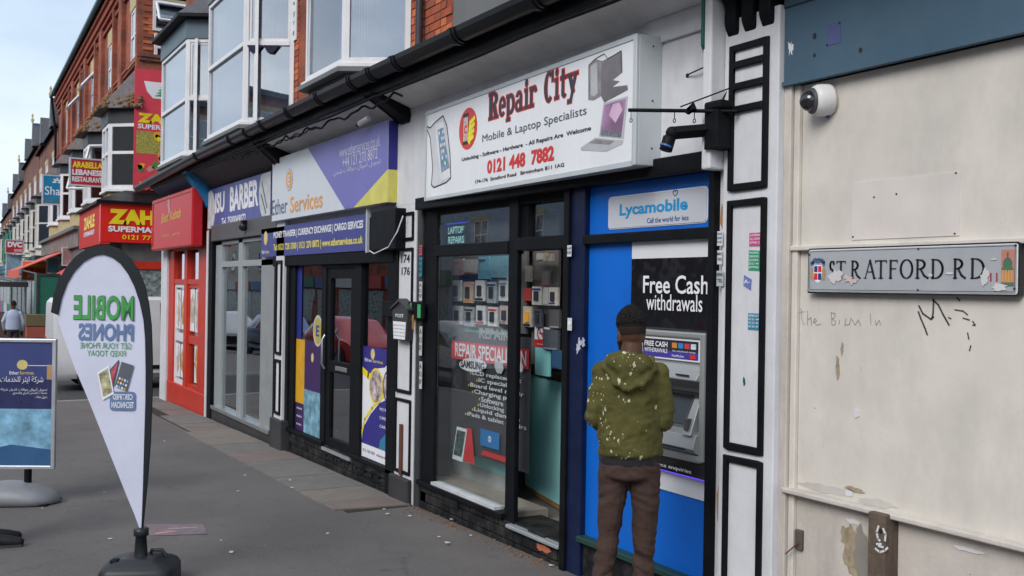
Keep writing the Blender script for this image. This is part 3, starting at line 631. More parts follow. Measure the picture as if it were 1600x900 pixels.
# stall riser of painted bricks: pieces
m = MB(); m.box(XA, XD, .0, .3, gz(-7)-.06, .16); srs = m.build('stall_riser', sblack, rs)
m = MB(); m.box(XA, XM0, -.045, .1, .16, .2); m.build('cill', black, rs, bevel=.005)
m = MB(); m.box(XB, XM0-.12, -.03, .05, .2, .222); m.build('metal_strip', mat('pale_strip', (.5, .52, .55), .4), rs)
m = MB(); m.box(XM1-.03, UX(883, .03), -.06, .3, .125, .15); m.build('threshold', mat('threshold', (.33, .36, .38), .4, metal=.3), rs, bevel=.004)
R = random.Random(9); r_ = 0; z = -.045
while z < .15:
    x = XA+.02+(.11 if r_ % 2 else 0)
    while x < XD-.1:
        zt_ = .155 if x < XM0 else .122
        if z+.066 < zt_+.02 and z > gz(x)-.09:
            m = MB(); m.box(x, min(x+.213, XD), -.014-R.uniform(0, .004), .01, max(z, gz(x)-.02), min(z+.066, zt_))
            m.build('painted_brick', sblack, srs, bevel=.003)
        x += .225
    z += .075; r_ += 1
for px, py in ((705, 786), (837, 838)):
    a, b = U(px, py, .02); m = MB(); m.box(a-.10, a+.12, -.026, -.016, b-.035, b+.035)
    for k in range(4): m.box(a-.09, a+.11, -.032, -.026, b-.028+k*.017, b-.022+k*.017)
    m.build('air_brick', sblack, srs, bevel=.002)
m = MB(); m.ppoly(FA, splat(FA, *U(849, 857, .02), .075, .028, 4), .0185, .021); m.build('flaked_patch', mat('bare_brick', (.42, .13, .07), .9, var=.2), srs)
m = MB(); 
for (px, py, ra, rb, sd_) in ((905, 540, .028, .035, 2), (912, 535, .018, .02, 6)): m.ppoly(FA, splat(FA, *U(px, py, .03), ra, rb, sd_, rough=.8), .031, .033)
m.build('torn_paper', mat('torn_paper', (.45, .47, .58), .7), rs)
sticker('sticker', 'small white label on the door post under the repair sign', FA, FA.rect(886.5, 401, 893.5, 383, .05), .051, '', ['call', 'us'], mat('sticker_white2', (.6, .62, .66), .5), tm=blk)
sticker('sticker', 'plain white label halfway down the door post', FA, FA.rect(887, 516, 894, 497, .05), .051, '', ['.'], mat('sticker_white3', (.6, .6, .6), .5), tm=whitec)
sticker('sticker', 'white printed sticker above another on the post right of the blue panel', FA, FA.rect(1121, 384, 1130, 361, .06), .061, '', ['POUND', 'LEND', '0121'], MATS['sticker_white2'], tm=navy)
sticker('sticker', 'white printed sticker below another on the post right of the blue panel', FA, FA.rect(1121, 413, 1129, 391, .06), .061, '', ['MAN', 'VAN'], MATS['sticker_white3'], tm=blk)
sticker('sticker', 'crumpled grey poster scrap on the post right of the free cash sign', FA, FA.rect(1120, 447, 1131, 423, .06), .061, '', ['REPAIR', 'TEL'], mat('sticker_grey', (.42, .45, .47), .5), tm=blk)
# ATM bay blue panels
XL, XR = XE, -4.03; zb1 = U(1020, 369)[1]
zbt = 2.46; m = MB(); m.box(XL, XR, .012, .05, zb1+.03, zbt); up_ = m.build('upper_panel', blue, rs)
m = MB(); m.box(XL-.02, XR, -.035, .02, zb1-.03, zb1+.03); m.build('bay_transom', black, rs, bevel=.006)
zbl = U(1000, 870)[1]
for q in ((XL, UX(995), zbl, zb1-.03), (UX(995), XR, zbl, .83)): m = MB(); m.box(q[0], q[1], .012, .05, q[2], q[3]); m.build('lower_panel', blue, rs)
m = MB(); m.box(XL, XR, -.06, .03, zbl-.035, zbl); m.build('ledge', mat('ledge_green', (.015, .05, .042), .5, chips=.35, ccol=(.03, .02, .02)), rs, bevel=.004)
m = MB(); m.box(XL, XR, .0, .2, gz(-4)-.1, zbl-.035); m.build('bay_base', sblack, rs)
xw0 = UX(986); A0, A1 = UX(1002, .02), XR-.012; Z0, Z1 = U(1100, 722, .02)[1], U(1100, 520, .02)[1]; zws = U(1070, 775)[1]
for q in ((xw0, A0+.01, zws, zb1-.03), (A1-.01, XR, zws, zb1-.03), (A0+.01, A1-.01, Z1-.01, zb1-.03), (A0+.01, A1-.01, zws, Z0+.01)): m = MB(); m.box(q[0], q[1], .004, .012, q[2], q[3]); m.build('white_surround', whitev, rs)
# Lycamobile sign
ly = thing('mobile_brand_sign', 'grey rounded sign with blue lettering on the upper blue panel', 'sign', (-4.6, 0, 2.2))
a0, b0, a1, b1 = U(955, 0)[0], U(955, 357)[1], U(1108, 0)[0], U(1108, 291)[1]
m = MB(); m.ppoly(FA, rrect(a0, b0, a1, b1, .025), -.010, -.004); m.build('panel', mat('sign_silver', (.52, .54, .60), .4, var=.03), ly)
m = MB(); fr_ = rrect(a0-.006, b0-.006, a1+.006, b1+.006, .03); m.ppoly(FA, fr_, -.0115, -.008); m.build('border', whitec, ly)
lb = mat('lyca_blue', (.01, .28, .60), .4)
w_, h_ = a1-a0, b1-b0
text('Lycamobile', lb, ly, FA, (a0+.13*w_, b0+.28*h_, a0+.83*w_, b0+.76*h_), -.0025, .03)
text('Call the world for less', mat('lyca_navy', (.01, .08, .26), .4), ly, FA, (a0+.43*w_, b0+.08*h_, a0+.84*w_, b0+.24*h_), -.0025, .012)
m = MB(); hc = (a0+.71*w_, b0+.76*h_)
pts = [(hc[0]+.020*math.sin(t)**3*1.0, hc[1]+.03+.0013*(13*math.cos(t)-5*math.cos(2*t)-2*math.cos(3*t)-math.cos(4*t))) for t in [math.pi+.55+(2*math.pi-1.1)*k/24 for k in range(25)]]
stroke(m, FA, pts, .004, -.003, -.0015); m.build('heart_outline', MATS['lyca_navy'], ly)
# free cash board
fc = thing('free_cash_sign', 'glossy black board reading Free Cash withdrawals above the cash machine', 'sign', (-4.3, 0, 1.6))
cA0, cB0, cA1, cB1 = UX(990, .01, 450), U(1050, 513, .01)[1], XR-.003, U(1050, 403, .01)[1]
m = MB(); gx, gzn = 18, 10
vs = []
for j in range(gzn+1):
    for i in range(gx+1):
        t = .0018*math.sin(i*.8+j*.5)*math.sin(j*.9)+.001*math.sin(i*1.9-j*1.1); vs.append((cA0+(cA1-cA0)*i/gx, -.028-t, cB0+(cB1-cB0)*j/gzn))
m.add(vs, [(j*(gx+1)+i, j*(gx+1)+i+1, (j+1)*(gx+1)+i+1, (j+1)*(gx+1)+i) for j in range(gzn) for i in range(gx)], True)
m.box(cA0, cA1, -.024, .004, cB0, cB1); m.build('board', mat('gloss_black_acrylic', (.008, .009, .012), .08, var=.1, rvar=.03, spec=.7), fc)
text('Free Cash', whitec, fc, FA, FA.rect(1004, 458, 1106, 430, .04), .037, .012); text('withdrawals', whitec, fc, FA, FA.rect(1009, 484, 1097, 461, .04), .037, .005)
# ATM
at = thing('cash_machine', 'grey wall cash machine with free cash header, screen, keypad and slots', 'cash machine', (-4.3, 0, .85))
atg = mat('atm_grey', (.32, .33, .335), .42, metal=.35, var=.05); atd = mat('atm_dark', (.07, .075, .08), .45)
A0, A1 = UX(1002, .02), XR-.012; Z0, Z1 = U(1100, 722, .02)[1], U(1100, 520, .02)[1]
WA = A1-A0; HA = Z1-Z0
m = MB(); frame(m, FA, A0, Z0, A1, Z1, .035, -.005, .06); m.build('surround', atg, at, bevel=.01)
m = MB(); m.box(A0+.035, A1-.035, -.035, .0, Z1-.24*HA-.02, Z1-.03); m.build('header_housing', atg, at, bevel=.006)
ha, hb = A0+.05, A1-.05; hz0, hz1 = Z1-.235*HA, Z1-.055*HA
m = MB(); m.box(ha, hb, -.046, -.035, hz0, hz1); m.build('header_frame', whitec, at, bevel=.003)
m = MB(); m.box(ha+.012, hb-.012, -.049, -.046, hz0+.05, hz1-.012); m.build('header_screen', mat('header_dark', (.03, .03, .045), .2), at)
m = MB(); m.box(ha+.012, hb-.012, -.049, -.046, hz0+.012, hz0+.05); m.build('header_band', mat('header_blue', (.06, .05, .30), .25), at)
hw = hb-ha
text('FREE CASH', whitec, at, FA, (ha+.03, hz1-.055, ha+.47*hw, hz1-.025), .0515, .02); text('WITHDRAWALS', whitec, at, FA, (ha+.03, hz1-.088, ha+.47*hw, hz1-.064), .0515, .01)
for i, c_ in enumerate(((.6, .22, .04), (.03, .2, .5), (.5, .05, .06), (.55, .6, .65))):
    x = ha+hw*(.55+.105*i); m = MB(); m.box(x, x+.04, -.052, -.049, hz1-.055, hz1-.026); m.build('card_logo', mat('logo_%s' % 'abcd'[i], c_, .4, var=.2, scale=90), at)
text('No withdrawal charge', whitec, at, FA, (ha+hw*.56, hz1-.078, hb-.03, hz1-.066), .0515, .0); text('NoteMachine', whitec, at, FA, (ha+hw*.55, hz0+.02, ha+hw*.75, hz0+.034), .0515)
m = MB(); m.box(hb-.075, hb-.03, -.052, -.049, hz0+.018, hz0+.04); m.build('link_logo', red, at)
# sloping fascia with recess
def atp(t, d): return (Z1-HA*t, -d)
prof = [(.255, .035), (.30, .05), (.36, .085), (.375, .085), (.39, .0), (.46, -.06), (.50, -.07), (.76, .02), (.80, .08), (.90, .10), (.935, .075), (.965, .02), (.965, -.12), (.255, -.12)]
m = MB(); m.prism([(A0+.036, -d, Z1-HA*t) for t, d in prof], (WA-.072, 0, 0)); m.build('fascia', atg, at, bevel=.003)
def onprof(x0, x1, t0, t1, lift, th, mt, nm):  # slab lying on the sloped screen face
    (ta, da), (tb, db) = (.50, -.07), (.76, .02)
    def P(x, t, e): 
        k = (t-ta)/(tb-ta); d = da+(db-da)*k; n = V((0, -(HA*(tb-ta)), (db-da))).normalized(); return V((x, -d, Z1-HA*t))+n*e
    m = MB(); m.hexa([P(x0, t1, lift), P(x1, t1, lift), P(x1, t0, lift), P(x0, t0, lift), P(x0, t1, lift+th), P(x1, t1, lift+th), P(x1, t0, lift+th), P(x0, t0, lift+th)]); return m.build(nm, mt, at, bevel=.002)
onprof(A0+.12*WA, A0+.72*WA, .495, .77, .001, .006, atd, 'screen_bezel'); onprof(A0+.17*WA, A0+.66*WA, .52, .745, .0075, .004, mat('atm_screen', (.02, .027, .033), .15, rvar=.05), 'screen')
for i in range(4): onprof(A0+.075*WA, A0+.105*WA, .60+.04*i, .62+.04*i, .001, .01, steel, 'side_key'); onprof(A0+.74*WA, A0+.78*WA, .60+.04*i, .62+.04*i, .001, .01, steel, 'side_key')
m = MB(); m.hexa([(A1-.13, -.10, Z1-HA*.80), (A1-.06, -.10, Z1-HA*.80), (A1-.06, .02, Z1-HA*.80), (A1-.13, .02, Z1-HA*.80), (A1-.11, -.03, Z1-HA*.52), (A1-.06, -.03, Z1-HA*.52), (A1-.06, .08, Z1-HA*.52), (A1-.11, .08, Z1-HA*.52)]); m.build('card_reader', atg, at, bevel=.004)
m = MB(); m.box(A1-.108, A1-.08, -.105, -.06, Z1-HA*.76, Z1-HA*.67); m.build('card_slot', atd, at, bevel=.003)
m = MB(); m.box(A1-.20, A1-.09, -.0865, -.084, Z1-HA*.345, Z1-HA*.33); m.build('receipt_slot', blk, at)
for i in range(4):
    for j in range(4):
        x = A0+.10+.035*i; t_ = .82+.020*j; d_ = .085+.012*j/4*1.2; z = Z1-HA*t_
        m = MB(); m.box(x, x+.027, -(d_+.012), -(d_-.006), z-.009, z+.002); m.build('key', steel, at, bevel=.002)
m = MB(); m.box(A0+.08*WA, A1-.1, -.104, -.099, Z1-HA*.915, Z1-HA*.90); m.build('cash_slot', blk, at)
eb = thing('enquiries_strip', 'narrow black strip reading balance enquiries under the cash machine', 'sign', (-4.3, 0, .8))
e0, e1 = U(1080, 744, .02)[1], Z0-.003
m = MB(); m.box(xw0+.03, XR-.003, -.04, .004, e0, e1); m.build('strip', MATS['gloss_black_acrylic'], eb)
text('Free balance enquiries', whitec, eb, FA, (UX(1000, .04), e0+.012, UX(1085, .04), e0+.038), .042, .0)
m = MB(); m.box(xw0+.05, XR-.02, -.0, .010, e0-.012, e0-.001); m.build('light_strip', mat('violet_led', (.12, .04, .9), .4, emit=3.0), eb)
# ---------- interior of the repair shop
ro = MB(); ro.box(-7.95, -5.2, 3.8, 3.9, 0, 2.6); ro.box(-8.05, -7.96, .08, 3.9, 0, 2.6); ro.box(-5.2, -5.1, .3, 3.9, 0, 2.6); ro.box(-8.05, -5.1, .1, 3.9, 2.47, 2.52)
ro.build('inner_wall', mat('inner_wall', (.30, .30, .31), .8), rs)
m = MB(); m.box(-7.95, -5.2, .1, 3.8, .02, .124); m.build('inner_floor', mat('inner_floor', (.14, .14, .14), .7, var=.2), rs)
m = MB(); m.box(-7.95, XM0, .06, .36, .13, .2); m.build('window_shelf', mat('laminate', (.30, .27, .23), .5, var=.2, scale=3), rs)
m = MB(); m.box(-7.95, XM0-.5, .36, .38, .2, .33); m.build('shelf_skirting', mat('grey_skirting', (.38, .40, .40), .5), rs)
m = MB(); m.box(-7.95, XM0-.5, .36, .375, .33, 1.47); m.build('back_board', teal, rs)
m = MB(); m.box(-7.80, -7.62, .10, .13, .2, 2.12); m.build('side_board', mat('side_board', (.34, .33, .28), .6), rs)
m = MB(); m.box(-7.87, XM0-.35, .355, .375, 1.47, 2.42); m.build('display_board', mat('display_dark', (.10, .10, .11), .7), rs)
mat('print_grey2', (.3, .3, .32), .5)
IP = Pl((0, .16, 0), (1, 0, 0))
def hang(pl, px0, py0, px1, py1, col, label, name='accessory_pack', grp='phone accessory packs in the repair shop', dep=.02, inner=None, lines=None):
    a0, b0, a1, b1 = pl.rect(px0, py0, px1, py1)
    t = thing(name, label, 'phone accessory', pl.pt((a0+a1)/2, b0, 0), group=grp)
    m = MB(); m.pbox(pl, a0, b0, a1, b1, -dep, 0); m.build('card', mat('pack_%02x%02x%02x' % tuple(int(c*99) for c in col), col, .4, var=.15, scale=30), t)
    w, h = a1-a0, b1-b0
    if inner: m = MB(); m.ppoly(pl, rrect(a0+w*.3, b0+h*.22, a1-w*.3, b1-h*.25, w*.06), .0, .012); m.build('phone_case', inner, t)
    m = MB(); q_ = random.Random(int(px0*7)); y_ = q_.choice((.03, .08, .80)); m.pbox(pl, a0+w*.05, b0+h*y_, a1-w*q_.uniform(.05, .4), b0+h*(y_+q_.uniform(.05, .12)), 0, .003); m.build('label_strip', q_.choice((org, navy, blk, blk, red, MATS['print_grey2'])), t)
    return t
hp = Pl((0, .30, 0), (1, 0, 0)); dk = mat('case_dark', (.03, .04, .06), .3); R = random.Random(11)
ords = ['leftmost', 'second', 'third', 'fourth', 'fifth', 'rightmost']
for r, (y1, y0, nm) in enumerate(((438, 470, 'upper'), (478, 506, 'lower'))):
    for i in range(5):
        x = 705+i*18.5+r*1.5; col = ((.70, .70, .70), (.62, .45, .40), (.75, .75, .75), (.40, .44, .48), (.72, .72, .74))[(i+r*2) % 5]
        hang(hp, x, y0+3*(i % 2), x+15, y1+2*(i % 2), col, '%s accessory pack from the left in the %s row hung in the repair shop window' % (ords[i] if i < 4 else 'fifth', nm), inner=dk)
for i, c_ in enumerate(((.50, .35, .36), (.5, .5, .5), (.16, .42, .60), (.20, .45, .58))):
    x = 704+[0, 20, 43, 62][i]; a = hang(hp, x, [430, 428, 436, 438][i], x+[20, 22, 18, 34][i], [404, 405, 400, 399][i], c_, ['pink lettered flyer', 'white printed flyer', 'blue poster with white box', 'blue and yellow poster'][i]+' taped at the top of the repair shop window', name='window_flyer', grp=None)
    a['category'] = 'flyer'
ip2 = Pl((0, .34, 0), (1, 0, 0))
for i, (x0, y0, x1, y1, c_, inn) in enumerate(((818, 470, 830, 450, (.35, .04, .04), None), (831, 476, 846, 448, (.55, .54, .52), dk), (848, 477, 856, 449, (.5, .5, .5), None), (857, 477, 871, 449, (.52, .5, .48), dk), (817, 510, 831, 479, (.42, .38, .33), org), (838, 408, 852, 395, (.35, .34, .31), None), (854, 408, 863, 396, (.3, .3, .28), None), (834, 510, 846, 484, (.09, .1, .12), dk), (858, 512, 874, 484, (.08, .08, .09), None), (846, 445, 856, 424, (.12, .12, .13), None), (820, 440, 829, 415, (.2, .2, .19), None), (848, 545, 872, 516, (.07, .08, .1), None), (862, 575, 880, 548, (.03, .08, .16), None))):
    hang(ip2, x0, y0, x1, y1, c_, ['red boxed accessory beside the middle post inside the doorway', 'white case box with black case seen through the doorway', 'narrow white box between two case boxes inside the doorway', 'white case box printed with a face inside the doorway', 'cream case pack with orange case inside the doorway', 'beige box on the top shelf inside the doorway', 'small beige box right of another on the top shelf inside the doorway', 'dark case pack right of the orange case inside the doorway', 'black pack below the face printed box', 'dark grey pack under the top shelf boxes', 'grey pack hanging beside the middle post', 'dark box above the dark blue box behind the counter', 'dark blue box standing behind the counter'][i], inner=inn)
for k_, z in enumerate((1.28, 1.62, 1.98)):
    pass
m = MB(); m.box(XM0-.34, -6.18, .40, .42, 1.24, 2.4); m.build('display_board', MATS['display_dark'], rs)
# repair poster
po = thing('repair_poster', 'black hanging poster listing phone repairs with a red heading in the shop window', 'poster', (-6.8, .16, .6))
PA, PB = IP.rect(704, 713, 829, 520)[0::2]; pz0, pz1 = IP.un(750, 716)[1], IP.un(750, 520)[1]
m = MB(); n = 16; vs = []
for j in range(9):
    for i in range(n+1):
        u = i/n; v_ = j/8; vs.append((PA+(PB-PA)*u+-.01*math.sin(v_*3)*(1-u), .165+.003*math.sin(v_*6+u*3), pz0+(pz1-pz0)*v_))
m.add(vs, [(j*(n+1)+i, j*(n+1)+i+1, (j+1)*(n+1)+i+1, (j+1)*(n+1)+i) for j in range(8) for i in range(n)], True); m.build('sheet', mat('poster_black', (.055, .054, .06), .35, var=.15, scale=4), po)
c = .016
m = MB(); m.pbox(IP, *IP.rect(708, 559, 829, 546), c-.002, c); m.build('heading_band', red, po)
text('REPAIR SPECIALIST IN', whitec, po, IP, IP.rect(714, 556, 826, 548.5), c+.003, .02)
text('REPAIR', mat('print_grey', (.3, .3, .3), .5), po, IP, IP.rect(752, 528, 800, 516), c+.003, .03)
ca, cb_ = IP.un(741, 570); m = MB(); m.ppoly(IP, ell(IP, ca, cb_, .23, .055, rot=.05), c-.001, c+.001); m.build('logo_oval', whitec, po)
text('SAMSUNG', blk, po, IP, IP.rect(723, 573.5, 760, 567), c+.003, .03)
ca, cb_ = IP.un(783, 572); m = MB(); m.ppoly(IP, [(ca+x*.085, cb_+z*.058) for x, z in ((0, .55), (.35, .75), (.75, .6), (.62, .2), (.8, -.25), (.45, -.9), (.15, -1), (0, -.9), (-.15, -1), (-.45, -.9), (-.85, -.2), (-.85, .35), (-.5, .75), (-.2, .7))], c-.001, c+.001); m.ppoly(IP, [(ca+x*.085, cb_+z*.058) for x, z in ((.02, .8), (.1, 1.2), (.38, 1.4), (.3, 1.0))], c-.001, c+.001); m.build('fruit_logo', mat('print_silver', (.5, .52, .55), .4), po)
m = MB(); ca, cb_ = IP.un(817, 574); m.ppoly(IP, ell(IP, ca, cb_, .03, .035), c-.001, c+.001); m.build('logo_disc', whitec, po)
for i, (s, x0, x1, y) in enumerate((('LCD replacement', 741, 818, 589), ('IC specialists', 751, 812, 599), ('Board level repair', 738, 822, 609), ('Charging port', 744, 812, 618.5), ('Software', 755, 790, 628), ('Unlocking', 753, 791, 638), ('Liquid damage', 744, 816, 647), ('iPads & tablet repairs', 733, 826, 657))):
    a0, b0, a1, b1 = IP.rect(x0, y+3, x1, y-4); b0 = IP.un(770, y+3+ (770-770))[1]; b1 = b0+.042
    text(s, whitec, po, IP, (a0, b0, a1, b1), c+.003, .015)
    m = MB(); m.ppoly(IP, ell(IP, a0-.03, b0+.018, .008, .01, 8), c, c+.002); m.build('bullet', yel, po)
# poster phones picture
a, b = IP.un(723, 692); 
m = MB(); m.ppoly(IP, [(a+1.5*x, b+1.25*z) for x, z in ((-.10, -.12), (.02, -.12), (.07, .10), (-.05, .10))], c, c+.001); m.build('phone_picture', whitec, po)
m = MB(); m.ppoly(IP, [(a+1.5*x, b+1.25*z) for x, z in ((-.085, -.09), (.01, -.09), (.055, .08), (-.045, .08))], c+.0015, c+.0025); m.build('phone_picture', mat('photo_mosaic', (.05, .10, .09), .4, var=.9, scale=35), po)
m = MB(); m.ppoly(IP, [(a+1.5*x, b+1.25*z) for x, z in ((.03, -.11), (.16, -.11), (.12, .11), (.06, .11))], c+.0005, c+.001); m.build('phone_picture', red, po)
a, b = IP.un(768, 688); m = MB(); m.pbox(IP, a-.15, b-.055, a+.15, b+.075, c, c+.001); m.build('laptop_picture', mat('hp_blue', (.01, .18, .48), .4), po)
m = MB(); m.ppoly(IP, ell(IP, a, b+.01, .026, .026, 14), c+.0015, c+.002); m.build('logo_disc', whitec, po); text('hp', MATS['hp_blue'], po, IP, (a-.014, b-.006, a+.014, b+.026), c+.004, .01)
m = MB(); m.ppoly(IP, [(a-.14, b-.13), (a+.30, b-.13), (a+.24, b-.09), (a-.1, b-.09)], c, c+.001); m.build('red_panel', red, po)
# no smoking notice
ns = thing('no_smoking_sign', 'small white and red no smoking notice on a teal panel inside the doorway', 'sign', (-6.2, .36, 1.3)); NP = Pl((0, .36, 0), (1, 0, 0))
m = MB(); m.pbox(NP, *NP.rect(835, 541, 858, 512), -.01, 0); m.build('plate', whitec, ns); m = MB(); m.pbox(NP, *NP.rect(835, 541, 858, 532), 0, .002); m.build('red_band', red, ns)
a, b = NP.un(846, 521); m = MB(); pts = ell(NP, a, b, .052, .052, 20); stroke(m, NP, pts+[pts[0]], .012, .001, .003); stroke(m, NP, [(a-.036, b+.036), (a+.036, b-.036)], .011, .001, .003); m.build('ring', red, ns)
m = MB(); m.pbox(NP, a-.03, b-.006, a+.025, b+.005, .0005, .001); m.build('cigarette', blk, ns); text('No smoking', whitec, ns, NP, (a-.05, b-.088, a+.05, b-.074), .004)
m = MB(); m.pbox(NP, *NP.rect(835, 585, 858, 541), -.02, -.004); m.build('teal_panel', teal, ns)
# counter
ct = thing('shop_counter', 'pale teal counter with ochre edge just inside the open doorway', 'counter', (-5.7, .4, .13))
def _g(px, py, z): d = ray(px, py); return CP+d*((z-H0)/d.z)
_c0, _c1 = _g(876, 797, .14), _g(820, 764, .14); cpl = Pl((_c0.x, _c0.y, 0), (_c0-_c1)); aL = -(_c0-_c1).length; zc0, zc1 = .135, cpl.un(850, 590)[1]
m = MB(); m.pbox(cpl, aL, zc0+.04, 0, zc1, -.45, 0); m.build('front_panel', mat('counter_teal', (.36, .78, .80), .45, var=.03), ct)
m = MB(); m.pbox(cpl, 0.0, zc0, .03, zc1+.01, -.45, .004); m.build('edge_strip', mat('ochre_wood', (.35, .19, .06), .6), ct)
m = MB(); m.pbox(cpl, aL, zc1, .03, zc1+.025, -.46, .01); m.build('top', mat('dark_wood', (.05, .04, .03), .5), ct)
m = MB(); m.pbox(cpl, aL, zc0, 0, zc0+.04, -.44, -.004); m.build('kick_board', MATS['ochre_wood'], ct)
m = MB()
for k in range(7): z = zc0+.1+k*(zc1-zc0-.15)/6; m.pbox(cpl, .03, z, .036, z+.02, -.02, .0)
m.build('hinge_pin', blk, ct)
sp = thing('ceiling_spotlights', 'row of small lit spotlights just inside the head of the repair shop window', 'spotlights', (-6.6, .22, 2.4))
m = MB(); m.box(-7.5, -5.4, .20, .24, 2.43, 2.46); m.build('track', blackm, sp)
for k in range(9): X = -7.4+.24*k; m = MB(); m.lathe((X, .22, 2.43), [(.0, 0), (.034, 0), (.034, -.05), (.03, -.05), (.03, -.012), (.0, -.012)], 14); m.build('lamp_housing', blackm, sp); m = MB(); m.lathe((X, .22, 2.39), [(.0, -.004), (.028, -.004), (.028, .004), (.0, .004)], 12); m.build('bulb', mat('bulb_lit', (1, .93, .82), .4, emit=80), sp)  # door end of the row is added to light the counter
# LED sign in the transom light
ld = thing('led_sign', 'lit LED dot sign reading LAPTOP REPAIRS in the window above the shop transom', 'sign', (-7.3, .1, 2.2)); LP = Pl((0, .085, 0), (1, 0, 0))
led = mat('led_white', (.55, .95, .85), .4, emit=1.6); ledb = mat('led_blue', (.05, .08, .9), .4, emit=2.5)
r1 = LP.rect(700, 366, 724, 352.5); r2 = LP.rect(700, 381, 725, 368)
m = MB(); m.pbox(LP, r2[0]-.05, r2[1]-.04, r1[2]+.06, r1[3]+.04, -.03, -.005); m.build('panel', blk, ld)
text('LAPTOP', led, ld, LP, r1, .0, .012); text('REPAIRS', led, ld, LP, r2, .0, .012)
m = MB()
for k in range(14):
    a = r2[0]-.035+(r1[2]-r2[0]+.08)*k/13
    for b in (r2[1]-.025, r1[3]+.025): m.pbox(LP, a-.004, b-.004, a+.004, b+.004, -.004, .001)
m.build('dot', ledb, ld)

# ---------- Repair City sign box
rsn = thing('shop_sign', 'large white box sign with red shadowed lettering and pictures of phone and laptops', 'sign', (-6, -.1, 2.5))
_l, _r = UX(664.5, .10, 250), UX(995, .205, 150); SG = Pl((_l, -.10, 0), (_r-_l, -.105, 0)); SL = math.hypot(_r-_l, .105)
SZ0, SZ1 = SG.un(830, 286)[1], SG.un(830, 114)[1]
def sgu(px, py, c=.002): return SG.un(px, py, c)
m = MB(); q = [(_l, -.10), (_r, -.205), (_r+.012, -.035), (_l, -.035)]; m.prism([(x, y+(.012 if k < 2 else 0), SZ0) for k, (x, y) in enumerate(q)], (0, 0, SZ1-SZ0)); m.build('box', mat('sign_case', (.50, .54, .57), .4, metal=.1, var=.04, dirt=.2, dcol=(.3, .3, .28)), rsn, bevel=.006)
m = MB(); frame(m, SG, .0, SZ0, SL, SZ1, .030, -.012, .006); m.build('trim', MATS['sign_case'], rsn, bevel=.003)
m = MB(); m.pbox(SG, .03, SZ0+.03, SL-.03, SZ1-.03, -.012, 0); m.build('face', mat('sign_white', (.74, .76, .80), .25, var=.02, scale=2, dirt=.08), rsn)
for z in (SZ0+.10, SZ0+.5*(SZ1-SZ0), SZ1-.06): m = MB(); m.ball((_r+.008, -.10, z), .006, 6, 4); m.build('screw', blk, rsn)
dplum = mat('print_plum', (.045, .035, .05), .4); slg = mat('print_slategrey', (.06, .085, .10), .4)
def rt(s, x0, y0, x1, y1, mt, bold=0, c=.003, **k): return text(s, mt, rsn, SG, SG.rect(x0, y0, x1, y1), c, bold, **k)
bl = .5*(sgu(764, 189)[1]+sgu(850, 160)[1]); cp = .5*(sgu(766, 148)[1]+sgu(852, 113)[1])+.002; CH = cp-bl; xh = bl+.70*CH
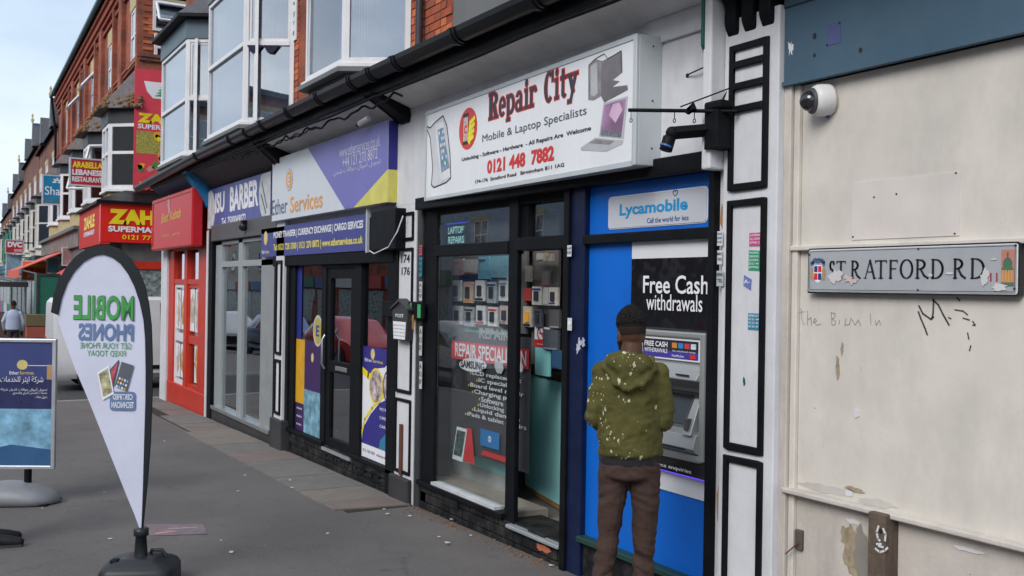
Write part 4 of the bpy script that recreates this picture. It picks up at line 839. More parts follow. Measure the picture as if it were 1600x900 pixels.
for ch, p0, p1, lo, hi in (('R', 763.5, 778.5, 0, 1), ('e', 779.5, 790, 0, .70), ('p', 791, 804, -.24, .70), ('a', 805, 817, 0, .70), ('i', 819, 825.5, 0, 1.06), ('r', 827, 838.5, 0, .70), ('C', 850, 864.5, 0, 1.02), ('i', 866, 873, 0, 1.06), ('t', 875, 884.5, 0, .92), ('y', 886, 902, -.24, .70)):
    a0, a1 = sgu(p0, 160)[0], sgu(p1, 160)[0]; b0, b1 = bl+lo*CH, bl+hi*CH
    SLAB = {'R': [('b', .08, 0, .40, 1), ('b', 0, 0, .50, .09), ('b', 0, .91, .5, 1), ('r', .42, .735, .52, .265, .27, .10, -90, 90), ('p', (.42, .50), (.74, .50), (.98, .0), (.66, .0)), ('b', .62, 0, 1.02, .08)],
        'e': [('r', .5, .35, .5, .36, .29, .11, 8, 318), ('b', .28, .31, .97, .41)], 'p': [('b', .08, -.24, .37, .70), ('b', 0, -.24, .50, -.15), ('b', 0, .61, .2, .70), ('r', .5, .35, .5, .36, .27, .11, -125, 125)],
        'a': [('r', .40, .20, .40, .21, .24, .09, 0, 360), ('b', .58, 0, .87, .50), ('r', .46, .46, .41, .25, .27, .10, 0, 165), ('b', .58, 0, 1.0, .09)], 'i': [('b', .25, 0, .77, .70), ('b', 0, 0, 1, .09), ('b', .02, .61, .6, .70), ('r', .5, .90, .30, .13, .29, .12, 0, 360)],
        'r': [('b', .08, 0, .42, .70), ('b', 0, 0, .62, .09), ('b', 0, .61, .3, .70), ('r', .66, .44, .35, .27, .24, .14, 10, 150)], 'C': [('r', .5, .5, .5, .52, .31, .12, 48, 312), ('b', .80, .64, .96, 1.0)],
        't': [('b', .24, .10, .62, .92), ('b', 0, .60, 1, .70), ('r', .66, .20, .42, .21, .30, .10, 180, 325)], 'y': [('p', (.04, .70), (.40, .70), (.72, .08), (.45, -.02)), ('p', (.68, .70), (.95, .70), (.48, -.22), (.22, -.22)), ('b', -.03, .61, .5, .70), ('b', .58, .61, 1.05, .70), ('b', .04, -.25, .42, -.14)]}
    hh_ = CH; w = a1-a0
    for e_, mt, c in ((.008, red, .0008), (0, dplum, .0030)):
        m = MB()
        for k_, pr in enumerate(SLAB[ch]):
            cz = c+.00015*k_
            if pr[0] == 'b': m.pbox(SG, a0+pr[1]*w-e_, bl+pr[2]*hh_-e_, a0+pr[3]*w+e_, bl+pr[4]*hh_+e_, cz, cz+.0004)
            elif pr[0] == 'p': cx_ = sum(p[0] for p in pr[1:])/4; m.ppoly(SG, [(a0+p[0]*w+(e_ if p[0] > cx_ else -e_), bl+p[1]*hh_) for p in pr[1:]], cz, cz+.0004)
            else:
                _, cx_, cy_, rx, ry, tx, ty, t0, t1 = pr; n_ = 18
                for q in range(n_):
                    u0, u1 = math.radians(t0+(t1-t0)*q/n_), math.radians(t0+(t1-t0)*(q+1)/n_); RX, RY, IX, IY = rx*w+e_, ry*hh_+e_, max(0, (rx-tx)*w-e_), max(0, (ry-ty)*hh_-e_); X, Y = a0+cx_*w, bl+cy_*hh_
                    m.ppoly(SG, [(X+IX*math.cos(u0), Y+IY*math.sin(u0)), (X+RX*math.cos(u0), Y+RY*math.sin(u0)), (X+RX*math.cos(u1), Y+RY*math.sin(u1)), (X+IX*math.cos(u1), Y+IY*math.sin(u1))], cz, cz+.0004)
        m.build('letter', mt, rsn)
rt('Mobile & Laptop Specialists', 754, 226, 917, 164.5, slg, .0)
rt('Unlocking - Software - Hardware  - All Repairs Are  Welcome', 722, 254, 924, 196, blk, .022)
rt('0121 448  7882', 761, 273, 866.5, 226, mat('print_pale_red', (.62, .28, .26), .4), .06, c=.001); rt('0121 448  7882', 761.5, 272, 866, 227, red, .028)
rt('174-176  Stratford Road   Birmingham B11 1AG', 743, 288.5, 882, 254, blk, .02)
def spoly(nm, pts, c, mt, px=True): m = MB(); m.ppoly(SG, [sgu(*p) for p in pts] if px else pts, c, c+.0006); return m.build(nm, mt, rsn)
a, b = sgu(731, 201); spoly('badge_disc', ell(SG, a, b, .157, .157, 36), .0005, mat('badge_red', (.60, .05, .04), .4, var=.12, scale=5), False)
spoly('badge_phone', rrect(a-.085, b-.115, a+.01, b+.12, .012), .0015, blk, False); spoly('badge_phone_screen', [(a-.078, b-.09), (a+.003, b-.09), (a+.003, b+.09), (a-.078, b+.09)], .0025, mat('badge_screen', (.58, .42, .42), .4, var=.5, scale=60), False)
m = MB()
for k in range(4): m.ppoly(SG, [(x*math.cos(.35)-y*math.sin(.35)+a+.078, x*math.sin(.35)+y*math.cos(.35)+b+.05-.042*k) for x, y in rrect(-.05+.008*k, -.017, .052-.008*k, .017, .01)], .0035, .0045)
m.ppoly(SG, [(a+.0, b-.10), (a+.04, b-.125), (a+.08, b-.04), (a+.05, b+.06), (a+.02, b+.02)], .003, .0033); m.build('badge_hand', mat('badge_yellow', (.75, .66, .03), .4), rsn)
text('C', red, rsn, SG, (a-.062, b-.035, a-.012, b+.03), .0045, .04)
ph = [(665, 197), (672, 200), (681, 190), (692, 181), (698, 196), (703, 240), (704, 278), (697, 285), (678, 293), (674, 289), (676, 262), (672, 215)]
spoly('phone_picture', ph, .0006, mat('picture_pale', (.58, .60, .64), .4, var=.08))
m = MB(); q = [sgu(*p) for p in ph]; stroke(m, SG, q+[q[0]], .011, .0013, .0022); m.build('picture_outline', blk, rsn)
spoly('phone_body', [(680, 195), (693, 189), (704, 276), (689, 284)], .0025, mat('picture_white', (.70, .71, .74), .4)); spoly('phone_screen', [(684, 203), (693, 199), (702.5, 262), (690, 270)], .0035, mat('picture_screen', (.20, .27, .36), .4, var=.5, scale=30))
for i in range(6):
    for j in range(3):
        x, y = 685.5+2.9*j+1.25*i, 206-1.2*j+9.6*i; spoly('app_icon', [(x, y), (x+1.9, y-.8), (x+2.5, y+4.2), (x+.6, y+5)], .0045, (MATS['picture_white'], lb, MATS['picture_white'], grn if i == 5 else MATS['picture_pale'])[(i+j) % 4])
pg_ = mat('picture_grey', (.24, .22, .24), .4, var=.25, scale=14); scr_ = mat('picture_purple', (.36, .20, .36), .4, var=.45, scale=4)
spoly('laptop_lid', ((936, 213), (974, 217), (981, 150), (943, 161)), .001, mat('picture_silver', (.42, .43, .46), .4)); spoly('laptop_screen', ((938.5, 209), (970.5, 213), (978, 154), (945, 164)), .002, scr_)
spoly('laptop_glow', ((952, 180), (958, 163), (968, 160), (973, 172), (962, 192)), .003, mat('picture_pink', (.62, .42, .58), .4)); spoly('laptop_dock', ((939, 211), (970, 214.5), (971.5, 206), (940, 203)), .0031, mat('picture_dock', (.16, .17, .20), .4, var=.5, scale=60))
spoly('laptop_base', ((907, 231), (930, 215), (974, 219), (972, 225), (947, 237), (908, 235)), .001, MATS['picture_silver']); spoly('laptop_keyboard', ((930, 217.5), (960, 220), (952, 226), (920, 223.5)), .002, pg_)
spoly('laptop_picture', ((920, 156), (920, 102), (930, 92), (944, 96), (944, 108), (939, 150), (927, 157)), .001, pg_); spoly('laptop_side', ((923, 148), (923, 104), (930, 98), (933, 98), (934, 145), (928, 151)), .002, MATS['picture_silver'])
spoly('laptop_picture', ((940, 96), (971, 79), (972, 113), (957, 125), (968, 127), (956, 136), (980, 133), (981, 140), (944, 160), (939, 150)), .0014, mat('picture_dark', (.15, .14, .155), .4, var=.4, scale=5))
m = MB(); q = [sgu(*p) for p in ((920, 156), (920, 102), (930, 92), (944, 84), (950, 92), (971, 79), (972, 113))]; stroke(m, SG, q, .004, .003, .0035); m.build('picture_outline', blk, rsn)

# ---------- bracket bar, black wall camera, cable
br_ = thing('sign_bracket', 'thin black iron sign bracket with hooks and stay in front of the white fascia', 'bracket', (-4, -.3, 2.7))
bx, by = -3.95, -.16
yb = .55   # bar comes out of the fascia towards the street
eL = U(982, 172, .42); eR = U(1152, 174, .08)
m = MB(); m.tube([(eR[0], -.08, eR[1]), (eL[0], -.42, eL[1])], .010, 8); m.build('bar', blackm, br_)
m = MB(); s0 = U(1063, 167, .27); s1 = U(1150, 134, .08); m.tube([(s1[0], -.08, s1[1]), (s0[0], -.27, s0[1])], .004, 6); m.build('stay', blackm, br_)
for px in (986, 1054, 1085):
    a, b = U(px, 175, .40 if px < 1000 else .26); d_ = .40 if px < 1000 else .26
    m = MB(); m.tube([(a, -d_, b), (a, -d_, b-.035)]+[(a+.010*math.sin(t), -d_, b-.045+.010*math.cos(t)) for t in [k*.6 for k in range(11)]], .0025, 5); m.build('hook', blackm, br_)
m = MB(); a, b = U(1078, 172, .24); m.prism([(a-.05, -.24, b), (a+.04, -.24, b), (a+.02, -.24, b+.035), (a-.02, -.24, b-.02)], (0, .012, 0)); m.build('plate', blackm, br_)
bc = thing('security_camera', 'black cylindrical camera on a thick black wall arm beside the white sign', 'security camera', (-4.1, -.2, 2.6))
m = MB(); a, b = U(1110, 205, .16); m.box(a-.05, a+.05, -.16, -.03, b-.09, b+.11); m.build('mount', blackm, bc, bevel=.006)
e = U(1050, 208, .30); m = MB(); P_ = V((a-.03, -.12, b+.015)); Q_ = V((e[0], -.30, e[1])); m.tube([P_, Q_], .034, 4, smooth=False); m.build('arm', blackm, bc)
m = MB(); m.ball(Q_, .035); m.build('joint', blackm, bc)
tip = V((U(1040, 232, .33)[0], -.33, U(1040, 232, .33)[1])); top_ = tip+(Q_-tip)*.62
m = MB(); m.tube([top_+V((0, 0, .01)), tip+V((0, 0, -.012))], .034, 16); m.build('barrel', MATS['black_gloss_paint'], bc, bevel=.003)
m = MB(); m.tube([tip+(top_-tip)*.12, tip+(top_-tip)*.30], .0352, 16, cap=False); m.build('blue_ring', mat('ring_blue', (.03, .12, .4), .4), bc)
m = MB(); m.box(a-.07, a+.06, -.15, -.04, b+.11, b+.16); m.build('cap', black, bc, bevel=.015)
cbl = thing('hanging_cable', 'thin black cable looping from a hole in the white fascia to the pilaster', 'cable', (-4.2, -.05, 2.9))
m = MB(); P = [(1074, 117), (1090, 112), (1108, 104), (1125, 101), (1136, 103), (1138, 120), (1136, 140), (1130, 160)]
m.tube([(U(x, y, .05)[0], -.05-.02*math.sin(i), U(x, y, .05)[1]) for i, (x, y) in enumerate(P)], .004, 6); m.build('cable', blackm, cbl)
m = MB(); m.ppoly(FA, ell(FA, *U(1074, 118, .04), .012, .012, 12), .039, .042); m.build('cable_hole', blk, cbl)

# ---------- BOARDED SHOP on the right
bs = thing('boarded_shop', 'cream boarded up shopfront with worn horizontal rails and a slate blue fascia', 'shop', (-2.4, 0, 0))
zl0 = 2.84
m = MB(); m.box(-3.54, 1.5, -.02, .3, zl0, 3.7); m.build('fascia', bwall, bs)
m = MB(); m.box(-3.54, 1.5, -.03, -.02, 3.20, 3.7); m.build('upper_fascia', mat('slate_blue_dark', (.035, .07, .10), .5), bs, bevel=.004)
m = MB(); m.box(-3.54, 1.5, -.035, .0, zl0-.02, zl0+.0); m.build('drip_edge', bwall, bs)
m = MB(); m.pbox(FA, *FA.rect(1292, 72, 1314, 32, .02), .0205, .022); m.build('ghost_patch', mat('purple_patch', (.07, .085, .20), .5), bs)
m = MB()
for px, py, r in ((1273, 56, .010), (1273, 86, .006), (1345, 78, .008), (1312, 36, .004), (1293, 70, .004)): m.ppoly(FA, ell(FA, *U(px, py, .02), r, r*1.4, 8), .021, .0245)
m.build('drill_hole', blk, bs)
m = MB(); m.ppoly(FA, splat(FA, *U(1236, 75, .02), .012, .035, 7, rough=.8), .0205, .022); m.build('white_scuff', whitev, bs)
def bd(nm, x0, x1, z0, z1, y, mt, bev=.004): m = MB(); m.box(x0, x1, y, .12, z0, z1); return m.build(nm, mt, bs, bevel=bev)
bd('edge_board', -3.545, -3.50, gz(-3)-.1, zl0, -.012, creamd); bd('edge_board', -3.497, -3.462, gz(-3)-.1, zl0-.02, .006, cream)
zr = U(1240, 388)[1]; zq_ = .865
bd('upper_board', -3.46, 1.5, zr+.0, zl0-.02, .028, cream, .002); bd('mid_board', -3.46, 1.5, zq_+.001, zr-.001, .028, cream, .002); bd('lower_board', -3.46, 1.5, gz(-3)-.1, zq_-.001, .028, creamd, .002)
m = MB(); m.box(-3.50, 1.5, -.006, .03, zr-.012, zr+.012); m.build('rail', cream, bs, bevel=.005)
m = MB(); m.box(-3.51, 1.5, -.03, .03, zq_-.012, zq_+.012); m.build('rail', creamd, bs, bevel=.006)
# ghost panel in upper board
m = MB(); r_ = FA.rect(1330, 375, 1499, 268, -.02); m.pbox(FA, *r_, -.028, -.024); m.build('thin_panel', mat('pinkish_panel', (.62, .575, .55), .65, var=.05, dirt=.3, dcol=(.4, .37, .35)), bs)
m = MB()
for px, py in ((1332, 370), (1491, 365), (1400, 303), (1365, 308), (1493, 270)): m.ppoly(FA, ell(FA, *U(px, py, -.02), .004, .004, 8), -.026, -.021)
m.build('nail_head', blk, bs)
# stains and repairs with a shape of their own
cm = mat('bare_cement', (.24, .225, .20), .85, var=.1); wh = mat('filler_white', (.62, .62, .64), .7, var=.1); tn = mat('tan_flake', (.33, .27, .19), .8, var=.3, scale=30)
def sp(nm, mt, lst, c=-.027):
    for k_, (px, py, ra, rb, sd_) in enumerate(lst): m = MB(); m.ppoly(FA, splat(FA, *U(px, py, c), ra, rb, sd_, 40, .3), c, c+.002+.0004*k_); m.build(nm, mt, bs)
sp('cement_patch', tn, [(1336, 862, .055, .13, 3), (1324, 840, .035, .05, 9)], -.0275); sp('cement_patch', cm, [(1347, 872, .045, .12, 5)], -.025)
sp('filler_patch', wh, [(1327, 770, .025, .015, 2), (1334, 815, .035, .012, 8), (1513, 859, .06, .009, 4), (1338, 645, .016, .02, 5)])
sp('flaking_patch', tn, [(1335, 765, .05, .012, 12), (1309, 575, .010, .055, 11), (1316, 545, .006, .03, 14)])
sp('grey_wash', mat('grey_wash', (.50, .48, .45), .7, var=.1, dirt=.3), [(1290, 764, .14, .022, 21), (1370, 786, .10, .016, 22)], -.0279)
# pencil and marker writing
m = MB()
def gst(lst, w, c=-.027):
    for poly in lst: stroke(m, FA, [U(x, y, c) for x, y in poly], w, c, c+.0012)
gst([[(1252, 482), (1253, 500), (1257, 508)], [(1249, 488), (1257, 487)], [(1262, 485), (1262, 508)], [(1262, 500), (1267, 496), (1268, 508)], [(1271, 504), (1276, 501), (1273, 497), (1271, 503), (1277, 508), (1283, 506)], [(1299, 488), (1300, 508)], [(1298, 488), (1305, 490), (1304, 496), (1300, 498), (1306, 502), (1305, 507), (1300, 508)], [(1312, 500), (1311, 507)], [(1322, 498), (1320, 508), (1327, 507), (1330, 497), (1336, 508), (1341, 500), (1345, 509)], [(1360, 490), (1361, 507)], [(1368, 500), (1369, 508), (1374, 500), (1376, 508)]], .0022)
m.build('pencil_writing', mat('pencil', (.26, .235, .22), .8), bs)
def gsp(lst, w):
    for q in lst: m = MB(); stroke(m, FA, [U(x, y, -.027) for x, y in q], w, -.027, -.0258); m.build('marker_scrawl', mat('marker_ink', (.05, .05, .06), .7), bs)
gsp([[(1435, 487), (1439, 498), (1445, 512), (1449, 523)], [(1436, 478), (1442, 490), (1455, 499), (1459, 495)], [(1459, 468), (1458, 490), (1456, 498)], [(1457, 468), (1466, 476), (1474, 492), (1483, 508)]], .007)
gsp([[(1495, 465), (1500, 470)], [(1492, 484), (1505, 486), (1512, 492)], [(1505, 497), (1515, 500)], [(1520, 502), (1524, 508), (1520, 508)], [(1482, 496), (1486, 498)], [(1512, 520), (1514, 530)], [(1517, 540), (1515, 548)]], .005)
# wooden post stub
wp = thing('timber_stub', 'weathered dark timber post stub daubed with white paint against the cream boards', 'post', (-2.9, -.1, 0))
xw = UX(1362, .06); xw2 = UX(1389, .06); zt_ = U(1375, 803, .06)[1]; wood = mat('weathered_wood', (.115, .085, .065), .85, var=.3, scale=10, dirt=.6, dcol=(.05, .04, .035), dscale=12, dstretch=(1, 1, .08), bump=.6, bscale=40)
m = MB(); m.box(xw, xw2, -.06, .03, gz(-3)-.05, zt_); m.build('post', wood, wp, bevel=.006)
m = MB(); c = .061
for poly in ([(1373, 822), (1370, 832), (1372, 842), (1375, 845)], [(1380, 826), (1384, 835), (1383, 845)], [(1373, 853), (1380, 855)], [(1368, 857), (1375, 863), (1383, 860), (1387, 856)], [(1370, 850), (1377, 850)]): stroke(m, FA, [U(x, y, c) for x, y in poly], .009, c, c+.0015)
m.build('paint_daub', wh, wp)
m = MB(); m.ppoly(FA, ell(FA, *U(1376, 830, c), .009, .011, 12), c, c+.001); m.build('bolt_hole', blk, wp)
hs = thing('hasp', 'rusty metal hasp with a bent rod at the left of the lower cream board', 'hasp', (-3.4, 0, .6))
a, b = U(1249, 844, -.02); m = MB(); m.box(a-.02, a+.022, .008, .03, b-.045, b+.05); m.build('plate', mat('old_iron', (.10, .08, .075), .7, bump=.4), hs, bevel=.003); m = MB(); m.tube([(a+.01, .0, b-.01), (a-.04, -.03, b-.07)], .004, 6); m.build('rod', MATS['rusty_iron'], hs)
# dome camera
dc = thing('dome_camera', 'white dome security camera under the slate blue fascia on the cream wall', 'security camera', (-3.2, -.1, 2.7))
a, b = U(1290, 155, .0); axis = V((-.42, -1, -.10)).normalized(); c0 = V((a, .03, b))
wd = mat('camera_white', (.66, .66, .66), .35)
m = MB(); m.lathe(c0, [(0, 0), (.072, 0), (.075, .01), (.075, .06), (.07, .075), (.062, .085), (.05, .09), (.0, .09)], 28, axis); m.build('housing', wd, dc)
m = MB(); m.lathe(c0, [(.060, .086), (.061, .094), (.054, .1), (.0, .1)], 24, axis); m.build('bezel', atd, dc)
m = MB(); m.ball(c0+axis*.098, .049, 18, 12); m.build('dome', mat('smoked_dome', (.02, .02, .025), .06, rvar=.02, spec=.8), dc)
m = MB(); a2, b2 = U(1297, 153, .06); 
for px, py in ((1304, 153), (1294, 180)): a2, b2 = U(px, py, -.02); m.ppoly(FA, splat(FA, a2, b2, .011, .011, px), -.022, -.012) if py > 170 else m.ball((a2-.004, -.05, b2), .010, 8, 5)
m.build('blue_putty', mat('blue_putty', (.03, .10, .28), .6), dc)
# street sign
st = thing('street_sign', 'grey enamel street name plate reading STRATFORD RD 11 on the cream wall', 'street sign', (-2.9, 0, 1.8))
T0, T1 = U(1261, 0, .015)[0], U(1592, 0, .015)[0]; z0, z1 = 1.818, 2.025
T0 = UX(1261, .015); T1 = UX(1592, .015); z0 = U(1420, 460.5, .015)[1]; z1 = U(1420, 383, .015)[1]
m = MB(); m.ppoly(FA, rrect(T0, z0, T1, z1, .012), -.02, .010); m.build('backing', blk, st)
m = MB(); m.ppoly(FA, rrect(T0+.007, z0+.007, T1-.007, z1-.007, .01), .0105, .0125); m.build('rim', whitec, st)
m = MB(); m.ppoly(FA, rrect(T0+.010, z0+.011, T1-.010, z1-.010, .009), .013, .0155); m.build('plate', mat('sign_enamel', (.37, .39, .42), .35, var=.03, dirt=.15), st)
m = MB(); fr_ = rrect(T0+.016, z0+.017, T1-.016, z1-.016, .008); stroke(m, FA, fr_+[fr_[0]], .0018, .0157, .0165); m.build('border_line', blk, st)
W_, H_ = T1-T0, z1-z0; TC = .0165
# hand drawn roman capitals, thick and thin strokes with serifs
def roman(mb, ch, a, b, h, w):
    tk, tn_ = .13*h, .05*h
    def s(pts, t): stroke(mb, FA, [(a+x*w, b+y*h) for x, y in pts], t, TC, TC+.0015)
    def arc(cx, cy, rx, ry, t0, t1, ta, n=12):
        for k in range(n):
            u0 = math.radians(t0+(t1-t0)*k/n); u1 = math.radians(t0+(t1-t0)*(k+1)/n); mid = (u0+u1)/2
            th_ = tn_+(tk-tn_)*abs(math.cos(mid)); s([(cx+rx*math.cos(u0), cy+ry*math.sin(u0)), (cx+rx*math.cos(u1), cy+ry*math.sin(u1))], th_)
    def serif(x, y, wd_=.16): s([(x-wd_, y), (x+wd_, y)], tn_*.8)
    if ch == 'T': s([(.5, 0), (.5, .96)], tk); s([(.02, .96), (.98, .96)], tn_*1.3); s([(.03, .98), (.03, .84)], tn_); s([(.97, .98), (.97, .84)], tn_); serif(.5, .02, .2)
    elif ch == 'F': s([(.2, 0), (.2, .97)], tk); s([(.1, .96), (.95, .96)], tn_*1.3); s([(.2, .52), (.8, .52)], tn_*1.2); s([(.94, .98), (.94, .84)], tn_); serif(.2, .02, .18)
    elif ch == 'A': s([(.12, 0), (.5, 1)], tn_*1.2); s([(.5, 1), (.88, 0)], tk); s([(.27, .36), (.75, .36)], tn_); serif(.1, .02, .11); serif(.9, .02, .13)
    elif ch == 'O': arc(.5, .5, .42, .49, 0, 360, 1, 22)
    elif ch == 'D': s([(.18, 0), (.18, .98)], tk); arc(.35, .49, .55, .48, -90, 90, 1, 14); s([(.06, .97), (.4, .97)], tn_); s([(.06, .01), (.4, .01)], tn_)
    elif ch == 'R': s([(.18, 0), (.18, .98)], tk); arc(.3, .73, .42, .24, -90, 90, 1, 10); s([(.06, .97), (.36, .97)], tn_); s([(.2, .49), (.4, .49)], tn_); s([(.42, .48), (.68, .15), (.98, .01)], tk*.85); serif(.18, .02, .16)
    elif ch == 'S': arc(.5, .74, .30, .24, 20, 230, 1, 12); arc(.46, .26, .34, .26, 50, -150, 1, 12); s([(.30, .56), (.66, .44)], tk); s([(.80, .78), (.82, .98)], tn_)
m = MB(); bx_ = [('S', 343, 378), ('T', 385, 436), ('R', 466, 520), ('A', 540, 607), ('T', 603, 668), ('F', 680, 730), ('O', 741, 818), ('R', 828, 902), ('D', 915, 990), ('R', 1040, 1112), ('D', 1135, 1222)]
zb_, zt_ = z0+.33*H_, z0+.71*H_
for ch, p, q in bx_: a = UX(1200+p/3.6, .0165, 425); b = UX(1200+q/3.6, .0165, 425); roman(m, ch, a, zb_, zt_-zb_, b-a)
m.build('lettering', blk, st)
text('11', mat('print_crimson', (.35, .02, .05), .4), st, FA, (UX(1547, .017), z0+.27*H_, UX(1558.5, .017), z0+.43*H_), TC+.001, .01)
# crest
a, b = UX(1277.5, .017), z0+.48*H_; m = MB(); m.ppoly(FA, [(a-.026, b+.03), (a+.026, b+.03), (a+.026, b-.02), (a+.014, b-.045), (a, b-.052), (a-.014, b-.045), (a-.026, b-.02)], TC-.0005, TC); m.build('crest_shield', whitec, st)
for i, (sx, sz, mm) in enumerate(((-1, 0, navy), (1, 0, red), (-1, -1, red), (1, -1, navy))): m = MB(); m.pbox(FA, a+(.002 if sx > 0 else -.022), b-.006+(.004 if sz == 0 else -.032), a+(.022 if sx > 0 else -.002), b+(.026 if sz == 0 else -.008), TC+.0005, TC+.001); m.build('crest_quarter', mm, st)
m = MB()
for k in range(9): t = k*math.pi/8; m.ppoly(FA, splat(FA, a+.036*math.cos(t), b+.036+.02*math.sin(t), .009, .009, k), TC, TC+.001)
m.ppoly(FA, [(a-.012, b+.04), (a+.012, b+.04), (a+.016, b+.056), (a+.005, b+.05), (a, b+.066), (a-.005, b+.05), (a-.016, b+.056)], TC+.001, TC+.0015); m.build('crest_mantling', mat('crest_slate', (.09, .13, .25), .4), st)
m = MB(); m.ppoly(FA, splat(FA, a-.036, b-.01, .009, .035, 3), TC, TC+.001); m.ppoly(FA, splat(FA, a+.036, b-.01, .009, .035, 4), TC, TC+.001); m.build('crest_supporter', mat('crest_gold', (.35, .25, .15), .4), st)
# domed clock tower emblem
a, b = UX(1574, .017), z0+.5*H_; m = MB(); m.pbox(FA, a-.027, b-.065, a+.027, b+.075, TC-.001, TC); m.build('emblem_ground', mat('emblem_pink', (.50, .20, .16), .4), st)
m = MB(); m.ppoly(FA, ell(FA, a, b+.018, .02, .027, 16)+[], TC+.0005, TC+.001); m.pbox(FA, a-.024, b-.003, a+.024, b+.006, TC+.001, TC+.0015); m.pbox(FA, a-.003, b+.04, a+.003, b+.066, TC+.001, TC+.0015); m.pbox(FA, a-.027, b-.065, a+.027, b-.052, TC+.001, TC+.0015); m.build('emblem_dome', mat('emblem_green', (.07, .16, .10), .4), st)
m = MB(); 
for dx in (-.018, -.006, .006, .018): m.pbox(FA, a+dx-.0035, b-.050, a+dx+.0035, b-.004, TC+.001, TC+.0015)
m.build('emblem_column', mat('emblem_ochre', (.50, .30, .08), .4), st)
for px, py in ((1265, 398), (1263, 456), (1435, 389), (1434, 453), (1587, 383), (1585, 451)): a, b = U(px, py, .016); m = MB(); m.lathe((a, -.0155, b), [(.0, .004), (.004, .003), (.005, 0)], 10, (0, -1, 0)); m.build('screw', blk, st)
sc2 = mat('peel_white', (.56, .55, .56), .6, var=.05)
for px, py, ra, rb, s_ in ((1306, 432, .035, .032, 1), (1539, 433, .018, .030, 2), (1484, 427, .015, .006, 3), (1562, 449, .035, .012, 6), (1454, 430, .008, .008, 7), (1553, 405, .012, .004, 8)): m = MB(); m.ppoly(FA, splat(FA, *U(px, py, .017), ra, rb, s_, 26, .4), TC+.0018, TC+.0026); m.build('peeled_sticker', sc2, st)
m = MB(); m.ppoly(FA, splat(FA, *U(1329, 437, .017), .028, .018, 9, 26, .8), TC+.0028, TC+.0034); m.build('peeled_sticker', mat('peel_pink', (.58, .45, .44), .6), st)

# ================================================================ ETHER SHOP
es = thing('money_transfer_shop', 'black framed money transfer shop with navy and yellow window posters', 'shop', (-9.8, 0, gz(-9.8)))
soff(-11.35, -7.98, lgrey, es); m = MB(); m.box(-11.3, -8.19, -.0, .25, 2.45, 3.36); m.build('fascia', white, es)
ex = [UX(p) for p in (432, 455, 462, 504, 516, 553, 566, 612, 622)]
zs1 = .17
m = MB(); m.box(ex[0], -8.19, -.05, .15, U(560, 412)[1], 2.46); m.build('head_beam', blackm, es, bevel=.006)
for a, b, d in ((ex[0], ex[1], .02), (ex[1], ex[2], .0), (ex[3], ex[4]-.1, .0), (ex[5]+.03, ex[6], .0), (ex[7], ex[8]+.05, .03)):
    m = MB(); m.box(a, b, -d-.01, .12, gz(a)-.05 if d > .01 else zs1, 2.2); m.build('post', blackm, es, bevel=.006)
dl, dr = ex[4]-.1, ex[5]+.03
dr_ = thing; m = MB(); frame(m, FA, dl, .13, dr, 2.0, .11, -.05, -.005); m.pbox(FA, dl+.11, .92, dr-.11, 1.04, -.05, -.005); dd = m.build('door', blackm, es, bevel=.005)
m = MB(); m.pbox(FA, dl+.11, 1.04, dr-.11, 1.89, -.035, -.029); m.pbox(FA, dl+.11, .24, dr-.11, .92, -.035, -.029); m.build('pane', gl_refl, dd)
m = MB(); m.pbox(FA, dl+.3, .95, dl+.62, .995, -.004, .008); m.build('letter_slot', steel, dd, bevel=.003); m = MB(); m.tube([(dl+.05, -.03, .95), (dl+.05, -.06, 1.0), (dl+.05, -.06, 1.25), (dl+.05, -.03, 1.3)], .012, 8); m.build('handle', steel, dd)
m = MB(); m.box(dl, dr, -.01, .12, 2.0, 2.12); m.build('transom', blackm, es)
pane(es, ex[2], ex[3], zs1, 2.1, .03, gl_refl); pane(es, ex[6], ex[7], zs1, 2.1, .03, gl_refl)
m = MB(); m.box(ex[0], -8.19, .0, .25, gz(-11)-.08, zs1-.02); sr = m.build('stall_riser', sblack, es)
m = MB(); m.box(ex[1], dl, -.04, .06, zs1-.03, zs1+.01); m.build('cill', blackm, es, bevel=.004); m = MB(); m.box(dr, ex[8], -.04, .06, zs1-.03, zs1+.01); m.build('cill', blackm, es, bevel=.004)
m = MB(); m.box(dl, dr, -.035, .1, .10, .13); m.build('threshold', MATS['threshold'], es)
R = random.Random(21)
for r in range(4):
    x = ex[1]+.03+(.11 if r % 2 else 0); z = gz(-9.8)-.07+.075*r
    while x < -8.4:
        if z > gz(x)-.02 and z+.066 < zs1-.02: m = MB(); m.box(x, x+.213, -.012-R.uniform(0, .004), .01, z, z+.064); m.build('painted_brick', sblack, sr, bevel=.003)
        x += .225
for p in (518, 541, 566, 578, 602): a, b = U(p, 713+(p-518)*.42); m = MB(); frame(m, FA, a-.11, b-.03, a+.11, b+.03, .012, .014, .03); m.build('air_vent', sblack, sr)
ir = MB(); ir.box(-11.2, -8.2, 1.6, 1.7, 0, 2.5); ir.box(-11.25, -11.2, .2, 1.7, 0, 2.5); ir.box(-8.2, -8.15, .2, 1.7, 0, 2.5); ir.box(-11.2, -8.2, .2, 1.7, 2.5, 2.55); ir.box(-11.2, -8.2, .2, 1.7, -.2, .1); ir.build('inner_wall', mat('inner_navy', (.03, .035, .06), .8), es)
m = MB(); m.box(-9.4, -8.6, 1.2, 1.5, .1, 1.9); m.box(-10.9, -10.2, 1.3, 1.5, .1, 1.3); m.build('inner_partition', mat('inner_partition', (.22, .21, .17), .7), es)
EP = Pl((0, .02, 0), (1, 0, 0))
def printq(nm, mt, par, pl, x0, y0, x1, y1, c): m = MB(); m.pbox(pl, *pl.rect(x0, y0, x1, y1), c-.0015, c); return m.build(nm, mt, par)
photo = mat('photo_blue', (.16, .32, .42), .4, var=.55, scale=9, rvar=.05)
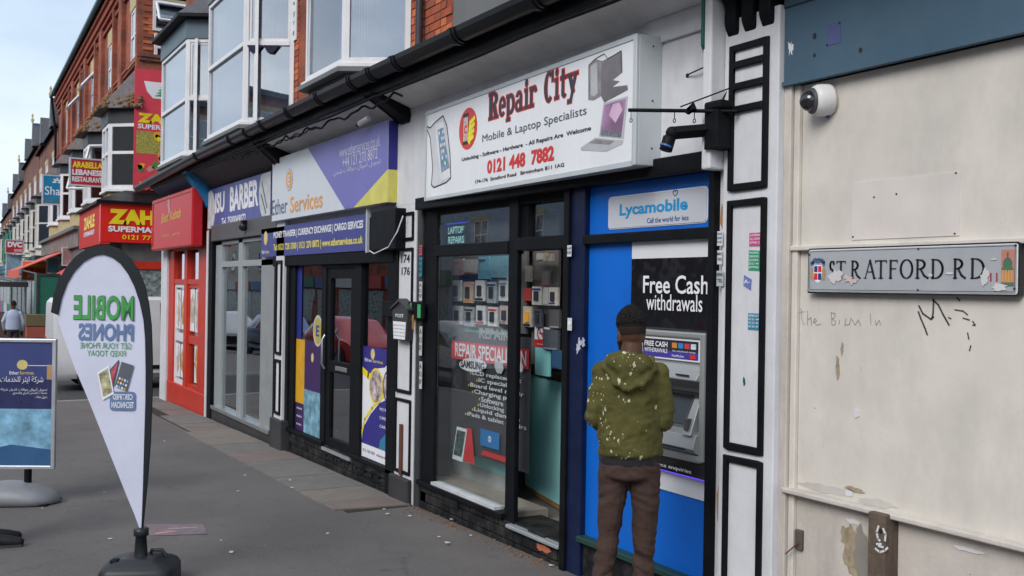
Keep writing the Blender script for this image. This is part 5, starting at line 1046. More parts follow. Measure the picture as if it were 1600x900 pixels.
ps = thing('window_poster', 'navy and yellow Arabic money transfer poster in the left window of the black framed shop', 'poster', (-10.7, 0, .3))
m = MB(); m.pbox(EP, ex[2], EP.un(470, 682)[1], ex[3], EP.un(500, 535)[1], -.003, -.001); m.build('sheet', mat('poster_violet', (.045, .02, .10), .4), ps)
A_, B_ = ex[2], ex[3]; Wp = B_-A_; pb, pt_ = EP.un(470, 682)[1], EP.un(500, 535)[1]; Hp = pt_-pb
m = MB(); m.pbox(EP, A_, pb+.34*Hp, A_+.33*Wp, pt_, 0, .001); m.build('yellow_band', mat('poster_gold', (.62, .33, .02), .4), ps)
m = MB(); m.pbox(EP, A_+.33*Wp, pb+.05, B_, pb+.50*Hp, .0, .001); m.build('photo', photo, ps)
m = MB(); m.pbox(EP, A_, pb, B_, pb+.05, .0, .001); m.build('lower_band', mat('poster_blue', (.03, .12, .28), .4), ps)
m = MB(); m.ppoly(EP, ell(EP, A_+.62*Wp, pt_-.18, .04, .05, 20), .0, .002); m.build('coin_logo', mat('logo_gold', (.62, .50, .20), .4), ps)
for k in range(3): text('- - - -', whitec, ps, EP, (A_+.06, pb+.12+.09*k, A_+.22, pb+.14+.09*k), .003)
vs_ = thing('window_vinyl', 'blue window vinyl with a yellow ringed coin logo above the Arabic poster', 'poster', (-10.7, 0, 1.2))
m = MB(); m.pbox(EP, A_, pt_+.005, A_+.18*Wp, 2.08, -.003, -.001); m.build('sheet', mat('vinyl_blue', (.02, .03, .20), .4), vs_)
m = MB(); ca_, cb2 = A_+.80*Wp, pt_+.12; m.ppoly(EP, ell(EP, ca_, cb2, .15, .17), .0, .001); m.build('ring', mat('ring_pale', (.5, .5, .42), .4), vs_); m = MB(); m.ppoly(EP, ell(EP, ca_, cb2, .12, .14), .0015, .0025); m.build('coin', mat('ring_gold', (.42, .35, .08), .4), vs_)
text('E', navy, vs_, EP, (ca_-.05, cb2-.06, ca_+.05, cb2+.06), .004, .03)
pr = thing('window_poster', 'white and navy poster with round photographs in the right window of the black shop', 'poster', (-8.6, 0, .3))
A_, B_ = ex[6], ex[7]; pb, pt_ = EP.un(590, 722)[1]-.02, EP.un(590, 547)[1]; Wp = B_-A_; Hp = pt_-pb
pb += .02
def pp(u, w): return (A_+u*Wp, pb+w*Hp)
m = MB(); m.pbox(EP, A_, pb, B_, pt_, -.003, -.001); m.build('sheet', whitec, pr)
nv = mat('poster_navy', (.035, .03, .22), .4)
m = MB(); m.ppoly(EP, [pp(0, 1), pp(0, .80), pp(.25, .76), pp(.5, .82), pp(.75, .84), pp(1, .93), pp(1, 1)], .0, .001); m.build('navy_field', nv, pr)
m = MB(); m.ppoly(EP, [pp(0, .12), pp(.05, .26), pp(.3, .40), pp(.6, .52), pp(1, .60), pp(1, .12)], .0, .001); m.build('navy_field', nv, pr)
m = MB(); m.ppoly(EP, [pp(.6, .12), pp(.65, .2), pp(1, .34), pp(1, .12)], .0012, .002); m.build('teal_field', mat('poster_teal', (.03, .20, .33), .4), pr)
m = MB(); stroke(m, EP, [pp(0, .20), pp(.1, .34), pp(.35, .46), pp(.6, .56), pp(1, .64)], .03, .0012, .002); stroke(m, EP, [pp(0, .78), pp(.2, .74), pp(.4, .72)], .06, .0012, .002); m.build('yellow_swoosh', yel, pr)
for u, w, r in ((.48, .66, .17), (.93, .68, .16)):
    m = MB(); m.ppoly(EP, [(max(A_, min(B_, x)), y) for x, y in ell(EP, *pp(u, w), r, r)], .0022, .0028); m.build('photo_ring', yel if u < .6 else nv, pr)
    m = MB(); m.ppoly(EP, [(max(A_, min(B_, x)), y) for x, y in ell(EP, *pp(u, w), r-.02, r-.02)], .003, .0036); m.build('round_photo', mat('photo_warm', (.40, .33, .32), .4, var=.8, scale=18), pr)
m = MB(); m.ppoly(EP, ell(EP, *pp(.35, .94), .05, .05), .0012, .002); m.build('coin_logo', MATS['logo_gold'], pr)
text('Ether', whitec, pr, EP, (*pp(.08, .865), *pp(.33, .895)), .003, .01); text('Services', MATS['logo_gold'], pr, EP, (*pp(.36, .865), *pp(.70, .895)), .003, .01)
for k, s in enumerate(('MONEY TRANSFER', 'CURRENCY', 'CARGO')): text(s, whitec, pr, EP, (*pp(.62, .46-.075*k), *pp(.97, .485-.075*k)), .003, .01)
text('0121 728 3300   etherservices', navy, pr, EP, (*pp(.05, .05), *pp(.9, .075)), .003)
# ---- Ether main sign (box, with right end visible)
eg = thing('shop_sign', 'white purple and yellow box sign reading Ether Services with a coin logo', 'sign', (-9.9, -.1, 2.5))
D_ = .12; X0_, X1_ = UX(423, D_), UX(603.5, D_); Zb, Zt = U(424, 340, D_)[1], U(603, 189, D_)[1]
Zb = .5*(Zb+U(604, 325, D_)[1]); PLs = (X0_, Zb, X1_, Zt); Ws, Hs = X1_-X0_, Zt-Zb
lav = mat('sign_lavender', (.15, .145, .42), .35, var=.12, scale=1.5); dpur = mat('sign_deep_blue', (.03, .03, .22), .4); pyel = mat('sign_pale_yellow', (.60, .56, .13), .4)
m = MB(); m.box(X0_, X1_, -D_, -.02, Zb, Zt); m.build('box', mat('sign_pale', (.56, .60, .66), .35, var=.03), eg, bevel=.003)
def sq(u, w): return (X0_+u*Ws, Zb+w*Hs)
ue = (UX(478, D_)-X0_)/Ws; uf = (UX(537, D_)-X0_)/Ws; ug = (UX(551, D_)-X0_)/Ws
m = MB(); m.ppoly(FA, [sq(uf, .005), sq(ug, .005), sq(.999, .40), sq(.999, .995), sq(ue, .995)], D_+.001, D_+.002); m.build('purple_field', lav, eg)
m = MB(); m.ppoly(FA, [sq(ug, .005), sq(.999, .005), sq(.999, .40)], D_+.001, D_+.002); m.build('yellow_corner', pyel, eg)
m = MB(); m.box(X1_, X1_+.003, -D_+.001, -.03, Zb+.40*Hs, Zt-.003); m.build('purple_end', dpur, eg); m = MB(); m.box(X1_, X1_+.003, -D_+.001, -.03, Zb+.003, Zb+.40*Hs); m.build('yellow_end', pyel, eg)
def et(s, x0, y0, x1, y1, mt, bold=0, pl=FA, d=D_+.003, par=None, **k): return text(s, mt, par or eg, pl, pl.rect(x0, y0, x1, y1, d), d, bold, **k)
sl2 = mat('print_slateblue', (.10, .13, .22), .4); og = mat('print_gold_orange', (.70, .32, .06), .4)
et('Ether', 424.5, 337, 449, 308, sl2, .005); et('Services', 453, 333, 504, 296, og, .012)
a, b = U(452, 281, D_); m = MB(); m.ppoly(FA, ell(FA, a, b, .125, .125), D_+.001, D_+.002); m.build('coin_rim', sl2, eg); m = MB(); m.ppoly(FA, ell(FA, a, b, .118, .118), D_+.0025, D_+.003); m.build('coin_gap', MATS['sign_pale'], eg); m = MB(); m.ppoly(FA, ell(FA, a, b, .10, .10), D_+.0035, D_+.004); m.build('coin', og, eg)
text('E', MATS['sign_pale'], eg, FA, (a-.04, b-.055, a+.04, b+.055), D_+.006, .03)
AR = {'ش': 0xFEB5, 'ر': 0xFEAD, 'ك': 0xFED9, 'ة': 0xFE93, 'ا': 0xFE8D, 'ي': 0xFEF1, 'ث': 0xFE99, 'ل': 0xFEDD, 'خ': 0xFEA5, 'د': 0xFEA9, 'م': 0xFEE1, 'ت': 0xFE95, 'ح': 0xFEA1, 'و': 0xFEED, 'أ': 0xFE83, 'ن': 0xFEE5, 'ع': 0xFEC9, 'ق': 0xFED5, 'ه': 0xFEE9, 'س': 0xFEB1, 'ب': 0xFE8F}
NJ = set('رةادوأ')
def arabic(s):
    o = []
    for w in s.split(' '):
        q = []
        for i, ch in enumerate(w):
            pj = i > 0 and w[i-1] not in NJ; nj = i < len(w)-1 and ch not in NJ
            base = AR[ch]; k = (3 if (pj and nj) else 1 if pj else 2 if nj else 0)
            if ch in NJ and k > 1: k -= 2
            q.append(chr(base+k))
        o.append(''.join(reversed(q)))
    return ' '.join(reversed(o))
pw = mat('print_palegrey', (.52, .53, .6), .4)
et('www.etherservices.co.uk', 530, 247, 594, 209, pw, -.002); et('+44 121 270 8872', 535, 262, 590, 230, pw, -.002); et(arabic('تحويل أموال حوالات شحن'), 521, 276, 595, 245, pw, .0)
# ---- lower banner
lb_ = thing('banner_sign', 'long navy banner reading money transfer, currency exchange and cargo services', 'sign', (-10, -.06, 2.1))
X0b, X1b = UX(407, .06), UX(572.5, .06); z0b, z1b = U(490, 397, .06)[1], U(490, 346, .06)[1]
z0b = .5*(U(410, 404, .06)[1]+U(570, 389, .06)[1]); z1b = min(z1b, Zb-.02)
m = MB(); m.box(X0b, X1b, -.06, -.045, z0b, z1b); m.build('board', mat('banner_navy', (.05, .06, .24), .4, var=.06), lb_, bevel=.002)
m = MB(); m.box(X1b, X1b+.03, -.075, -.04, z0b-.02, z1b+.12); m.build('end_trim', MATS['sign_case'], lb_)
hb_ = z1b-z0b; BW = X1b-X0b
text('MONEY TRANSFER | CURRENCY EXCHANGE | CARGO SERVICES', whitec, lb_, FA, (X0b+.52, z0b+.56*hb_, X1b-.10, z0b+.84*hb_), .062, .03)
text('Tel: 0121 728 3300 | 0121 270 8872 | www.etherservices.co.uk', mat('print_lemon', (.70, .60, .10), .4), lb_, FA, (X0b+.52, z0b+.14*hb_, X1b-.10, z0b+.42*hb_), .062, .03)
m = MB(); m.ppoly(FA, ell(FA, X0b+.2, z0b+.66*hb_, .075, .085, 20), .061, .0625); m.build('coin_logo', MATS['logo_gold'], lb_); text('Ether', whitec, lb_, FA, (X0b+.05, z0b+.12*hb_, X0b+.17, z0b+.25*hb_), .063, .01); text('Services', MATS['print_lemon'], lb_, FA, (X0b+.19, z0b+.12*hb_, X0b+.36, z0b+.25*hb_), .063, .01)
# black box, house shaped letterbox
bb = thing('shutter_box', 'black metal control box with a loose white wire beside the purple sign', 'box', (-8.3, -.1, 2.2))
a0, b0 = U(578, 392, .13); a1, b1 = U(618, 328, .13)
m = MB(); m.box(a0, a1, -.13, 0, b0, 2.5); m.build('case', black, bb, bevel=.01)
m = MB(); m.tube([(a0+.02, -.14, b0), (a0+.15, -.15, b0-.03), (a1-.1, -.15, b0+.02), (a1+.02, -.12, b0+.15), (a1+.05, -.08, b1-.05)], .006, 5); m.build('wire', whitev, bb)
mb_ = thing('letterbox', 'black house shaped letterbox with a white note fixed to the numbered pilaster', 'letterbox', (-8, -.1, 1.2))
LB = Pl((0, 0, 0), (1, 0, 0)); d = .10
a0, b0 = U(612, 530, d); a1, b1 = U(637, 484, d); ap = U(625, 466, d)[1]
pm_ = mat('letterbox_grey', (.045, .045, .048), .45)
m = MB(); m.ppoly(FA, [(a0+.03, b0), (a1-.03, b0), (a1, b1), (a0, b1)], .035, d); m.build('body', pm_, mb_, bevel=.004)
m = MB(); m.ppoly(FA, [(a0-.02, b1-.01), (a0-.02, b1+.01), ((a0+a1)/2, ap), (a1+.02, b1+.01), (a1+.02, b1-.01), ((a0+a1)/2, ap-.03)], .03, d+.015); m.build('roof', pm_, mb_, bevel=.003)
m = MB(); m.ppoly(FA, [(a0+.02, b1), (a1-.02, b1), ((a0+a1)/2, ap-.02)], .04, d-.004); m.build('gable', pm_, mb_)
m = MB(); m.ppoly(FA, [(a0+.045, b0+.01), (a1-.045, b0+.01), (a1-.03, b0+.16), (a0+.03, b0+.16)], d+.001, d+.003); m.build('note', whitec, mb_)
for k in range(4): text('post here', blk, mb_, FA, (a0+.05, b0+.03+.03*k, a1-.05, b0+.045+.03*k), d+.004)
text('POST', whitec, mb_, FA, (a0+.08, b1-.07, a1-.08, b1-.04), d+.002, .01)
for lab, x0, x1, y0, y1, dd_ in (('black intercom box left of the house shaped letterbox', 597, 614, 494, 471, .10), ('black box with green and orange stickers right of the letterbox', 637, 660, 497, 472, .06)):
    a0, b0 = U(x0, y0, dd_); a1, b1 = U(x1, y1, dd_); t = thing('wall_box', lab, 'box', (a0, 0, b0)); m = MB(); m.box(a0, a1, -dd_, -.03, b0, b1); m.build('case', blackm, t, bevel=.006)
    if dd_ < .08:
        m = MB(); m.box(a0+.05, a0+.08, -dd_-.003, -dd_-.001, b0-.02, b1-.01); m.box(a0+.2, a0+.26, -dd_-.003, -dd_-.001, b0+.01, b1-.02); m.build('green_sticker', grn, t)
        m = MB(); m.box(a0+.10, a0+.13, -dd_-.005, -dd_-.001, b0-.09, b0+.03); m.build('orange_tag', mat('tag_orange', (.35, .15, .04), .5), t)

# ================================================================ BARBER SHOP
bs2 = thing('barber_shop', 'barber shop with grey metal framed glazing over a dark grey stall riser', 'shop', (-13.2, 0, gz(-13)))
soff(-15.1, -11.5, dsoff, bs2, 3.2); m = MB(); m.box(-15.0, -11.5, .0, .25, 2.46, 3.3); m.build('fascia', BRd, bs2)
m = MB(); m.box(-14.82, -11.6, -.06, .1, U(380, 372)[1], U(380, 345)[1]); m.build('shutter_housing', mat('shutter_grey', (.09, .09, .095), .5), bs2, bevel=.01)
gx = [UX(p) for p in (337, 346, 372, 378, 408, 428)]; ztp = 2.42; zr1 = U(372, 412)[1]
m = MB(); m.box(gx[0], gx[1], -.0, .08, .02, ztp); m.box(gx[2], gx[3], -.0, .08, .02, ztp); m.build('mullion', alu, bs2, bevel=.004)
m = MB(); m.box(gx[4], gx[5], -.0, .10, .02, ztp); m.build('corner_post', mat('grey_frame', (.25, .265, .275), .45), bs2, bevel=.005)
m = MB(); m.box(gx[1], gx[2], .0, .07, zr1-.04, zr1+.04); m.box(gx[3], -11.64, .0, .07, zr1-.04, zr1+.04); m.box(gx[0], gx[5], .0, .07, ztp-.05, ztp); m.build('transom', alu, bs2, bevel=.004)
m = MB(); m.box(gx[0], gx[5], -.05, .08, .0, .05); m.build('cill', steel, bs2, bevel=.005)
m = MB(); m.box(-14.85, -11.55, -.02, .25, gz(-14)-.15, .0); m.build('stall_riser', dgrey, bs2, bevel=.01)
pane(bs2, gx[1], gx[2], .05, ztp-.05, .04, gl_refl); pane(bs2, gx[3], gx[4], .05, ztp-.05, .04, gl_refl)
m = MB(); frame(m, FA, gx[5]-.01, .03, -11.62, zr1-.04, .05, -.06, -.01); dd = m.build('door', mat('door_grey', (.10, .105, .11), .45), bs2, bevel=.004)
m = MB(); m.pbox(FA, gx[5]+.04, .08, -11.67, zr1-.09, -.04, -.034); m.build('pane', gl_refl, dd)
ir = MB(); ir.box(-14.9, -11.5, 2.2, 2.3, 0, 2.6); ir.box(-14.95, -14.9, .2, 2.3, 0, 2.6); ir.box(-11.5, -11.45, .2, 2.3, 0, 2.6); ir.box(-14.9, -11.5, .2, 2.3, 2.45, 2.5); ir.box(-14.9, -11.5, .2, 2.3, -.25, -.1); ir.build('inner_wall', mat('inner_pale', (.20, .21, .21), .8), bs2)
m = MB()
for k in range(5): m.box(-14.7+.16*k, -14.6+.16*k, .3, .32, .0, 1.9)
m.build('blind_slat', mat('blind_pale', (.34, .40, .42), .7), bs2)
ig = thing('shop_sign', 'purple blue sign reading ISU BARBER with round pale pictures at its ends', 'sign', (-13.7, -.05, 2.6))
D2 = .05; X0_, X1_ = UX(323, D2), UX(421, D2); z0, z1 = .5*(U(325, 362, D2)[1]+U(420, 338, D2)[1]), .5*(U(325, 300, D2)[1]+U(420, 265, D2)[1])
m = MB(); m.box(X0_, X1_, -D2, .0, z0, z1); m.build('board', mat('barber_blue', (.075, .09, .30), .4, var=.06), ig, bevel=.003)
et('ISU', 336, 334, 351, 298, whitec, .04, d=D2+.002, par=ig); et('BARBER', 359, 331, 404, 279, whitec, .04, d=D2+.002, par=ig); et('Tel. 7500069072', 346, 353, 384, 333, whitec, .02, d=D2+.002, par=ig)
for px, py, q in ((328.5, 330, .30), (418, 300, .36)):
    a, b = U(px, py, D2); m = MB(); m.ppoly(FA, [(min(X1_-.01, max(X0_+.01, x)), min(z1-.01, max(z0+.01, y))) for x, y in ell(FA, a, b, q, q)], D2+.001, D2+.002); m.build('round_picture', mat('barber_picture', (.50, .51, .54), .4, var=.25, scale=7), ig)
a, b = U(414, 300, D2); m = MB(); stroke(m, FA, [(a-.12, b+.12), (a+.1, b-.2)], .03, D2+.003, D2+.004); stroke(m, FA, [(a-.16, b-.02), (a+.06, b-.26)], .03, D2+.003, D2+.004); m.build('scissors_picture', slg, ig)
t = thing('security_camera', 'small dark dome camera under the barber sign', 'security camera', (-14, 0, 2.4)); a, b = U(380, 354, .1); m = MB(); m.ball((a, -.1, b), .06); m.build('dome', blk, t); m = MB(); m.box(a-.05, a+.05, -.12, -.0, b+.03, b+.08); m.build('base', blackm, t)

# ================================================================ RED TAKEAWAY
tk = thing('red_takeaway_shop', 'red framed takeaway shop with fried food pictures in its windows', 'shop', (-16.5, 0, gz(-16.5)))
soff(-18.1, -15.2, mat('soffit_blue', (.03, .10, .18), .6), tk, 3.2)
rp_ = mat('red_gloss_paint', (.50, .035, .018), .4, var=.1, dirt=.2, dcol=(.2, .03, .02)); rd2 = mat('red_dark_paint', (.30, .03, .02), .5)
m = MB(); m.box(-17.95, -15.15, .0, .25, 2.35, 3.3); m.build('fascia', rp_, tk)
m = MB(); m.box(-17.95, -15.15, -.03, .2, gz(-17)-.1, .14); m.build('stall_riser', rp_, tk, bevel=.01)
for a, b in ((-17.95, -17.55), (-16.75, -16.55), (-15.75, -15.15)): m = MB(); m.box(a, b, -.02, .15, .12, 2.36); m.build('post', rp_, tk, bevel=.01)
for a, b in ((-17.55, -16.75), (-16.55, -15.75)):
    m = MB(); frame(m, FA, a, .14, b, 1.8, .06, -.08, -.01); m.pbox(FA, a+.06, .85, b-.06, .98, -.08, -.01); m.build('window_frame', whitev if a < -17 else rp_, tk)
    pane(tk, a+.06, b-.06, .2, 1.75, .05, gl_shop); pane(tk, a, b, 1.86, 2.3, .05, gl_refl)
    m = MB(); m.box(a, b, -.01, .08, 1.8, 1.88); m.build('transom', rp_, tk)
fd = mat('food_photo', (.52, .27, .10), .5, var=.5, scale=8); fd2 = mat('food_photo_pale', (.48, .42, .36), .5, var=.4, scale=6)
fw = Pl((0, .035, 0), (1, 0, 0))
for i, (a, b, z0, z1, lab) in enumerate(((-17.5, -17.2, 1.05, 1.7, 'pale food poster at the upper far end of the red shop window'), (-17.15, -16.8, 1.05, 1.7, 'orange food poster in the upper middle of the red shop window'), (-17.5, -17.2, .25, .8, 'pale food poster at the lower far end of the red shop window'), (-17.15, -16.8, .25, .8, 'orange food poster in the lower middle of the red shop window'), (-16.5, -16.2, 1.05, 1.75, 'pale fried food poster in the upper near window of the red shop'), (-16.15, -15.8, .25, .82, 'fried chicken poster in the lower near window of the red shop'), (-16.15, -15.8, 1.05, 1.72, 'orange food poster in the upper near window of the red shop'))):
    t = thing('food_poster', lab, 'poster', (a, 0, z0), group='food posters in the red shop window'); m = MB(); m.pbox(fw, a, z0, b, z1, 0, .002); m.build('sheet', whitec, t); m = MB(); m.ppoly(fw, splat(fw, (a+b)/2, (z0+z1)/2, (b-a)*.42, (z1-z0)*.38, i), .003, .004); m.build('food_picture', fd if i % 2 else fd2, t)
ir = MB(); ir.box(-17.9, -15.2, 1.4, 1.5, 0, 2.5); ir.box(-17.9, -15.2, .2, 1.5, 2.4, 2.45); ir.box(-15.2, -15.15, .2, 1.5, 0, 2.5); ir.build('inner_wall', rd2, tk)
rb = thing('shop_sign', 'tilted glossy red box sign with faded yellow script above the takeaway', 'sign', (-16.8, -.3, 2.4))
Dr, Db = .25, .16; X1_ = UX(301, Dr, 330); X0_ = UX(238, Dr, 355); z0, z1 = U(300, 384, Dr)[1], U(301, 292, Dr)[1]
rg = mat('sign_gloss_red', (.50, .02, .03), .35, var=.06, spec=.15, rvar=.05); m = MB(); m.box(X0_, X1_, -Dr, -.10, z0, z1); m.build('box', rg, rb, bevel=.012)
m = MB(); frame(m, FA, X0_+.02, z0+.02, X1_-.02, z1-.02, .04, Dr, Dr+.01); m.build('trim', rp_, rb)
gd = mat('print_old_gold', (.62, .36, .08), .5); Wr, Hr = X1_-X0_, z1-z0
text('Best Kebab', gd, rb, FA, (X0_+.26*Wr, z0+.50*Hr, X0_+.75*Wr, z0+.68*Hr), Dr+.003, .02, shear=.3, skew=.02); text('halal   grill', gd, rb, FA, (X0_+.28*Wr, z0+.22*Hr, X0_+.72*Wr, z0+.28*Hr), Dr+.003, .01)
m = MB(); m.ppoly(FA, splat(FA, X0_+.45*Wr, z0+.80*Hr, .10, .12, 5, rough=.7), Dr+.003, Dr+.004); m.build('chef_picture', mat('faded_pink', (.50, .28, .28), .5), rb)

# ================================================================ SUPERMARKET ACROSS THE SIDE STREET
th2 = math.radians(1.3)
RP = Pl((-24.5, .6, 0), (math.cos(th2), -math.sin(th2), 0))     # street face of the far row, a negative = further away
FL = flank(-24.5)
zh = thing('supermarket_building', 'tall red brick corner building with stone headed sash windows over a supermarket', 'building', (-24.5, .6, gz(-24.5)))
m = MB(); LZ = 22.5; TZ = 9.75
m.pbox(RP, -LZ, -.6, -.01, TZ, -8, 0); zw = m.build('wall', BR, zh)
m = MB(); m.add([RP.pt(-LZ-.1, TZ, .25), RP.pt(.1, TZ, .25), RP.pt(.1, TZ+2.4, -4), RP.pt(-LZ-.1, TZ+2.4, -4), RP.pt(.1, TZ, -8.2), RP.pt(-LZ-.1, TZ, -8.2)], [(0, 1, 2, 3), (3, 2, 4, 5), (1, 4, 2), (0, 3, 5)]); m.build('roof', slate, zh)
brk = mat('moulded_brick', (.27, .065, .035), .8, var=.25, scale=12); stone = mat('buff_stone', (.44, .36, .21), .8, var=.15); turq = mat('gutter_green', (.02, .13, .16), .4)
for z0, z1, d in ((9.2, 9.32, .10), (9.32, 9.5, .16), (9.5, 9.62, .22), (8.98, 9.06, .07)): m = MB(); m.pbox(RP, -LZ, z0, .0+d, z1, -.1, d); m.build('cornice', brk, zh)
m = MB(); m.tube([RP.pt(-LZ-.1, 9.72, .32), RP.pt(.2, 9.72, .32)], .075, 10); m.build('gutter', turq, zh)
m = MB(); m.tube([RP.pt(-LZ-.05, 9.72, .30), RP.pt(-LZ-.05, 8.2, .12), RP.pt(-LZ-.05, 3, .08)], .05, 8); m.build('downpipe', blackm, zh)
m = MB(); m.tube([RP.pt(-11.6, 8.9, .10), RP.pt(-11.6, 3, .08)], .05, 8); m.build('downpipe', mat('downpipe_brown', (.07, .03, .03), .5), zh)
for z0, z1 in ((7.0, 7.08), (7.08, 7.15)): m = MB(); m.pbox(RP, -LZ, z0, .05, z1, -.1, .06+(z0-7)*.4); m.build('string_course', brk, zh); m = MB(); m.pbox(FL, .6-.06, z0, 7, z1, .0, .06+(z0-7)*.4); m.build('string_course', BRd, zh)
m = MB(); m.pbox(FL, .5, 8.5, 7, 8.62, .0, .05); m.build('string_course', BRd, zh)
def sashwin(pl, a, z0, z1, w, par, head=None, c=0, opened=False, gl=gl_up):
    m = MB(); frame(m, pl, a-w/2, z0, a+w/2, z1, .07, c-.05, c+.025); zm = (z0+z1)/2; m.pbox(pl, a-w/2+.07, zm-.03, a+w/2-.07, zm+.03, c-.04, c+.03)
    if w > .9: m.pbox(pl, a-.03, z0+.07, a+.03, z1-.07, c-.04, c+.028)
    f = m.build('window', upvc, par, bevel=.006); q = MB(); q.pbox(pl, a-w/2+.07, z0+.07, a+w/2-.07, z1-.07, c+.004, c+.010); q.build('pane', gl, f)
    q = MB(); q.pbox(pl, a-w/2+.06, z0+.06, a+w/2-.06, z1-.06, c+.001, c+.003); q.build('unlit_room', roomd, f)  # dark sheet standing in for the unlit room behind the pane
    if head: q = MB(); q.pbox(pl, a-w/2-.1, z1, a+w/2+.1, z1+head, c+.0, c+.045); q.build('stone_head', stone, f); q = MB(); q.pbox(pl, a-w/2-.08, z0-.09, a+w/2+.08, z0, c, c+.09); q.build('sill', stone, f)
    if opened:
        t0, t1 = z1-.07, z1-.55; q = MB(); P = [pl.pt(a-w/2+.08, t0, c+.03), pl.pt(a+w/2-.08, t0, c+.03), pl.pt(a+w/2-.08, t1, c+.42), pl.pt(a-w/2+.08, t1, c+.42)]
        for i in range(4): q.tube([P[i], P[(i+1) % 4]], .035, 4, smooth=False)
        q.build('open_casement', upvc, f); q = MB(); q.quad(*P); q.nofix = True; q.build('casement_glass', gl, f)
    return f
for i in range(5):
    a = -1.0-4.25*i
    sashwin(RP, a, 7.15, 8.45, 1.15, zh, .42, opened=(i in (2, 3)))
    m = MB(); m.pbox(RP, a-2.25, 3.6, a-1.65, 9.2, 0, .11); m.build('brick_pier', BR, zh)
    m = MB(); m.pbox(RP, a+.75, 3.6, a+.98, 9.2, 0, .11); m.build('brick_pier', BR, zh)
# flank: bricks as pieces, window with open casement, lower window
brickfield(zw, FL, .62, 6.95, 1.62, 8.6, clip=lambda a, z, w: not (.80 < a < 1.5 and (8.1 < z or 6.95 < z < 7.62)), seed=6, proud=.012)
brickfield(zw, FL, .44, 3.9, .52, 8.6, seed=8, proud=.01)
m = MB(); 
sashwin(FL, 1.28, 7.72, 8.45, .9, zh, c=.02, opened=True); sashwin(FL, 1.22, 7.02, 7.66, .7, zh, c=.02)
m = MB(); m.pbox(FL, .82, 8.46, 1.8, 8.7, .02, .05); m.build('stone_head', stone, zh)
# first floor bays of the far row
def farbay(pl, a0, a1, z0, z1, out, par, cant=.55, col=upvc, roofm=slate, fasc=dgrey, rz=.9, hairy=False, opened=False):
    P = [(a0-cant, .01), (a0, out), (a1, out), (a1+cant, .01)]
    def ring(za, zb_, e, mt, nm): m = MB(); m.prism([pl.pt(a+(e if i > 1 else -e), za, c+(e if 0 < i < 3 else 0)) for i, (a, c) in enumerate(P)], (0, 0, zb_-za)); return m.build(nm, mt, par)
    ring(z0-.5, z0-.06, -.03, stone if col is upvc else col, 'apron'); ring(z0-.06, z0, .05, col, 'sill'); ring(z1, z1+.32, .03, fasc, 'fascia')
    ring(z0+.02, z1, -.08, roomd, 'unlit_room')  # dark core standing in for the unlit room inside the bay
    for i in range(3):
        p, q = pl.pt(P[i][0], 0, P[i][1]), pl.pt(P[i+1][0], 0, P[i+1][1]); sp_ = Pl(p, q-p); w = (q-p).length
        m = MB(); frame(m, sp_, 0, z0, w, z1, .09, -.06, .01); zm = z0+(z1-z0)*.55; m.pbox(sp_, .09, zm-.035, w-.09, zm+.035, -.05, .012)
        if w > 1: m.pbox(sp_, w/2-.05, z0+.09, w/2+.05, z1-.09, -.05, .012)
        f = m.build('window', col, par); m = MB(); m.pbox(sp_, .08, z0+.08, w-.08, z1-.08, -.03, -.025); m.build('pane', gl_up, f)
        if opened and i == 2:
            q_ = MB(); Pp = [sp_.pt(.05, z1-.05, .03), sp_.pt(w-.05, z1-.05, .03), sp_.pt(w-.05, z1-.9, .35), sp_.pt(.05, z1-.9, .35)]
            for k in range(4): q_.tube([Pp[k], Pp[(k+1) % 4]], .04, 4, smooth=False)
            q_.build('open_casement', col, f)
    e = .22; b_ = [pl.pt(P[0][0]-e, z1+.32, 0), pl.pt(P[1][0]-e*.5, z1+.32, out+e), pl.pt(P[2][0]+e*.5, z1+.32, out+e), pl.pt(P[3][0]+e, z1+.32, 0)]
    t_ = [pl.pt(P[0][0]+.2, z1+.32+rz, .02), pl.pt(P[1][0]+.25, z1+.32+rz, .06), pl.pt(P[2][0]-.25, z1+.32+rz, .06), pl.pt(P[3][0]-.2, z1+.32+rz, .02)]
    m = MB(); m.add(b_+t_, [(0, 1, 5, 4), (1, 2, 6, 5), (2, 3, 7, 6), (4, 5, 6, 7), (3, 2, 1, 0)]); m.build('bay_roof', roofm, par)
    if hairy:
        R = random.Random(5); m = MB()
        for k in range(150):
            t = R.random(); i = 1 if t < .5 else 2; u = R.random(); q = b_[i].lerp(b_[i+1], u).lerp(t_[i].lerp(t_[i+1], u), R.random()*.35)
            r = R.uniform(.03, .09); m.ball(q+V((0, 0, .02)), (r, r, r*.7), 5, 3)
        m.build('moss', mat('roof_moss', (.16, .10, .045), .95, var=.5, scale=20, bump=.6), par)
slr = mat('old_slate', (.12, .105, .11), .7, var=.35, scale=12, bump=.5, bscale=20)
for i in range(5):
    a = -1.0-4.25*i; farbay(RP, a-.75, a+.45, 4.0, 5.55, .62, zh, .5, roofm=slr, fasc=mat('fascia_charcoal', (.03, .035, .045), .5), rz=1.0, hairy=(i < 2), opened=(i in (1, 2)))
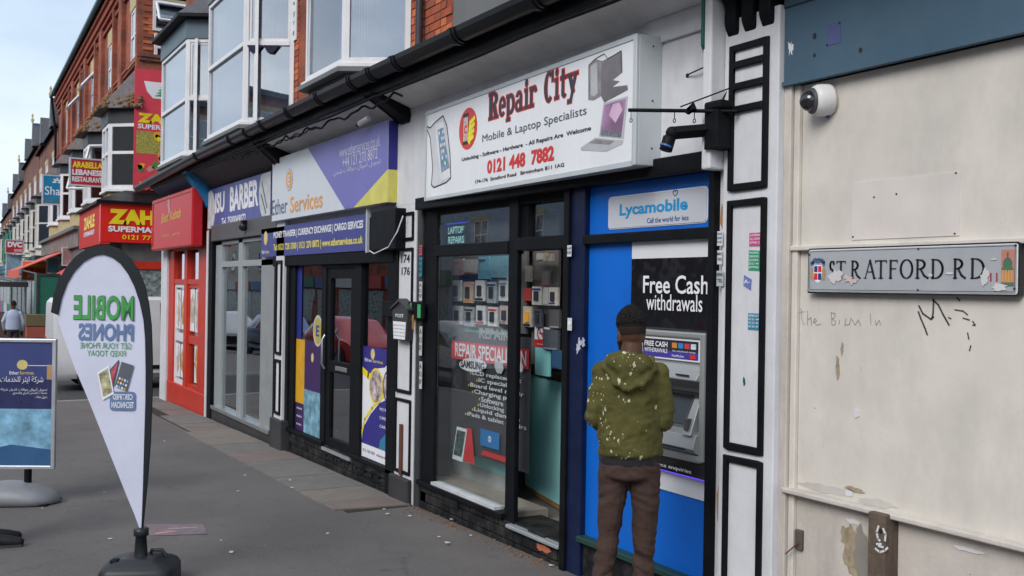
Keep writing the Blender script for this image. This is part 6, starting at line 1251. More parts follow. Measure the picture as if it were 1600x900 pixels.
# banner poster on flank
vb = thing('wall_banner', 'tall red supermarket banner with cedar tree and vegetables on the brick flank wall', 'banner', (-24.4, .8, 4))
c = .06; bw0, bw1 = FL.un(209.5, 200, c)[0], FL.un(262, 200, c)[0]; bz0, bz1 = FL.un(230, 297, c)[1], FL.un(230, 108, c)[1]; bw1 = bw0+1.35
Wv, Hv = bw1-bw0, bz1-bz0; pr_ = mat('banner_red', (.62, .06, .09), .45, var=.05)
def vp(u, w): return (bw0+u*Wv, bz0+w*Hv)
m = MB(); m.pbox(FL, bw0, bz0, bw1, bz1, c-.03, c); m.build('board', pr_, vb)
m = MB(); m.ppoly(FL, [vp(.15, .90), vp(.85, .90), vp(.80, .80), vp(.70, .765), vp(.30, .765), vp(.20, .82)], c, c+.004); m.build('flag_field', whitec, vb)
m = MB(); 
for k in range(5): w_ = .24-.045*k; z_ = .775+.024*k+.008; m.ppoly(FL, [vp(.44-w_/1.3+.06, z_), vp(.56+w_/1.3-.06, z_), vp(.5, z_+.035)], c+.005+.0005*k, c+.007+.0005*k)
m.pbox(FL, *vp(.47, .768), *vp(.53, .79), c+.005, c+.008); m.build('cedar_tree', mat('cedar_green', (.03, .33, .14), .5), vb)
text('ZAHLE', yel, vb, FL, (*vp(.05, .555), *vp(.97, .635)), c+.006, .07); text('SUPERMARKET', whitec, vb, FL, (*vp(.06, .505), *vp(.95, .545)), c+.006, .03)
m = MB(); m.pbox(FL, *vp(.04, .30), *vp(.50, .485), c, c+.004); m.build('vegetable_photo', mat('veg_photo', (.33, .30, .07), .5, var=.6, scale=34), vb); m = MB(); m.pbox(FL, *vp(.50, .30), *vp(.96, .485), c, c+.004); m.build('meat_photo', mat('meat_photo', (.50, .13, .13), .5, var=.6, scale=16), vb)
R = random.Random(2)
for i in range(26):
    m = MB(); m.ppoly(FL, splat(FL, *vp(R.uniform(.08, .92), R.uniform(.17, .47)), .07, .08, i), c+.005, c+.006); m.build('vegetable_print', (mat('veg_green', (.04, .25, .04), .5), org, yel, red, mat('veg_pink', (.6, .25, .22), .5))[i % 5], vb)
text('0121', yel, vb, FL, (*vp(.45, .085), *vp(.8, .12)), c+.006, .03); text('773 4238', yel, vb, FL, (*vp(.10, .02), *vp(.85, .065)), c+.006, .03)
# canopy sign wrapping the corner
cs = thing('supermarket_sign', 'red wraparound corner fascia sign reading ZAHLE SUPERMARKET in yellow', 'sign', (-24, 0, 2.9))
CX = -24.0; CF = flank(CX); cy0 = CF.un(157, 350)[0]; cz1, cz0 = CF.un(200, 319)[1], CF.un(200, 379)[1]
zr_ = mat('sign_bright_red', (.66, .02, .015), .35, var=.04)
m = MB(); m.box(CX-.2, CX, cy0, cy0+3.2, cz0, cz1); m.build('front_panel', zr_, cs)
SP = Pl((CX, cy0, 0), (math.cos(th2), -math.sin(th2), 0)); m = MB(); m.pbox(SP, SP.un(124, 350)[0], cz0-.05, -.01, cz1, -.2, 0); m.build('side_panel', mat('sign_side_red', (.50, .035, .03), .6, var=.1, spec=.1), cs)
def fr(p0, y0, p1, y1): return CF.rect(p0, y0, p1, y1, .01)
a0, b0 = CF.un(169, 350)[0], cz0; hh = cz1-cz0
text('ZAHLE', yel, cs, CF, (a0, b0+.47*hh, a0+1.5, b0+.86*hh), .012, .07); text('SUPERMARKET', whitec, cs, CF, (a0, b0+.27*hh, a0+1.45, b0+.42*hh), .012, .04); text('0121 773 4238', yel, cs, CF, (a0+.3, b0+.08*hh, a0+1.45, b0+.20*hh), .012, .02)
w3 = -SP.un(124, 350)[0]; text('ZAHLE', yel, cs, SP, (-.75*w3, cz0+.45*hh, -.25*w3, cz0+.8*hh), .003, .05); text('SUPERMARKET', whitec, cs, SP, (-.75*w3, cz0+.25*hh, -.25*w3, cz0+.38*hh), .003, .03)
m = MB(); m.prism([(CX+.08, cy0-.1, cz1), (CX+.08, cy0+3.4, cz1), (CX-.6, cy0+3.4, cz1+.30), (CX-.6, cy0+.6, cz1+.30)], (0, 0, .06)); m.build('lead_cover', black, cs)
m = MB(); m.pbox(SP, SP.un(124, 350)[0]-.1, cz1, .05, cz1+.06, -.7, .08); m.build('lead_cover', black, cs)
m = MB(); m.box(CX-1.2, CX-.2, cy0+.1, cy0+3.2, cz1-.1, cz1-.02); m.build('canopy_deck', dgrey, cs)
# ground floor of the supermarket: shopfront on the flank and street side
m = MB(); m.pbox(flank(-24.2), .2, gz(-24)-.1, 3.4, 2.75, -.3, 0); sf = m.build('shopfront', mat('shopfront_grey', (.13, .13, .13), .6, var=.3, scale=3), zh)
for k in range(3): m = MB(); m.pbox(flank(-24.2), .3+.95*k, .35, 1.15+.95*k, 2.1, .01, .03); m.build('shop_window', (mat('window_display', (.20, .24, .24), .3, var=.8, scale=9)), sf)
m = MB(); m.pbox(flank(-24.2), .2, 2.12, 3.4, 2.3, .01, .06); m.build('red_trim', rp_, sf); m = MB(); m.pbox(flank(-24.2), .2, gz(-24), 3.4, .3, .01, .05); m.build('red_trim', rp_, sf)
m = MB(); 
for y in (.0, .45): m.tube([(-24.0, y+.9, 2.72), (-23.6, y+1.7, 2.0)], .03, 6)
m.build('awning_arm', rp_, sf)
m = MB(); m.pbox(RP, -LZ, gz(-40)-.3, -.4, 2.85, 0, .5); m.build('shopfront', MATS['shopfront_grey'], zh)
for i, (p0, p1, c_) in enumerate(((-6.6, -10.4, 'pink'), (-10.7, -14.6, 'dark'), (-15, -21.5, 'blue'))):
    pass
m = MB(); m.pbox(RP, -LZ+.2, 2.85, -7.2, 3.35, 0, .62); m.build('shop_fascia', mat('weathered_fascia', (.20, .17, .16), .7, var=.4, scale=2, dirt=.5), zh); m = MB(); m.pbox(RP, -LZ+.2, 3.35, -7.2, 3.45, 0, .75); m.build('shop_cornice', lead, zh)
def crates(x, y, n, lab, cm_):
    t = thing('produce_stall', lab, 'stall', (x, y, gz(x))); m = MB(); m.box(x-.5, x+.5, y-.35, y+.35, gz(x), gz(x)+.62); m.build('trestle', mat('trestle_green', (.03, .12, .08), .7), t)
    R = random.Random(n)
    for i in range(4):
        m = MB(); a = x-.48+.25*i; m.box(a, a+.23, y-.34, y+.3, gz(x)+.62, gz(x)+.78); c = m.build('crate', mat('crate_wood', (.32, .22, .12), .8), t)
        m = MB(); 
        for k in range(14): m.ball((a+R.uniform(.03, .2), y+R.uniform(-.3, .26), gz(x)+.80), .045, 6, 4)
        m.build('fruit', cm_[i % len(cm_)], c)
fruit = [mat('fruit_green', (.10, .30, .04), .5), mat('fruit_orange', (.60, .22, .02), .5), mat('fruit_red', (.45, .03, .02), .5), mat('fruit_yellow', (.6, .45, .05), .5)]

# ================================================================ FAR ROW BEYOND
cbw = mat('bay_cream', (.55, .53, .50), .5); brn = [BRd, BR, BRd, BR, BRd]
ghz = gz(-24.5)
def farhouse(label, a0, a1, H, wallm, roofm, nb, col, sf_c, gable=False, extra=0):
    t = thing('terraced_building', label, 'building', RP.pt(a1, gz(RP.pt(a1, 0).x), 0)); gz_ = gz(RP.pt(a0, 0).x)
    m = MB(); m.pbox(RP, a0, gz_-.3, a1, H, -8, extra); m.build('wall', wallm, t)
    rf = MB()
    if gable: rf.add([RP.pt(a0, H, extra+.2), RP.pt(a1, H, extra+.2), RP.pt(a1, H+2.6, extra-2.2), RP.pt(a0, H+2.6, extra-2.2), RP.pt(a1, H, -6), RP.pt(a0, H, -6)], [(0, 1, 2, 3), (3, 2, 4, 5), (1, 4, 2), (0, 3, 5)])
    else: rf.pbox(RP, a0, H, a1, H+.25, -8, extra+.25)
    r = rf.build('roof', roofm, t)
    m = MB(); m.pbox(RP, a1-1.2, H+.5, a1-.5, H+(3.6 if gable else 1.6), -2.6, -1.6); ch = m.build('chimney', BRd, r)
    for q in range(3): m = MB(); p_ = RP.pt(a1-.65-.2*q, H+(3.6 if gable else 1.6), -2.1); m.lathe(p_, [(.10, -.02), (.085, .25), (.10, .38), (.07, .38)], 8); m.build('chimney_pot', stone, r)
    for a_ in (a1-.1, (a0+a1)/2): m = MB(); m.add([RP.pt(a_-1.1, H, extra+.3), RP.pt(a_+.0, H, extra+.3), RP.pt(a_-.55, H+1.3, extra+.3), RP.pt(a_-1.1, H, -1.2), RP.pt(a_, H, -1.2), RP.pt(a_-.55, H+1.3, -1.2)], [(0, 1, 2), (3, 5, 4), (0, 2, 5, 3), (1, 4, 5, 2)]); m.build('dormer', roofm, r)
    m = MB(); m.lathe(RP.pt(a1-.5, H+1.3, extra+.3), [(.05, 0), (.09, .15), (.03, .25), (.06, .38), (0, .5)], 8); m.build('finial', stone, r)
    w = (a1-a0)/nb
    for i in range(nb):
        a = a1-w*(i+.5); farbay(RP, a-w*.16, a+w*.16, 3.3, 5.2, extra+.7, t, .5, col=col, roofm=roofm, rz=.5)
        sashwin(RP, a, 5.9 if H > 8 else 5.6, 7.4 if H > 8 else 6.6, w*.35, t, .25, c=extra)
        m = MB(); m.pbox(RP, a-w*.47, gz_-.2, a+w*.47, 2.3, extra, extra+.7); s_ = m.build('shopfront', sf_c[i % len(sf_c)], t)
        m = MB(); m.pbox(RP, a-w*.47, 2.3, a+w*.47, 2.9, extra, extra+.85); m.build('shop_fascia', sf_c[(i+1) % len(sf_c)], t)
        m = MB(); m.pbox(RP, a-w*.4, .2, a+w*.4, 2.1, extra+.70, extra+.72); m.build('shop_window', MATS['window_display'], s_)
sfc = [mat('front_red', (.40, .05, .04), .5), mat('front_dark', (.04, .04, .045), .5), mat('front_green', (.02, .13, .09), .5), mat('front_white', (.45, .45, .44), .5), mat('front_blue', (.04, .14, .28), .5)]
farhouse('brick terrace beyond the supermarket with white bays and a slate gable roof', -35, -22.6, 8.5, BRd, slate, 3, cbw, sfc, True)
farhouse('distant dark brick terrace with cream bay windows and dormer roof', -49, -35.05, 9.1, BRd, slate, 3, cbw, sfc[1:], True)
farhouse('far green gabled terrace at the end of the visible row', -66, -49.05, 8.4, BRd, slate, 3, mat('bay_green', (.05, .22, .16), .5), sfc[2:], True)
farhouse('furthest brick building before the trees', -90, -66.05, 7.6, BRd, slate, 4, cbw, sfc, True)
# ridge finials on the first slate roof
for k, a in enumerate((-22.9, -30, -36)):
    pass
# awnings
def awning(label, a0, a1, z0, z1, out, c0, mt):
    t = thing('shop_awning', label, 'awning', RP.pt(a1, z0, c0)); m = MB()
    m.hexa([RP.pt(a0, z0, c0+out), RP.pt(a1, z0, c0+out), RP.pt(a1, z1, c0), RP.pt(a0, z1, c0), RP.pt(a0, z0+.03, c0+out), RP.pt(a1, z0+.03, c0+out), RP.pt(a1, z1+.03, c0), RP.pt(a0, z1+.03, c0)]); m.build('canopy', mt, t)
    m = MB(); m.pbox(RP, a0, z0-.25, a1, z0+.02, c0+out-.01, c0+out+.01); m.build('valance', mt, t)
    m = MB(); m.tube([RP.pt(a1-.05, z0, c0+out-.05), RP.pt(a1-.05, z0-.35, c0+.1)], .03, 6); m.tube([RP.pt(a0+.05, z0, c0+out-.05), RP.pt(a0+.05, z0-.35, c0+.1)], .03, 6); m.build('arm', steel, t)
coral = mat('awning_coral', (.60, .11, .07), .6)
awning('coral red awning over the stalls left of the feather flag', -18.5, -10.5, 2.15, 2.85, 1.5, .5, coral)
awning('small red awning with a white arm in front of the green hoarding', -9.8, -6.8, 1.75, 2.35, .9, .5, mat('awning_red', (.50, .06, .05), .6))
awning('dark awning at the far end of the row', -44, -30, 2.1, 2.6, 1.8, .7, sfc[1])
crates(-30, -.6, 3, 'produce stall with fruit crates outside the far supermarket', fruit); crates(-34.5, -.5, 4, 'smaller fruit stall further along under the coral awning', fruit[::-1])
gh = thing('green_hoarding', 'dark green cabinet standing by the stalls behind the feather flag', 'cabinet', (-27.5, .1, gz(-27.5)))
f_ = flank(-27.5); a0, a1 = f_.un(56, 500)[0], f_.un(80, 500)[0]; m = MB(); m.pbox(f_, a0, gz(-27.5), a1+.2, 2.0, -.6, 0); m.build('panel', sfc[2], gh); m = MB(); frame(m, f_, a0, gz(-27.5)+.05, a1+.2, 2.0, .06, 0, .02); m.build('frame', dgrey, gh)
bx2 = thing('stacked_crates', 'stack of brown and red goods boxes beside the pedestrian', 'crates', (-26, -1.2, gz(-26)))
f_ = flank(-26); a0, a1 = f_.un(41, 500)[0], f_.un(72, 500)[0]
for k in range(5): z = gz(-26)+.28*k; m = MB(); m.pbox(f_, a0+.02*(k % 2), z, a1, z+.26, -.5, 0); m.build('crate', (mat('box_olive', (.14, .12, .06), .8), mat('box_red', (.33, .08, .06), .7))[k % 2], bx2)
# railings and dark market stalls at the far left
rl = thing('railing', 'pale pedestrian railing far down the pavement at the left edge', 'railing', (-45, -2.4, gz(-45)))
m = MB()
for k in range(40): x = -60+.6*k; m.tube([(x, -2.55, gz(x)), (x, -2.55, gz(x)+1.1)], .02, 5)
m.build('baluster', steel, rl); m = MB(); m.tube([(-60, -2.55, gz(-60)+1.1), (-36.6, -2.55, gz(-36.6)+1.1)], .03, 6); m.build('rail', steel, rl); rl.children[0]['kind'] = 'stuff'
sb = thing('street_stall', 'dark covered market stall at the far left of the street', 'stall', (-48, -.8, gz(-48)))
m = MB(); m.box(-52, -44, -1.9, -.2, 1.55, 1.75); m.build('canopy', sfc[1], sb); m = MB(); m.box(-52, -44, -1.6, -.2, gz(-48), .35); m.build('counter', mat('stall_brown', (.12, .08, .06), .8), sb)
for x in (-51.8, -44.2):
    for y in (-1.8, -.3): m = MB(); m.tube([(x, y, gz(x)), (x, y, 1.6)], .04, 6); m.build('pole', steel, sb)
# projecting signs facing us
def proj_sign(name, label, X, px0, py0, px1, py1, base, items, th_=.12, brack=True):
    f = flank(X); a0, b0, a1, b1 = f.rect(px0, py0, px1, py1); t = thing(name, label, 'sign', (X, a0, b0)); m = MB(); m.pbox(f, a0, b0, a1, b1, -th_, 0); m.build('panel', base, t)
    m = MB(); frame(m, f, a0-.03, b0-.03, a1+.03, b1+.03, .04, -th_, .01); m.build('frame', MATS['sign_case'], t)
    if brack: m = MB(); m.tube([(X-.06, a1, b1-.1), (X-.06, a1+.6, b1-.1)], .03, 6); m.build('arm', blackm, t)
    w, h = a1-a0, b1-b0
    for s, u0, v0, u1, v1, mt, bo in items:
        text(s, mt, t, f, (a0+u0*w, b0+v0*h, a0+u1*w, b0+v1*h), .004, bo)
    return t, f, (a0, b0, w, h)
proj_sign('projecting_sign', 'red projecting sign for a Lebanese restaurant with yellow and white lettering', -27.6, 110, 288, 162, 251, mat('sign_crimson', (.42, .02, .04), .4), [('ARABELLA', .05, .66, .97, .90, yel, .05), ('LEBANESE', .05, .38, .97, .60, whitec, .04), ('RESTAURANT', .05, .12, .97, .32, whitec, .03)])
t, f, (a0, b0, w, h) = proj_sign('projecting_sign', 'blue projecting sign with white script reading Shah and a leaf emblem', -38, 67, 318, 103, 276, mat('sign_azure', (.01, .20, .40), .4), [('Shah', .08, .32, .98, .62, whitec, .0), ('RESTAURANT', .08, .05, .98, .18, mat('print_dark_olive', (.15, .15, .08), .5), .02)])
m = MB(); 
for k in range(5): an = math.pi*k/4; m.ppoly(f, ell(f, a0+w*.62+.08*math.cos(an), b0+h*.78+.08*math.sin(an), .08, .03, 10, an), .003, .006)
m.build('leaf_emblem', whitec, t)
proj_sign('projecting_sign', 'small red sign reading DVC high at the far left', -52, 9, 395, 36, 376, mat('sign_crimson', (.42, .02, .04), .4), [('DVC', .1, .45, .95, .9, whitec, .06), ('ESTATES', .5, .1, .95, .3, whitec, .02)])
proj_sign('projecting_sign', 'pale blue lightbox sign hanging below the red sign at the far left', -52.2, 10, 432, 34, 399, mat('sign_paleblue', (.25, .36, .46), .4, var=.4, scale=4), [])
proj_sign('for_sale_board', 'orange FOR SALE agents board above the coral awning', -40, 35, 437, 72, 409, mat('sign_orange', (.70, .14, .02), .4), [('AGENTS', .25, .72, .9, .88, yel, .02), ('FOR SALE', .12, .40, .95, .66, mat('print_maroon', (.18, .02, .02), .4), .05), ('0121 772', .2, .1, .9, .3, whitec, .03)])
proj_sign('projecting_sign', 'faded light blue sign panel above the coral awning', -37, 74, 425, 92, 402, mat('sign_fadedblue', (.12, .32, .45), .5, var=.3), [])
proj_sign('projecting_sign', 'faded pink sign panel next to the pale blue one', -35, 98, 414, 118, 388, mat('sign_fadedpink', (.36, .20, .20), .5, var=.3), [])
# trees at the end of the street
def tree(x, y, h, r, seed, label):
    t = thing('street_tree', label, 'tree', (x, y, gz(x))); R = random.Random(seed); g0 = gz(x)
    m = MB(); m.tube([(x, y, g0-.2), (x+.1, y, g0+h*.3), (x-.1, y+.1, g0+h*.6), (x, y, g0+h*.85)], [.28, .22, .14, .04], 8)
    for k in range(7): a = R.random()*6.3; z = h*R.uniform(.3, .6); m.tube([(x, y, g0+z), (x+r*.4*math.cos(a), y+r*.4*math.sin(a), g0+z+h*.12), (x+r*.75*math.cos(a), y+r*.75*math.sin(a), g0+z+h*.25)], [.10, .06, .02], 5)
    m.build('trunk', mat('bark', (.08, .06, .045), .9), t)
    m = MB(); cl = [(V((x, y, g0+h*.62))+V((R.gauss(0, .5)*r*.8, R.gauss(0, .5)*r*.8, R.gauss(0, .45)*h*.28)), R.uniform(.5, 1.1)) for k in range(46)]
    for c_, q in cl:
        for k in range(110):
            p = c_+V((R.gauss(0, .5), R.gauss(0, .5), R.gauss(0, .4)))*q; s = R.uniform(.07, .16); d1 = V((R.gauss(0, 1), R.gauss(0, 1), R.gauss(0, 1))).normalized()*s; d2 = d1.orthogonal().normalized()*s*.6
            m.quad(p-d1, p+d2, p+d1, p-d2)
    m.nofix = True; m.build('crown', mat('foliage_%d' % (seed % 2), ((.035, .075, .022), (.05, .09, .03))[seed % 2], .8, var=.4, scale=1.5), t)
tree(-100, -.5, 9, 4.5, 1, 'large dark tree closing the view at the far left of the street'); tree(-112, -6, 10, 5, 2, 'second tree behind on the left of the far street'); tree(-118, 3, 9, 5, 3, 'tree behind the furthest roofs')

# ================================================================ FEATHER FLAG
ff = thing('feather_flag', 'white teardrop feather flag with black sleeve and mirrored mobile phones lettering', 'flag', (-6.52, -2.43, gz(-6.5)))
fo_ = CP+ray(222, 600)*(6.05/F); FP = Pl((fo_.x, fo_.y, 0), RD)
def fz(a, b): return FP.un(a, b)
outer = [(80, 488), (84, 462), (92, 438), (103, 419), (118, 401), (135, 389), (152, 383), (170, 383), (187, 389), (204, 403), (217, 423), (227, 447), (233, 475), (237, 510), (238.5, 560), (238, 620), (235.5, 690), (231, 750), (226, 800), (222.5, 838)]
inner = [(91, 492), (97, 465), (106, 442), (117, 424), (131, 409), (148, 399), (162, 397), (176, 402), (189, 412), (201, 428), (211, 448), (219, 472), (225, 500), (227.5, 530), (228.5, 580), (228, 630), (226, 700), (224.5, 760), (223, 800), (221.5, 836)]
left = [(91, 492), (93, 505), (98, 520), (106, 542), (118, 575), (132, 608), (150, 652), (167, 694), (183, 734), (199, 775), (212, 806), (219, 826), (221.5, 836)]
def wav(a, b): return .0025*math.sin(a*9+b*3)+.0015*math.sin(b*11+a*2)
m = MB(); rows = 44; cols = 12
# face: sweep between left edge and inner edge by height
def interp(poly, y):
    best = None
    for (x0, y0), (x1, y1) in zip(poly, poly[1:]):
        if (y0-y)*(y1-y) <= 0 and abs(y1-y0) > 1e-6: return x0+(x1-x0)*(y-y0)/(y1-y0)
    return poly[-1][0]
rise = inner[:7]; fall = inner[6:]
ys = [397.3+(836-397.3)*(k/rows)**1.15 for k in range(rows+1)]; G = []
for y in ys:
    xl = interp(rise, y) if y < 492 else interp(left, y); xr = interp(fall, y); xl = min(xl, xr-.05)
    row = []
    for c_ in range(cols+1):
        x = xl-1+(xr-xl+2)*c_/cols; a, b = fz(x, y); row.append(FP.pt(a, b, wav(a, b)))
    G.append(row)
vs = [p for r in G for p in r]; vs2 = [p-FP.n*.0015 for p in vs]; nn = len(vs); C1 = cols+1
fs = [(r*C1+c, r*C1+c+1, (r+1)*C1+c+1, (r+1)*C1+c) for r in range(rows) for c in range(cols)]
m.add(vs, fs, True); m.nofix = True
m.build('flag_face', mat('flag_fabric', (.56, .58, .72), .8, var=.07, scale=2.2, bump=1.0, bscale=2.6), ff)
m = MB(); vs = []
for (x0, y0), (x1, y1) in zip(outer, inner):
    a0, b0 = fz(x0, y0); a1, b1 = fz(x1, y1); vs += [FP.pt(a0, b0, .006), FP.pt(a1, b1, .012+wav(a1, b1)*.5), FP.pt(a1, b1, -.012), FP.pt(a0, b0, -.006)]
n = len(outer); m.add(vs, [(i*4+j, i*4+(j+1) % 4, (i+1)*4+(j+1) % 4, (i+1)*4+j) for i in range(n-1) for j in range(4)]+[(0, 1, 2, 3), (n*4-4, n*4-3, n*4-2, n*4-1)]); m.build('sleeve', mat('sleeve_black', (.012, .016, .02), .75, var=.2), ff)
def ftx(s, x0, y0, x1, y1, mt, bold=.0, **k):
    a0, b0 = fz(x0, y0); a1, b1 = fz(x1, y1); return text(s, mt, ff, FP, (a0, b0, a1, b1), .007, bold, mirror=True, **k)
fgr = mat('flag_green', (.06, .30, .08), .7); fgr2 = mat('flag_green_dark', (.02, .12, .04), .7); fbl = mat('flag_blue', (.12, .19, .36), .7)
a0, b0 = fz(115, 500); a1, b1 = fz(210, 462)
text('MOBILE', fgr2, ff, FP, (a0, b0, a1, b1), .0055, .03, mirror=True); text('MOBILE', fgr, ff, FP, (a0+.003, b0+.003, a1-.003, b1-.003), .0075, .022, mirror=True)
ftx('PHONES', 123, 532, 209, 506, fbl, .03); ftx('GET YOUR PHONE', 126, 544, 206, 536, fgr, .0); ftx('FIXED TODAY', 137, 556, 197, 548, fgr, .0)
def fpoly(nm, pts, c, mt): m = MB(); m.ppoly(FP, [fz(*p) for p in pts], c, c+.0012); m.build(nm, mt, ff)
fpoly('phone_picture', [(172, 578), (186, 562), (187, 566), (178, 605), (173, 600)], .0055, slg); fpoly('phone_picture', [(174, 579), (185, 566), (177, 600)], .0072, mat('phone_red_screen', (.45, .08, .12), .5, var=.6, scale=30))
fpoly('phone_picture', [(153, 582), (171, 571), (179, 615), (161, 625)], .0088, whitec); fpoly('phone_screen', [(155.5, 584), (169.5, 575), (176.5, 612), (162.5, 620)], .0105, mat('phone_rainbow', (.35, .33, .20), .5, var=.95, scale=22))
fpoly('phone_picture', [(191, 565), (210, 571), (199, 611), (180, 603)], .0088, mat('flag_phone_grey', (.10, .11, .14), .5))
R = random.Random(4)
for i in range(4):
    for j in range(3):
        x, y = 187.5+4*i+(-2.6)*j*.9, 589+1.6*i+6*j; fpoly('app_icon', [(x, y), (x+2.4, y+.8), (x+1.6, y+4), (x-.8, y+3.2)], .0105, (whitec, org, whitec, mat('icon_blue', (.2, .4, .7), .5))[(i+j) % 4])
a0, b0 = fz(172, 641); a1, b1 = fz(212.5, 612); m = MB(); m.ppoly(FP, rrect(a0, b0, a1, b1, .02), .0055, .0068); m.build('badge', fbl, ff)
text('CERTIFIED', whitec, ff, FP, (*fz(177, 624), *fz(208, 616)), .0085, .015, mirror=True); text('TECHNICIAN', whitec, ff, FP, (*fz(175, 637), *fz(210, 628)), .0085, .015, mirror=True)
bz = V(FP.pt(*fz(218, 905))); bz.z = gz(bz.x); plas = mat('base_plastic', (.022, .026, .030), .4, var=.15)
m = MB(); t0_ = V(FP.pt(*fz(220.5, 838))); m.tube([V((t0_.x, t0_.y, t0_.z+.02)), V((t0_.x, t0_.y, bz.z+.2))], .013, 10); m.build('pole', blackm, ff)
m = MB(); m.lathe((t0_.x, t0_.y, bz.z), [(.045, .165), (.04, .175), (.032, .30), (.044, .305), (.044, .345), (.03, .35), (.0, .35)], 18); m.build('pole_socket', plas, ff)
m = MB(); ang = math.atan2(RD.y, RD.x)+.12
def rb_(s, z, sy=None): 
    s *= .80; z *= .84; sy = s*.9
    return [V((t0_.x, t0_.y, bz.z+z))+Matrix.Rotation(ang, 3, 'Z')@V((x, y, 0)) for x, y in rrect(-s, -(sy or s*.9), s, (sy or s*.9), s*.35, 5)]
lev = [(.262, 0), (.268, .03), (.265, .13), (.245, .165), (.215, .178), (.212, .184), (.18, .19), (.177, .197), (.14, .203), (.137, .21), (.09, .215), (.05, .218)]
vs = []; L_ = None
for s, z in lev: q = rb_(s, z); L_ = len(q); vs += q
m.add(vs, [(i*L_+k, i*L_+(k+1) % L_, (i+1)*L_+(k+1) % L_, (i+1)*L_+k) for i in range(len(lev)-1) for k in range(L_)]+[tuple(range(L_-1, -1, -1)), tuple(range((len(lev)-1)*L_, len(lev)*L_))], True); m.build('water_base', plas, ff)
m = MB(); hp_ = V((t0_.x, t0_.y, bz.z+.172))+CR*.08+VD*.05; m.tube([hp_+CR*-.04, hp_+CR*-.03+V((0, 0, .03)), hp_+CR*.03+V((0, 0, .03)), hp_+CR*.06+V((0, 0, -.01))], .012, 8); m.build('grip', plas, ff)
m = MB(); hp_ = V((t0_.x, t0_.y, bz.z+.152))-CR*.12-VD*.08; m.lathe(hp_, [(.035, 0), (.035, .02), (.02, .03), (0, .03)], 14); m.build('filler_cap', blackm, ff)

# ================================================================ A-BOARD
ab = thing('pavement_sign', 'silver framed swing pavement sign with blue Arabic money transfer poster', 'pavement sign', (-9.5, -2.9, gz(-9.5)))
ao = CP+ray(86, 630)*(8.5/F); AP = Pl((ao.x, ao.y, 0), RD*math.cos(.06)+VD*math.sin(.06))
ar, _ = AP.un(87, 630); bt = AP.un(87, 530)[1]; bb_ = AP.un(87, 733)[1]; al = ar-.72
silv = mat('silver_frame', (.52, .54, .58), .35, metal=.5)
m = MB(); frame(m, AP, al, bb_, ar, bt, .03, -.03, .012); m.build('frame', silv, ab, bevel=.006)
m = MB(); m.pbox(AP, al+.03, bb_+.03, ar-.03, bt-.03, -.02, .0); m.build('poster', mat('aboard_navy', (.055, .07, .20), .3, var=.15, scale=2, rvar=.04), ab)
hB = bt-bb_-.06; wB = ar-al-.06; u0, v0 = al+.03, bb_+.03
m = MB(); m.pbox(AP, u0, v0, ar-.03, v0+.46*hB, 0, .001); m.build('photo', mat('aboard_photo', (.20, .40, .56), .35, var=.5, scale=7, rvar=.04), ab)
m = MB(); m.ppoly(AP, [(u0, v0), (ar-.03, v0), (ar-.03, v0+.13*hB), (u0+.5*wB, v0+.17*hB), (u0, v0+.10*hB)], .0012, .002); m.build('lower_band', mat('aboard_deep', (.04, .11, .24), .35), ab)
m = MB(); m.pbox(AP, u0, v0+.46*hB, ar-.03, v0+.70*hB, 0, .0008); m.build('mid_band', mat('aboard_dark', (.035, .04, .11), .3), ab)
m = MB(); m.pbox(AP, u0+.93*wB, v0+.70*hB+.0, ar-.03, v0+.82*hB, .001, .002); m.build('gold_tab', mat('aboard_gold', (.42, .26, .13), .4), ab)
ax, az = AP.un(35, 570); m = MB(); m.ppoly(AP, ell(AP, ax, az, .045, .042, 20), .001, .002); m.build('coin_logo', MATS['logo_gold'], ab); m = MB(); m.pbox(AP, ax+.05, az-.008, ar-.04, az-.003, .001, .002); m.build('rule_line', whitec, ab)
text('Ether', whitec, ab, AP, (*AP.un(15, 585), *AP.un(30, 580)), .003, .01); text('Services', MATS['logo_gold'], ab, AP, (*AP.un(31, 585), *AP.un(53, 580)), .003, .01)
text(arabic('شركة ايثر للخدمات'), whitec, ab, AP, (*AP.un(0, 599), *AP.un(68, 588)), .003, .0)
for i, s in enumerate(('تحويل أموال حوالات الدول شركة', 'خدمات الشحن البري والبحري', 'تحويل عملات')):
    text(arabic(s), whitec, ab, AP, (*AP.un([1, 20, 55][i], 611+6*i), *AP.un(74, 606+6*i)), .003)
m = MB(); c0 = AP.pt(ar-.22, 0, 0); g0 = gz(c0.x); m.tube([V((c0.x, c0.y, bb_)), V((c0.x, c0.y, g0+.16))], .03, 12); c1 = AP.pt(al+.22, 0, 0); m.tube([V((c1.x, c1.y, bb_)), V((c1.x, c1.y, g0+.16))], .03, 12); m.build('stem', blackm, ab)
m = MB(); vs = []; K = 14
for i in range(K+1):
    t = i/K; a = (al-.02)+(ar+.045-al+.02)*t; e = abs(2*t-1); hw = .20*(1-e**4)**.5 if e < 1 else .02; hw = max(hw, .03); ht = .05+.13*(1-e**2.2)
    for k in range(12): th_ = math.pi*k/11; vs.append(AP.pt(a, g0+.012+ht*math.sin(th_)**.8, hw*math.cos(th_)))
m.add(vs, [(i*12+k, i*12+k+1, (i+1)*12+k+1, (i+1)*12+k) for i in range(K) for k in range(11)]+[(i*12+11, i*12, (i+1)*12, (i+1)*12+11) for i in range(K)]+[tuple(range(12)), tuple(range(K*12, K*12+12))], True); m.build('water_base', mat('base_grey', (.20, .21, .23), .38), ab)
m = MB(); m.pbox(AP, al, g0, ar, g0+.02, -.17, .17); m.build('foot', blackm, ab, bevel=.005)

